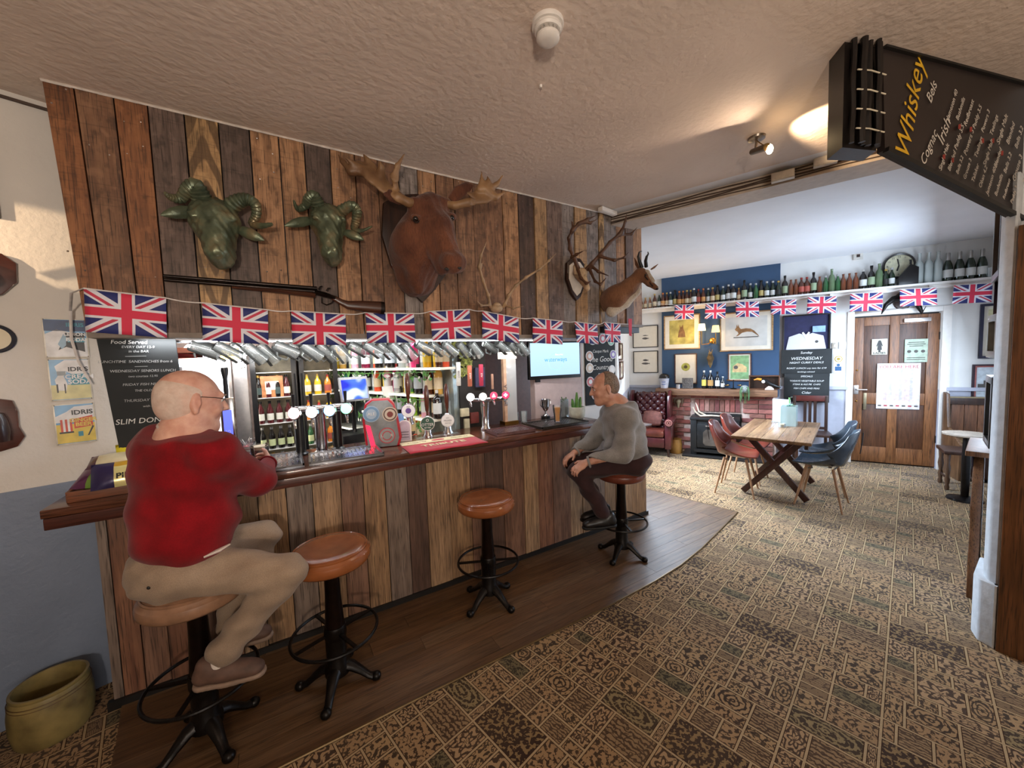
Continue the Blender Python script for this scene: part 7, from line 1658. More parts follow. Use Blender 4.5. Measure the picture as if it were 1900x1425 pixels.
# dark chair against the far wall under the chalkboards
sc2, _ = fsd(1502, 790, .25)
dc = on_far('wooden_chair', 'dark wooden chair against the lavender wainscot behind the dining table', 'chair', sc2+.02, 0, .30)
for x in (-.19, .19):
    G().b2((x-.018, .16, 0), (x+.018, .195, .98)).build('rear_leg', M_DKWOOD, dc, bevel=.003); G().b2((x-.018, -.2, 0), (x+.018, -.165, .44)).build('front_leg', M_DKWOOD, dc, bevel=.003)
G().b2((-.22, -.21, .43), (.22, .19, .465)).build('seat', M_DKWOOD, dc, bevel=.006); G().b2((-.21, .165, .90), (.21, .19, .985)).build('top_rail', mat('chair_red_wood', '50201a', .35, coat=.2), dc, bevel=.004)
for x in (-.06, .0, .06): G().b2((x-.018, .17, .50), (x+.018, .185, .90)).build('slat', M_DKWOOD, dc)
G().b2((-.2, .165, .48), (.2, .19, .52)).build('lower_rail', M_DKWOOD, dc)

# ================================================================ dining table and shell chairs
TA = R(16.5); TC = Vector((4.23, 2.29, 0)); TU = Vector((math.cos(TA), math.sin(TA), 0)); TV_ = Vector((math.sin(TA), -math.cos(TA), 0))
TLn, TWd = 1.38, .71
tcn = TC+TU*(TLn/2)+TV_*(TWd/2)
dtb = thing('dining_table', 'rustic plank-topped dining table on crossed dark legs', 'table', tcn, TA)
M_TT = [wood('table_plank_'+n, a, b, 0, rough=.35, coat=.15, contrast=.4) for n, a, b in (('a', '8f6f50', '705236'), ('b', '84644a', '66482f'), ('c', '9a7b5c', '795b3f'))]
for i in range(5): G().box((0, 0, 0), (TLn-.004*i, TWd/5-.002, .032)).build('plank', M_TT[i % 3], dtb, bevel=.002, loc=(0, -TWd/2+TWd/10+i*TWd/5, .734))
G().box((0, TWd/2-.05, .69), (TLn-.2, .03, .06)).build('apron', M_DKWOOD, dtb); G().box((0, -TWd/2+.05, .69), (TLn-.2, .03, .06)).build('apron', M_DKWOOD, dtb)
M_XL = wood('x_leg_wood', '4a2018', '32140f', 2, rough=.35, coat=.15)
for x in (-TLn/2+.40, TLn/2-.22):
    for s_ in (-1, 1): G().bar((x+s_*.012, -s_*.30, .03), (x+s_*.012, s_*.27, .705), .042, .062, up=(0, s_*.7, -.7)).build('cross_leg', M_XL, dtb, bevel=.003)
G().bar((-TLn/2+.40, 0, .36), (TLn/2-.22, 0, .36), .05, .05).build('stretcher', M_XL, dtb)
def shell_chair(label, m_in, m_leg, loc, rz, group, back_m=None):
    t = thing('shell_chair', label, 'chair', loc, rz, group)
    # one moulded shell: seat pan curving up into a back with low arms; faces local -y
    nu, nv = 16, 22; vs = []
    for j in range(nv+1):
        v = j/nv
        if v < .5: y = -.23+.42*(v/.5); z = .455-.025*math.sin(PI*v/.5); back = 0
        else:
            q = (v-.5)/.5; y = .19+.10*math.sin(q*1.2)+.02*q; z = .455+.39*q; back = q
        wv_ = .235 if v < .5 else .235*(1-.22*back**2)
        for i in range(nu+1):
            u_ = -1+2*i/nu; c = abs(u_)**3
            if v < .5: vs.append((u_*wv_, y, z+c*(.02+.13*(v/.5)**1.5)))
            else: vs.append((u_*wv_*(1+.06*(1-back)), y-c*.13*(1-.5*back), z+c*.15*(1-back)**2*(1 if back < 1 else 0)-.035*c*back))
    g = G(); g.add(vs, [(j*(nu+1)+i, j*(nu+1)+i+1, (j+1)*(nu+1)+i+1, (j+1)*(nu+1)+i) for j in range(nv) for i in range(nu)])
    o = g.build('seat_shell', m_in, t); sm = o.modifiers.new('t', 'SOLIDIFY'); sm.thickness = .018; o.modifiers.new('s', 'SUBSURF').levels = 1
    G().tube([(0, .300, .60), (0, .315, .72), (0, .32, .82)], .004, 6).build('back_seam', M_BLKP, t)
    for x, y in ((-1, -1), (1, -1), (-1, 1), (1, 1)): G().tube([(x*.13, y*.11, .43), (x*.215, y*.20, .0)], [.015, .009], 10).build('leg', m_leg, t)
    for y in (-.12, .12): G().tube([(-.14, y, .405), (0, y*.7, .38), (.14, y, .405)], .006, 6).build('wire_brace', M_IRON, t)
    return t
M_BEECH = mat('beech_leg', 'a8805e', .5, var=.1); M_TAN = mat('chair_chestnut_leather', '65291d', .28, var=.12, scale=7, coat=.3); M_SLB = mat('chair_slate_leather', '3a4652', .25, var=.1, scale=7, coat=.4)
cL = lambda along, lat: TC+TU*along+TV_*lat
shell_chair('chestnut brown shell chair at the near left side of the dining table', M_TAN, M_BEECH, cL(.42, -.02), TA+R(4), 'shell chairs at the dining table')
shell_chair('chestnut brown shell chair at the far left side of the dining table', M_TAN, M_BEECH, cL(.98, -.02), TA-R(3), 'shell chairs at the dining table')
shell_chair('slate blue shell chair at the near right side of the dining table', M_SLB, M_BEECH, cL(.50, TWd+.06), TA+PI-R(6), 'shell chairs at the dining table')
shell_chair('slate blue shell chair at the far right side of the dining table', M_SLB, M_BEECH, cL(1.06, TWd+.04), TA+PI+R(4), 'shell chairs at the dining table')
q = atz(1463, 790, .75)
tp = Vector((q.x, q.y, .7505))
fl_ = thing('leaf_vase', 'clear square glass vase of grey-green leaves on the dining table', 'vase', tp+TU*.05, TA)
g = G()
for a in ((0, -.075, .19, .004), (0, .075, .19, .004), (-.093, 0, .004, .146), (.093, 0, .004, .146)): g.box((a[0], a[1], .12), (a[2], a[3], .24))
g.build('glass_walls', glass('vase_frost', 'c9dcd8', .5), fl_)
G().b2((-.09, -.07, 0), (.09, .07, .004)).build('base', M_GLASS, fl_)
for k, (x, c) in enumerate(((-.045, '6f8f8a'), (.05, '7fa67a'))):
    jar = G().lathe([(0, .005), (.032, .005), (.034, .10), (.026, .13)], (x, 0, 0), 14, cap=False).build('inner_jar', mat('jar_milky', 'c9d3d0', .4), fl_)
    g = G(); rq = random.Random(k+3)
    for i in range(46):
        a = rq.uniform(0, 6.28); r_ = rq.uniform(.005, .04); zz = .13+rq.random()*.13; d = Vector((math.cos(a), math.sin(a), .6))*.018; w_ = Vector((-math.sin(a), math.cos(a), 0))*.009; p = Vector((x+r_*math.cos(a), r_*math.sin(a), zz)); g.add([p-d, p+w_, p+d, p-w_], [(0, 1, 2, 3)])
    o = g.build('foliage', mat('foliage_'+c, c, .7, var=.25), fl_, smooth=False); o['kind'] = 'stuff'; o.modifiers.new('t', 'SOLIDIFY').thickness = .002
G().tube([(-.03, 0, .12), (.0, 0, .25), (.012, 0, .34)], [.004, .006, .010], 8).build('bud_stem', mat('bud_green', '5f9a4a', .6), fl_)
tlt = thing('tealight_cup', 'small pale yellow tealight cup beside the glass vase on the dining table', 'candle', atz(1451, 792, .7505)); G().lathe([(0, 0), (.035, 0), (.04, .045), (.036, .045), (.03, .006), (0, .006)], n=20, cap=False).build('cup', M_GLASS, tlt); G().lathe([(0, .006), (.03, .006), (.033, .034), (0, .034)], n=20).build('candle', mat('candle_yellow', 'd8cf8a', .5), tlt)
mc_ = thing('table_menu', 'upright pale blue-white card stand behind the glass vase', 'menu card', tp+TU*.22-TV_*.10, TA+R(75)); G().b2((-.10, -.004, 0), (.10, .0, .30)).build('card', mat('card_paleblue', 'c3cfe0', .5), mc_); G().b2((-.10, -.03, 0), (.10, .03, .006)).build('foot', M_GLASS, mc_)

# ================================================================ side wall of the far room (seen at a grazing angle)
SU = (Vector((5.63, 4.93, 0))-Vector((*SW0, 0))).normalized(); SNn = Vector((SU.y, -SU.x, 0)); SROT = math.atan2(SU.y, SU.x)
def side_s(px, py, d=.02): a = Vector((*SW0, 0))+SNn*d; p = atw(px, py, a, a+SU); return (p-a).dot(SU), p.z
for k, (x0, x1, y0, y1) in enumerate(((1142, 1161, 636, 669), (1143, 1162, 670, 704))):
    a, _ = side_s(x0, (y0+y1)/2); b, _ = side_s(x1, (y0+y1)/2); _, zt = side_s((x0+x1)/2, y0); _, zb = side_s((x0+x1)/2, y1)
    a, b = min(a, b), max(a, b); c_ = (a+b)/2; w = min(b-a, .42)
    pos_ = Vector((*SW0, 0))+SU*c_+SNn*.002+Vector((0, 0, (zt+zb)/2))
    framed(lambda n, l, c: thing(n, l, c, pos_, SROT), 'framed_print', 'brown-framed small print on the side wall, %s of two above the armchair' % ['upper', 'lower'][k], w, zt-zb, M_FRB, .025, mat('print_sepia', 'a8987e', .7, var=.2, scale=15), M_CREAM, .05, .025)
# ================================================================ right-hand wall pictures
RA, RB = Vector((3.36, .36, 0)), Vector((7.9, .86, 0)); RU = (RA-RB).normalized(); RN = Vector((RU.y, -RU.x, 0)); RROT = math.atan2(RU.y, RU.x)
for k, (t0, z0, w, h, c, lab) in enumerate(((.55, 2.33, .42, .50, '2a1712', 'dark-framed picture high on the right-hand wall, nearest the post'), (.9, 1.95, .36, .48, '2b1420', 'dark maroon frame below the highest picture on the right-hand wall'), (.35, 1.72, .30, .26, '5d5648', 'grey-brown frame in the middle of the right-hand wall, tilted off the plaster'), (.32, 1.27, .30, .42, '14110f', 'black-framed picture with pale face low on the right-hand wall'), (1.9, 2.3, .5, .6, '241a16', 'dark frame at the far end of the right-hand wall, topmost'))):
    pos_ = RA-RU*t0+RN*.004+Vector((0, 0, z0))
    framed(lambda n, l, cc: thing(n, l, cc, pos_, RROT+R([4, 0, 7, 5, 0][k])), 'framed_picture', lab, w, h, mat('frame_'+c, c, .35, coat=.2), .04, mat('print_dim%d' % k, ['a8a48c', '6b6a80', '9c9484', 'b8bab8', '8c8a80'][k], .6), M_MNT, .03, .045)
pw_ = thing('pew_end', 'tall brown wooden pew end with dark cut-outs against the right-hand wall', 'pew', RA-RU*.75+RN*.004, RROT)
G().prism([(-.36, 0), (.30, 0), (.33, .25), (.25, .45), (.30, .62), (.16, .86), (.05, .95), (-.36, .95)], (0, -.05, 0), (1, 0, 0), (0, 0, 1), (0, -1, 0), .045).build('panel', wood('pew_wood', '8a5f3c', '6b452a', 2, rough=.45), pw_, bevel=.006)
for z in (.12, .5, .82): G().b2((-.30, -.10, z), (.16, -.096, z+.14)).build('dark_cutout', mat('cutout_purple', '2a1d33', .6), pw_)
G().b2((-.40, -.13, .93), (.2, -.0, .965)).build('cap', wood('pew_wood', '8a5f3c', '6b452a', 2, rough=.45), pw_, bevel=.005)
tag(G().bar(RA+RN*.01+Vector((0, 0, .06)), RB+RN*.01+Vector((0, 0, .06)), .02, .12).build('baseboard_right', mat('skirting_dark', '5a463a', .5)), kind='structure')
# ================================================================ ceiling fittings
sd2 = thing('smoke_detector', 'round white smoke detector on the near ceiling', 'smoke detector', atz(1016, 42, 3.0))
G().lathe([(0, 0), (.062, 0), (.064, -.012), (.062, -.018), (0, -.018)], n=40).build('base', M_TRIM, sd2)
G().lathe([(.052, -.018), (.055, -.03), (.05, -.038), (0, -.038)], n=40, cap=False).build('housing', M_TRIM, sd2)
G().lathe([(.036, -.038), (.038, -.048), (.046, -.052), (.046, -.062), (.038, -.070), (.02, -.074), (0, -.074)], n=36, cap=False).build('sensor_cap', M_TRIM, sd2)
for i in range(16): a = i*PI/8; G().box((.042*math.cos(a), .042*math.sin(a), -.045), (.005, .012, .014), rz=a).build('vent_rib', mat('detector_grey', 'a9a29a', .5), sd2)
lf_ = thing('ceiling_spotlight', 'small brass ceiling spotlight with a bare glowing bulb by the beam', 'spotlight', atz(1404, 255, 3.0))
Lc = lf_.location.copy()
G().lathe([(0, 0), (.05, 0), (.046, -.012), (.02, -.02), (0, -.02)], n=24).build('rose', mat('aged_nickel', '8d8378', .3, .9), lf_)
G().tube([Vector((0, 0, -.02)), Vector((-.005, .004, -.08))], .008, 8).build('stem', mat('aged_nickel', '8d8378', .3, .9), lf_)
bl = BULB-Lc
G().tube([Vector((-.03, .01, -.09)), bl+Vector((-.02, .005, .01))], [.018, .02], 12).build('socket', mat('aged_brass2', '6d5638', .35, .8), lf_)
G().tube([Vector((0, 0, -.02)), bl], .003, 6).build('lamp_wire', M_BRASS, lf_)
ob = G().sphere(bl, .018, 12, 10, (1, 1, 1.5)).build('bulb', emis('bulb_glow', 'ffd9a0', 60), lf_); ob.visible_shadow = True
sb_ = thing('strip_box', 'short white plastic conduit box where the beam meets the timber panelling', 'junction box', (2.62, 2.52, 2.975), R(8)); G().box((0, 0, 0), (.22, .05, .035)).build('conduit', M_TRIM, sb_, bevel=.004); G().box((0, 0, -.019), (.2, .03, .003)).build('lid', M_TRIM, sb_)
G_sp = thing('screw_hook', 'tiny white hook on the near ceiling', 'hook', atz(1003, 158, 3.0)); G().lathe([(0, 0), (.008, 0), (.006, -.01), (0, -.01)], n=10).build('plate', M_TRIM, G_sp); G().tube([(0, 0, -.008), (.006, 0, -.02), (0, 0, -.028)], .0018, 6).build('hook_wire', M_STEEL, G_sp)
# ================================================================ people
def V(*a): return np.array(a, float)
def unit(v): v = np.array(v, float); return v/np.linalg.norm(v)
def head_sdf(s, c, f, u, r, sc=1.0):
    """skull, face, nose, jaw, lips, ears in the head's own frame"""
    A = np.stack([r, f, u], 1); L_ = lambda x, y, z: c+sc*(r*x+f*y+u*z)
    s.ell(L_(0, -.018, .03), (.076*sc, .096*sc, .088*sc), .01, A)
    s.ell(L_(0, .02, -.02), (.066*sc, .078*sc, .095*sc), .03, A)
    s.cap(L_(0, .055, -.085), L_(0, .072, -.098), .026*sc, .022*sc, .03)                 # chin
    s.cap(L_(-.045, .0, -.07), L_(0, .06, -.095), .024*sc, .024*sc, .03).cap(L_(.045, .0, -.07), L_(0, .06, -.095), .024*sc, .024*sc, .03)
    s.cap(L_(-.035, .078, .028), L_(.035, .078, .028), .014*sc, .014*sc, .015)           # brow
    for sd in (-1, 1):
        s.ell(L_(sd*.030, .094, .008), (.016*sc, .010*sc, .010*sc), .0, A, cut=True)      # eye socket
        s.ell(L_(sd*.038, .066, -.03), (.022*sc, .02*sc, .02*sc), .02, A)                 # cheek
    s.cap(L_(0, .090, .018), L_(0, .112, -.020), .008*sc, .013*sc, .008).ell(L_(0, .112, -.024), (.013*sc, .012*sc, .010*sc), .006, A)
    for sd in (-1, 1): s.ell(L_(sd*.013, .100, -.028), (.009*sc, .010*sc, .008*sc), .005, A)
    s.cap(L_(-.020, .088, -.052), L_(.020, .088, -.052), .006*sc, .006*sc, .006).cap(L_(-.017, .086, -.064), L_(.017, .086, -.064), .007*sc, .007*sc, .006)
    for sd in (-1, 1):
        e = L_(sd*.078, -.012, -.004); ax = np.stack([unit(r*sd+f*-.35), unit(f+r*.35*sd), u], 1)
        s.ell(e, (.008*sc, .019*sc, .034*sc), .006, ax).ell(L_(sd*.080, -.008, -.038), (.007*sc, .010*sc, .012*sc), .006, ax)
        s.ell(L_(sd*.088, -.004, .0), (.005*sc, .010*sc, .018*sc), 0, ax, cut=True)
    return L_, A
def hand_sdf(s, wrist, d, n, th, curl=.5, sc=1.0):
    """palm, four fingers of different lengths with bent knuckles, and a thumb from the side of the palm.
       d towards the fingers, n out of the back of the hand, th towards the thumb side"""
    d, n = unit(d), unit(n); th = unit(np.array(th)-d*np.dot(th, d)); n = unit(n-d*np.dot(n, d)-th*np.dot(n, th))
    A = np.stack([th, d, n], 1)
    s.ell(wrist+d*.048*sc, (.040*sc, .052*sc, .017*sc), .012, A)
    s.cap(wrist-d*.01, wrist+d*.03*sc, .024*sc, .022*sc, .015, flat=(n, .7))
    for k, (off, ln) in enumerate(((.029, .072), (.010, .080), (-.010, .075), (-.029, .060))):
        b = wrist+d*(.084-.004*abs(k-1))*sc+th*off*sc; fan = unit(d+th*off*2.2); p = b; a = curl*.5
        for seg, (fr, rad) in enumerate(((.46, .0092), (.31, .0082), (.23, .0074))):
            dr = fan*math.cos(a)-n*math.sin(a); q = p+dr*ln*fr*sc; s.cap(p, q, rad*sc, (rad-.0008)*sc, .004 if seg else .008); p = q; a += curl*.75
    t0 = wrist+d*.022*sc+th*.028*sc; t1 = t0+unit(th*.9+d*.75-n*.3)*.038*sc; t2 = t1+unit(th*.35+d*1-n*.45)*.028*sc
    s.cap(t0, t1, .0125*sc, .0105*sc, .010).cap(t1, t2, .0105*sc, .0085*sc, .004)
def shoe(parent, ankle, sole_z, heel, toe, m, msole, name='shoe'):
    d = unit(V(toe[0]-heel[0], toe[1]-heel[1], 0)); w = V(-d[1], d[0], 0)
    h, t = V(heel[0], heel[1], sole_z), V(toe[0], toe[1], sole_z)
    s = SDF(); s.cap(h+V(0, 0, .048)+d*.03, h+d*.12+V(0, 0, .048), .038, .040, .02, flat=((0, 0, 1), .95))
    s.cap(h+d*.10+V(0, 0, .045), t-d*.035+V(0, 0, .034), .044, .038, .02, flat=((0, 0, 1), .75)); s.cap(h+V(0, 0, .05)+d*.035, h+V(0, 0, .09)+d*.045, .038, .040, .015).cap(h+V(0, 0, .07)+d*.06, t-d*.06+V(0, 0, .042), .040, .034, .02)
    s.plane((0, 0, sole_z+.018), (0, 0, -1))
    sh = s.build(name, m, parent, h=.006)
    s = SDF(); s.cap(h+d*.03+V(0, 0, .012), h+d*.14+V(0, 0, .012), .040, .043, .01).cap(h+d*.12+V(0, 0, .012), t-d*.032+V(0, 0, .012), .046, .040, .01); s.plane((0, 0, sole_z+.020), (0, 0, 1)).plane((0, 0, sole_z), (0, 0, -1))
    so_ = s.build('sole', msole, sh, h=.006)
    g = G()
    for k in range(4):
        c = h+d*(.115+.022*k)+V(0, 0, .090-.010*k); g.tube([c-w*.022-V(0, 0, .008), c+V(0, 0, .004), c+w*.022-V(0, 0, .008)], .0028, 6)
    g.build('laces', msole, sh, world=True)
    return sh
def skin_mat(name, a, b, spec=.4):
    m, N, L, B = new_mat(name); B.inputs['Roughness'].default_value = .5; B.inputs['Subsurface Weight'].default_value = .12; B.inputs['Subsurface Radius'].default_value = (.02, .008, .004); B.inputs['Subsurface Scale'].default_value = .3
    n, _ = noise_node(N, L, 22, 4); L.new(ramp(N, L, n.outputs[0], [(.35, lin(a)), (.68, lin(b))]), B.inputs['Base Color']); n2, _ = noise_node(N, L, 160, 2); bump(N, L, B, n2.outputs[0], .15, .002); return m
def cloth_mat(name, c, c2, rough=.9, weave=220, st=.25, sheen=.1):
    m, N, L, B = new_mat(name); B.inputs['Roughness'].default_value = rough; B.inputs['Sheen Weight'].default_value = sheen; B.inputs['Specular IOR Level'].default_value = .2
    n, _ = noise_node(N, L, 9, 3); n2, _ = noise_node(N, L, weave, 1)
    k = mix(N, L, .25, ramp(N, L, n.outputs[0], [(.3, lin(c2)), (.7, lin(c))]), ramp(N, L, n2.outputs[0], [(.35, (.35,)*3), (.65, (1, 1, 1))]), 'MULTIPLY'); L.new(k, B.inputs['Base Color']); bump(N, L, B, n2.outputs[0], st, .002); return m
def folds(amp, *waves):
    def fn(X, Y, Z):
        o = 0
        for (a, b, c, ph, k) in waves: o = o+k*np.sin(a*X+b*Y+c*Z+ph+1.2*np.sin(9*X+7*Z+ph))
        return (amp*o).astype(np.float32)
    return fn

def person(label, J, M, loc):
    t = thing('person', label, 'person', loc)
    f, rgt = unit(J['f']), unit(J['r']); up = V(0, 0, 1)
    hf = unit(J['hf']); hr = unit(np.cross(hf, up)); hu = np.cross(hr, hf)
    # --- the body: one continuous figure
    s = SDF()
    L_, A = head_sdf(s, J['head'], hf, hu, hr, J.get('hs', 1.0))
    s.cap(J['neck'], J['head']-hu*.05-hf*.02, .062*J['nk'], .052*J['nk'], .03)
    s.cap(J['neck']-V(0, 0, .02), J['chest'], .09, .13, .06).cap(J['chest'], J['pelvis'], .13, .12, .05)
    for sd, S_, E_, W_ in ((-1, J['shL'], J['elL'], J['wrL']), (1, J['shR'], J['elR'], J['wrR'])):
        s.cap(J['neck']-V(0, 0, .03), S_, .05, .05, .04).cap(S_, E_, .046, .036, .02).cap(E_, W_, .036, .025, .015)
    for H_, K_, A_ in ((J['hipL'], J['knL'], J['anL']), (J['hipR'], J['knR'], J['anR'])):
        s.cap(H_, K_, .075, .05, .03).cap(K_, A_, .05, .034, .02)
    for k in ('L', 'R'):
        an = J['an'+k]; to = V(*J['toe'+k], J['sole']+.045); s.cap(an, an-V(0, 0, .05), .032, .030, .01).cap(an-V(0, 0, .065), V(to[0]*.6+an[0]*.4, to[1]*.6+an[1]*.4, J['sole']+.035), .028, .018, .01)
    for k, hd in J['hands'].items(): hand_sdf(s, J['wr'+k], *hd)
    s.build('body', M['skin'], t, h=.0058)
    # --- jumper
    s = SDF(); b = J['belly']; fat = J['fat']
    Am = np.stack([rgt, f, up], 1)
    lean = unit(J['neck']-J['pelvis']); At = np.stack([rgt, unit(np.cross(lean, rgt))*1.0, lean], 1)
    if np.dot(At[:, 1], f) < 0: At[:, 1] *= -1
    s.ell(J['chest'], (fat[0], fat[1], .25), .02, At).ell(J['neck']*.6+J['chest']*.4, (fat[0]*.9, fat[1]*.95, .13), .06, At)
    s.ell(b, (fat[0]*1.02, fat[2], .20), .06, At)
    s.cap(J['neck']-V(0, 0, .05), J['neck']+V(0, 0, .012), .085, .070, .04)
    for S_, E_, W_ in ((J['shL'], J['elL'], J['wrL']), (J['shR'], J['elR'], J['wrR'])):
        s.cap(J['neck']-V(0, 0, .065), S_-V(0, 0, .01), .088, .082, .05); a_ = J['arm']; s.cap(S_, E_, .084*a_, .070*a_, .04).cap(E_, W_-unit(W_-E_)*.012, .070*a_, .044, .03)
    s.plane(J['neck']+lean*.032+hf*.01, unit(lean*1.0-f*.30))
    s.plane(J['hem'], J['hemn'])
    jm = s.build('jumper', M['jumper'], t, h=.0085, noise=J['jf'])
    for k in ('L', 'R'):
        d = unit(J['wr'+k]-J['el'+k]); c = J['wr'+k]-d*.020; A3 = Vector(d).to_track_quat('Z', 'Y').to_matrix(); G().ring(tuple(c), .037, .009, 28, 8, axis=A3).build('cuff', M['jumper'], jm, world=True)
    # --- trousers
    s = SDF(); s.ell(J['pelvis']+V(0, 0, -.005), (.19*J['hipw'], .165*J['hipw'], .105), .04, Am); s.cap(J['pelvis'], J['pelvis']+lean*.13, .155*J['hipw'], .16*J['hipw'], .05, flat=(f, .85))
    for H_, K_, A_ in ((J['hipL'], J['knL'], J['anL']), (J['hipR'], J['knR'], J['anR'])):
        e = A_+unit(K_-A_)*.028
        s.cap(H_, K_, .105*J['leg'], .072*J['leg'], .045).cap(K_, e, .072*J['leg'], .065*J['leg'], .03); 
    tr = s.build('trousers', M['trousers'], t, h=.0085, noise=J['tf'])
    for k in ('L', 'R'): 
        if M.get('sock'): 
            s = SDF(); s.cap(J['an'+k]+unit(J['kn'+k]-J['an'+k])*.03, J['an'+k]-V(0, 0, .03), .038, .041, .01); s.build('sock', M['sock'], t, h=.006)
        shoe(t, J['an'+k], J['sole'], J['heel'+k], J['toe'+k], M['shoe'], M['sole'])
    # --- eyes and hair
    for sd in (-1, 1):
        e = L_(sd*.030, .080, .008); o = G().sphere(tuple(e), .0115, 14, 10).build('eye', mat('eye_white', 'd8d0c8', .25), t, world=True); G().sphere(tuple(e+hf*.0085), .0055, 10, 8).build('iris', mat('iris_dark', '2a2a30', .2), o, world=True)
        G().tube([tuple(L_(sd*.014, .096, .026)), tuple(L_(sd*.030, .098, .031)), tuple(L_(sd*.046, .086, .026))], [.003, .0042, .002], 6).build('eyebrow', M['hair'], t, world=True)
    return t, L_, A, hf, hr, hu

SK1 = skin_mat('skin_rosy', 'c48f7c', 'd8ac98'); SK2 = skin_mat('skin_tanned', 'b5806a', 'c99a83')
J1 = dict(arm=1.1, f=(.82, .57, 0), r=(.57, -.82, 0), hf=(.90, .40, -.16), head=V(-.318, 2.09, 1.545), neck=V(-.355, 2.075, 1.40), nk=1.2, hs=1.09,
    chest=V(-.375, 2.09, 1.22), pelvis=V(-.415, 2.11, .845), belly=V(-.375, 2.10, 1.04), fat=(.205, .15, .185), hipw=1.02, leg=1.0,
    shL=V(-.475, 2.235, 1.335), elL=V(-.33, 2.40, 1.15), wrL=V(-.20, 2.54, 1.115), shR=V(-.245, 1.94, 1.34), elR=V(-.125, 2.18, 1.135), wrR=V(-.075, 2.455, 1.155),
    hipL=V(-.445, 2.19, .845), knL=V(-.115, 2.34, .80), anL=V(-.28, 2.25, .43), hipR=V(-.385, 2.045, .845), knR=V(-.015, 1.93, .765), anR=V(-.295, 2.035, .43),
    sole=.311, heelL=(-.36, 2.28), toeL=(-.11, 2.24), heelR=(-.385, 2.055), toeR=(-.135, 1.985),
    hem=V(-.40, 2.10, .905), hemn=(.10, .10, -1), jf=folds(.0055, (14, 10, 24, 0, 1), (5, 12, 40, 2, .7), (34, 0, -30, 1, .5)), tf=folds(.0042, (30, 18, 44, 0, 1), (-22, 40, 60, 1.3, .8), (12, 8, -70, 0, .4)),
    hands=dict(R=((-.06, 1, .02), (1, .05, .1), (0, 0, 1), 1.2), L=((.15, 1, .02), (-.2, .1, 1), (1, 0, .1), .9)))
# chino creases run from hip to knee
M1_ = dict(skin=SK1, jumper=cloth_mat('jumper_crimson', '8c0c17', '6a0810'), trousers=cloth_mat('trousers_stone', 'a28d78', '8c7866', weave=300, st=.15), sock=mat('sock_white', 'd6cdc4', .9, var=.04, scale=80), shoe=mat('shoe_brown_suede', '5d4438', .7, var=.2, scale=18), sole=mat('shoe_sole_tan', '8a7362', .7), hair=mat('eyebrow_grey', '9c8c80', .9))
p1, L_, A_, hf, hr, hu = person('balding man from behind in crimson jumper and stone chinos, seated at the bar', J1, M1_, (-.4, 2.1, 0))
def hairmat(name, a, b, skin, lo=.42, hi=.58, sc=(90, 90, 90)):
    m, N, L, B = new_mat(name); B.inputs['Roughness'].default_value = .8; n, _ = noise_node(N, L, 1.4, 4, sc); n2, _ = noise_node(N, L, 18, 3)
    c = mix(N, L, ramp(N, L, n.outputs[0], [(lo, (0, 0, 0)), (hi, (1, 1, 1))]), lin(a), lin(b)); c = mix(N, L, ramp(N, L, n2.outputs[0], [(.45, (0, 0, 0)), (.7, (.5,)*3)]), c, lin(skin)); L.new(c, B.inputs['Base Color']); bump(N, L, B, n.outputs[0], .5, .004); return m
# close-cropped white hair round the back and sides, crown bare
s = SDF(); sc = 1.09
s.ell(L_(0, -.022, .022), (.0785*sc, .0975*sc, .088*sc), .0, A_); s.ell(L_(0, -.03, -.02), (.071*sc, .083*sc, .075*sc), .02, A_)
s.plane(L_(0, 0, .062), unit(hu+hf*.35)); s.plane(L_(0, .012, 0), hf); s.plane(L_(0, -.06, -.075), -hu)
s.build('cropped_hair', hairmat('hair_white_crop', 'd2bfb2', 'bfa799', 'cfa593', .3, .7, (30, 30, 30)), p1, h=.006)
# glasses arm and shirt collar
G().tube([tuple(L_(.080, .0, .018)), tuple(L_(.076, .05, .018)), tuple(L_(.066, .088, .014))], .0016, 6).build('glasses_arm', M_IRON, p1, world=True)
A3 = Vector(unit(J1['neck']-J1['chest'])).to_track_quat('Z', 'Y').to_matrix()
G().ring(tuple(J1['neck']+V(-.006, 0, .040)), .066, .010, 36, 8, axis=A3 @ Matrix.Rotation(R(8), 3, 'X')).build('shirt_collar', mat('collar_white', 'cfc2ba', .8, var=.04), p1, world=True)
G().tube([tuple(V(-.30, 1.925, .925)), tuple(V(-.25, 1.93, .935)), tuple(V(-.215, 1.945, .945))], [.010, .014, .006], 8, sq=.5).build('shirt_tail', mat('collar_white', 'cfc2ba', .8), p1, world=True)
G().sphere(tuple(V(-.475, 1.95, .845)), .007, 10, 6).build('pocket_button', M_BLACK, p1, world=True)

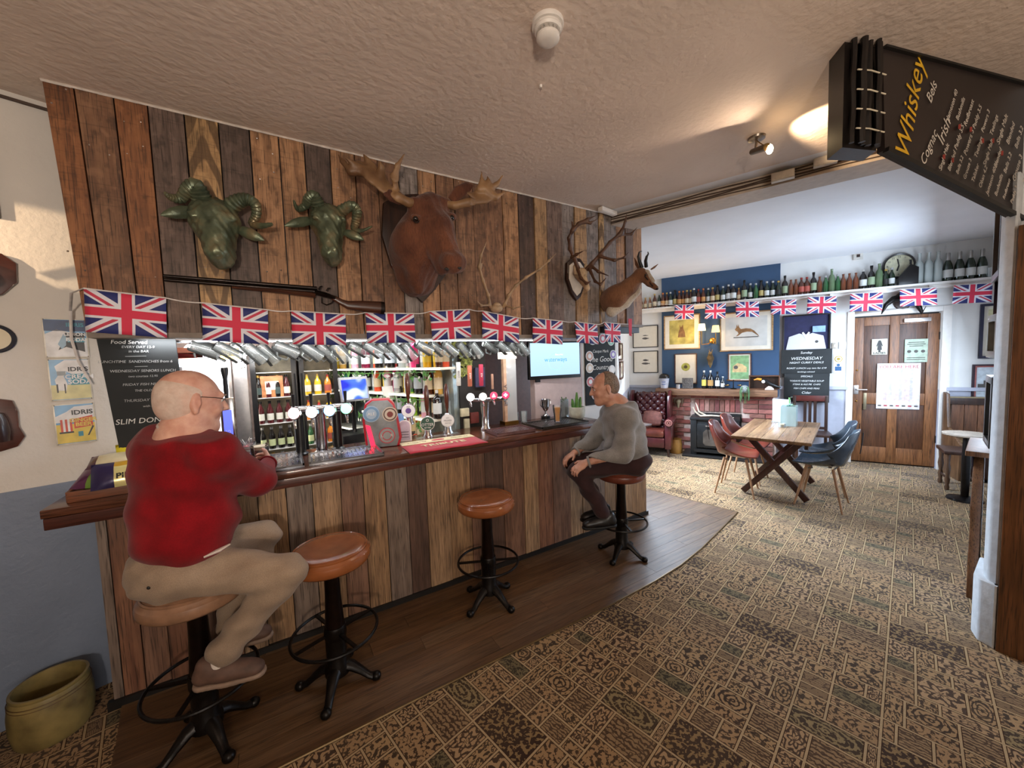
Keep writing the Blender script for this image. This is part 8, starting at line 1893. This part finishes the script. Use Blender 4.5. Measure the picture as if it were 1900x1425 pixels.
l2 = unit((-.53, -.85, 0)); f2 = unit((-.85, .53, 0))
J2 = dict(arm=1.0, f=f2, r=-l2, hf=(-.86, .46, -.22), head=V(2.195, 2.18, 1.425), neck=V(2.30, 2.135, 1.285), nk=1.0, hs=1.02,
    chest=V(2.355, 2.12, 1.09), pelvis=V(2.415, 2.10, .835), belly=V(2.365, 2.13, .96), fat=(.195, .145, .165), hipw=.9, leg=.93,
    shL=V(2.225, 1.995, 1.205), elL=V(2.17, 1.965, .945), wrL=V(1.955, 2.14, .872), shR=V(2.385, 2.275, 1.205), elR=V(2.27, 2.385, .965), wrR=V(2.05, 2.385, .885),
    hipL=V(2.365, 2.03, .83), knL=V(1.955, 2.25, .785), anL=V(2.15, 2.16, .42), hipR=V(2.46, 2.17, .83), knR=V(2.05, 2.40, .79), anR=V(2.235, 2.28, .42),
    sole=.311, heelL=(2.235, 2.12), toeL=(1.985, 2.225), heelR=(2.32, 2.25), toeR=(2.07, 2.34),
    hem=V(2.40, 2.10, .845), hemn=(-.15, .05, -1), jf=folds(.0055, (20, 10, 34, 0, 1), (5, 22, 54, 2, .8)), tf=folds(.005, (26, 18, 44, 0, 1), (10, 40, -50, 1.3, .7)),
    hands=dict(L=((-.75, .35, -.45), (-.3, .0, 1), (-.2, 1, .2), .75), R=((-.8, .1, -.35), (-.3, 0, 1), (-.1, -1, .2), .7)))
M2_ = dict(skin=SK2, jumper=cloth_mat('jumper_grey', '918d89', '7a7673', weave=160, st=.35, sheen=.3), trousers=cloth_mat('trousers_plum', '3f2a2a', '2f1f20', weave=300, st=.1), sock=mat('sock_black', '141214', .9), shoe=mat('shoe_black', '161414', .4, coat=.2), sole=mat('shoe_sole_black', '101010', .6), hair=mat('hair_brown_grey', '5d4a3e', .9))
p2, L_, A_, hf, hr, hu = person('man with receding brown-grey hair in grey jumper and dark trousers, seated facing left', J2, M2_, (2.4, 2.1, 0))
s = SDF(); sc = 1.02
s.ell(L_(0, -.022, .032), (.0815*sc, .0995*sc, .093*sc), .0, A_); s.ell(L_(0, -.045, -.01), (.070*sc, .074*sc, .07*sc), .02, A_)
s.plane(L_(0, .022, .02), unit(hf*1.0+hu*.45)); s.plane(L_(0, -.06, -.065), unit(-hu+hf*.35))
for sd in (-1, 1): s.ell(L_(sd*.085, .0, -.015), (.03, .034, .05), 0, A_, cut=True)
s.build('cropped_hair', hairmat('hair_brown_crop', '57473c', '85776a', '94705c', lo=.4, hi=.6), p2, h=.006)
A3 = Vector(unit(J2['neck']-J2['chest'])).to_track_quat('Z', 'Y').to_matrix()
G().ring(tuple(J2['neck']+V(-.012, .006, .014)), .062, .016, 36, 10, axis=A3).build('funnel_collar', M2_['jumper'], p2, world=True)
# ================================================================ things on the left wall
WLR = math.atan2(LD.y, LD.x); WN = Vector((LD.y, -LD.x, 0))
def wl(px, py, d=0):
    a = Vector((LW0.x, LW0.y, 0))+WN*d; b = a+Vector((LD.x, LD.y, 0)); p = atw(px, py, a, b); return (p-a).dot(Vector((LD.x, LD.y, 0))), p.z
def on_left(name, label, cat, s, z, d=.002, group=None): return thing(name, label, cat, Vector((LW0.x, LW0.y, 0))+Vector((LD.x, LD.y, 0))*s+WN*d+Vector((0, 0, z)), WLR, group)
def tin_sign(label, pts, draw):
    ss = [wl(*p, .01) for p in pts]; s0 = (ss[0][0]+ss[3][0])/2; s1 = (ss[1][0]+ss[2][0])/2; zt = (ss[0][1]+ss[1][1])/2; zb = (ss[2][1]+ss[3][1])/2
    w, h = s1-s0, zt-zb; t = on_left('tin_sign', label, 'sign', (s0+s1)/2, (zt+zb)/2, .003, 'enamel drinks signs on the left wall')
    G().b2((-w/2, -.006, -h/2), (w/2, 0, h/2)).build('tin_plate', mat('tin_cream', 'd9d4c6', .3, coat=.3), t, bevel=.002)
    o = G().b2((-w/2+.006, -.0068, -h/2+.006), (w/2-.006, -.006, h/2-.006)).build('printed_field', mat('tin_sky', '5d9ccc', .35, coat=.3), t, smooth=False)
    def rect(x0, z0, x1, z1, m, lay=1, poly=None):
        y = -.0068-.0003*lay
        p = poly or [(x0, z0), (x1, z0), (x1, z1), (x0, z1)]
        G().prism([(a*w, b*h) for a, b in p], (0, y, 0), (1, 0, 0), (0, 0, 1), (0, -1, 0), .0003).build('print', m, o)
    def text(s_, x, z, size, m): lettering(s_, size, m, o, lframe(x*w, -.0092, z*h), bold=.0008)
    draw(rect, text)
    for x in (-1, 1):
        for z in (-1, 1): G().sphere((x*(w/2-.006), -.007, z*(h/2-.006)), .003, 8, 5).build('screw', M_CHROME, t)
    return t
SAND, WCL, TL_, RDX, BLK, STR = mat('print_sand', 'd8bf4f', .4), mat('print_cloud', 'e2e4e8', .4), mat('print_teal', '2f8fa8', .4), mat('print_red', 'c8442c', .4), mat('print_black', '1c1e28', .4), mat('print_navy', '23406e', .4)
PSND = mat('print_palesand', 'd6d19a', .4)
def d1(rect, text):
    rect(-.47, .18, .47, .46, STR); rect(-.47, -.47, .47, .12, WCL, 1, [(-.46, -.47), (.46, -.47), (.46, .0), (.1, .15), (-.2, .22), (-.46, .10)])
    rect(0, 0, 0, 0, BLK, 2, [(-.2, -.3), (-.02, -.22), (.4, -.35), (.4, -.1), (.1, -.05), (-.1, -.1)]); rect(0, 0, 0, 0, mat('print_figure', '8fb0c8', .4), 3, [(-.2, -.15), (-.05, .12), (.0, .08), (-.02, -.18), (-.12, -.28)])
    rect(-.02, .02, .42, .14, BLK, 3); text('LEMON', .2, .10, .022, WCL); rect(.02, -.1, .42, .01, TL_, 3); text('SODA', .22, -.04, .022, WCL); text('IDRIS', .22, .34, .026, TL_)
def d2(rect, text):
    rect(0, 0, 0, 0, WCL, 1, [(-.1, .46), (.46, .46), (.46, .12), (.1, .1), (-.1, .2), (-.3, .18), (-.34, .32)]); rect(-.46, -.46, .46, -.12, PSND, 1)
    rect(0, 0, 0, 0, WCL, 2, [(-.32, -.25), (-.36, .0), (-.25, .14), (-.3, .24), (-.14, .28), (-.08, .16), (-.15, .08), (-.08, -.1), (-.12, -.26)])
    rect(-.3, .1, -.1, .2, mat('print_grey', '8c97a0', .4), 3); rect(0, -.13, .46, .13, TL_, 3)
    text('IDRIS', .2, .24, .030, BLK); text('CREAM', .22, .06, .030, WCL); text('SODA', .22, -.06, .030, WCL)
    rect(-.34, -.3, -.30, -.1, BLK, 3); rect(-.16, -.32, -.13, -.1, BLK, 3)
def d3(rect, text):
    rect(0, 0, 0, 0, WCL, 1, [(-.46, .2), (-.2, .3), (.0, .42), (.46, .44), (.46, .05), (-.46, .05)]); rect(-.46, -.46, .46, .0, SAND, 1)
    for i in range(5): rect(-.36+.055*i, -.18, -.36+.055*i+.055, .12, [RDX, WCL][i % 2], 2)
    rect(-.40, -.22, -.06, -.18, BLK, 3); rect(0, 0, 0, 0, RDX, 3, [(-.04, -.12), (.42, -.08), (.42, .18), (-.04, .12)])
    text('IDRIS', .18, .27, .032, BLK); text('GINGER', .19, .08, .026, SAND); text('BEER', .19, -.03, .026, SAND)
    rect(.04, -.32, .16, -.2, TL_, 3); rect(0, 0, 0, 0, BLK, 3, [(.26, -.32), (.30, -.32), (.44, -.1), (.40, -.08)])
tin_sign('topmost enamel sign, navy and white with a running figure, partly behind the bunting tape', [(76, 590), (160, 592), (167, 664), (84, 664)], d1)
tin_sign('middle enamel sign for cream soda with teal band over pale sand', [(85, 666), (164, 664), (175, 742), (95, 744)], d2)
tin_sign('lowest enamel sign for ginger beer with red banner and deckchair', [(96, 750), (174, 747), (183, 821), (105, 825)], d3)
M_SHLD = mat('mahogany_shield', '4a2118', .3, var=.2, coat=.4)
# antler/head shields cut by the left edge of the picture
s0, z0 = wl(8, 515, .02); t = on_left('deer_mount', 'edge of a mahogany shield with a brown mounted head, upper left edge', 'mounted head', s0-.06, z0, .002)
shp = [(-.16, .07), (-.06, .10), (.06, .11), (.10, .07), (.095, -.02), (.05, -.08), (-.03, -.125), (-.12, -.09), (-.17, -.02)]
G().prism(shp, (0, 0, 0), (1, 0, 0), (0, 0, 1), (0, -1, 0), .025).build('shield', M_SHLD, t, bevel=.006)
G().sphere((-.05, -.06, .01), .075, 18, 12, (.8, .9, 1)).build('neck', M_MOOSE, t)
G().tube([(-.02, -.09, .09), (.01, -.12, .15), (.035, -.12, .20)], [.018, .02, .003], 10, sq=.5).build('ear', M_MOOSE, t)
G().tube([(-.05, -.1, .02), (-.02, -.19, -.01), (.0, -.24, -.05)], [.06, .045, .03], 12).build('muzzle', M_MOOSE, t)
s0, z0 = wl(15, 785, .02); t = on_left('hoof_mount', 'dark mahogany shield with a dark brown hoof mount at the left edge', 'mounted trophy', s0-.03, z0, .002)
G().prism([(-.16, .12), (-.02, .125), (.05, .105), (.062, .05), (.06, -.02), (.075, -.07), (.05, -.115), (.0, -.13), (-.16, -.13)], (0, 0, 0), (1, 0, 0), (0, 0, 1), (0, -1, 0), .022).build('shield', M_SHLD, t, bevel=.006)
G().lathe([(0, 0), (.034, 0), (.040, .04), (.034, .10), (.024, .13), (0, .135)], (-.0, -.05, -.08), 16).build('hoof', mat('hoof_dark', '2a1512', .35, coat=.2), t)
s0, z0 = wl(-4, 628, .02); t = on_left('round_plate', 'round cream plate with a blue-black rim cut by the left edge', 'plate', s0-.015, z0, .002)
G().lathe([(0, 0), (.062, 0), (.068, .008), (.064, .012), (.05, .006), (0, .006)], n=36, A=AY).build('plate_rim', mat('plate_dark', '2a2d38', .3, coat=.3), t); G().lathe([(0, .006), (.052, .006), (.052, .0085), (0, .0085)], n=36, A=AY).build('plate_face', M_CREAM, t)
s0, z0 = wl(-6, 350, .02); t = on_left('picture_edge', 'right edge of a very dark picture frame at the upper left border', 'picture', s0-.10, z0+.03, .002); G().b2((-.12, -.02, -.16), (.10, 0, .14)).build('frame', M_BLACK, t, bevel=.003); G().b2((-.09, -.022, -.13), (.07, -.02, .11)).build('print', M_DKWOOD, t)
# ceiling-line trunking on the left wall
tag(G().bar((LW0.x-LD.x*2.5, LW0.y-LD.y*2.5-.01, 2.965), (LW0.x+LD.x*.2, LW0.y+LD.y*.2-.01, 2.965), .012, .012).build('trim_5', M_CABLE), kind='structure')
# pine settle end at the left edge
q0 = atz(18, 1300, 0)
pe = thing('pine_bench', 'honey pine bench end cut by the left edge, beside the crock', 'bench', (-1.235, 2.42, 0), R(8))
a_ = Vector((-1.235, 2.42, 0))
G().b2((-.45, -.02, 0), (.035, .055, 1.0)).build('end_panel', M_PINE, pe, bevel=.006); G().b2((-.45, -.04, .99), (.052, .075, 1.045)).build('cap_rail', M_PINE, pe, bevel=.01); G().b2((-.45, -.04, .90), (.045, .065, .93)).build('moulding', M_PINE, pe, bevel=.008)
for k in range(2): G().b2((-.40+.2*k, -.028, .1), (-.24+.2*k, -.02, .85)).build('raised_panel', M_PINE, pe, bevel=.006)
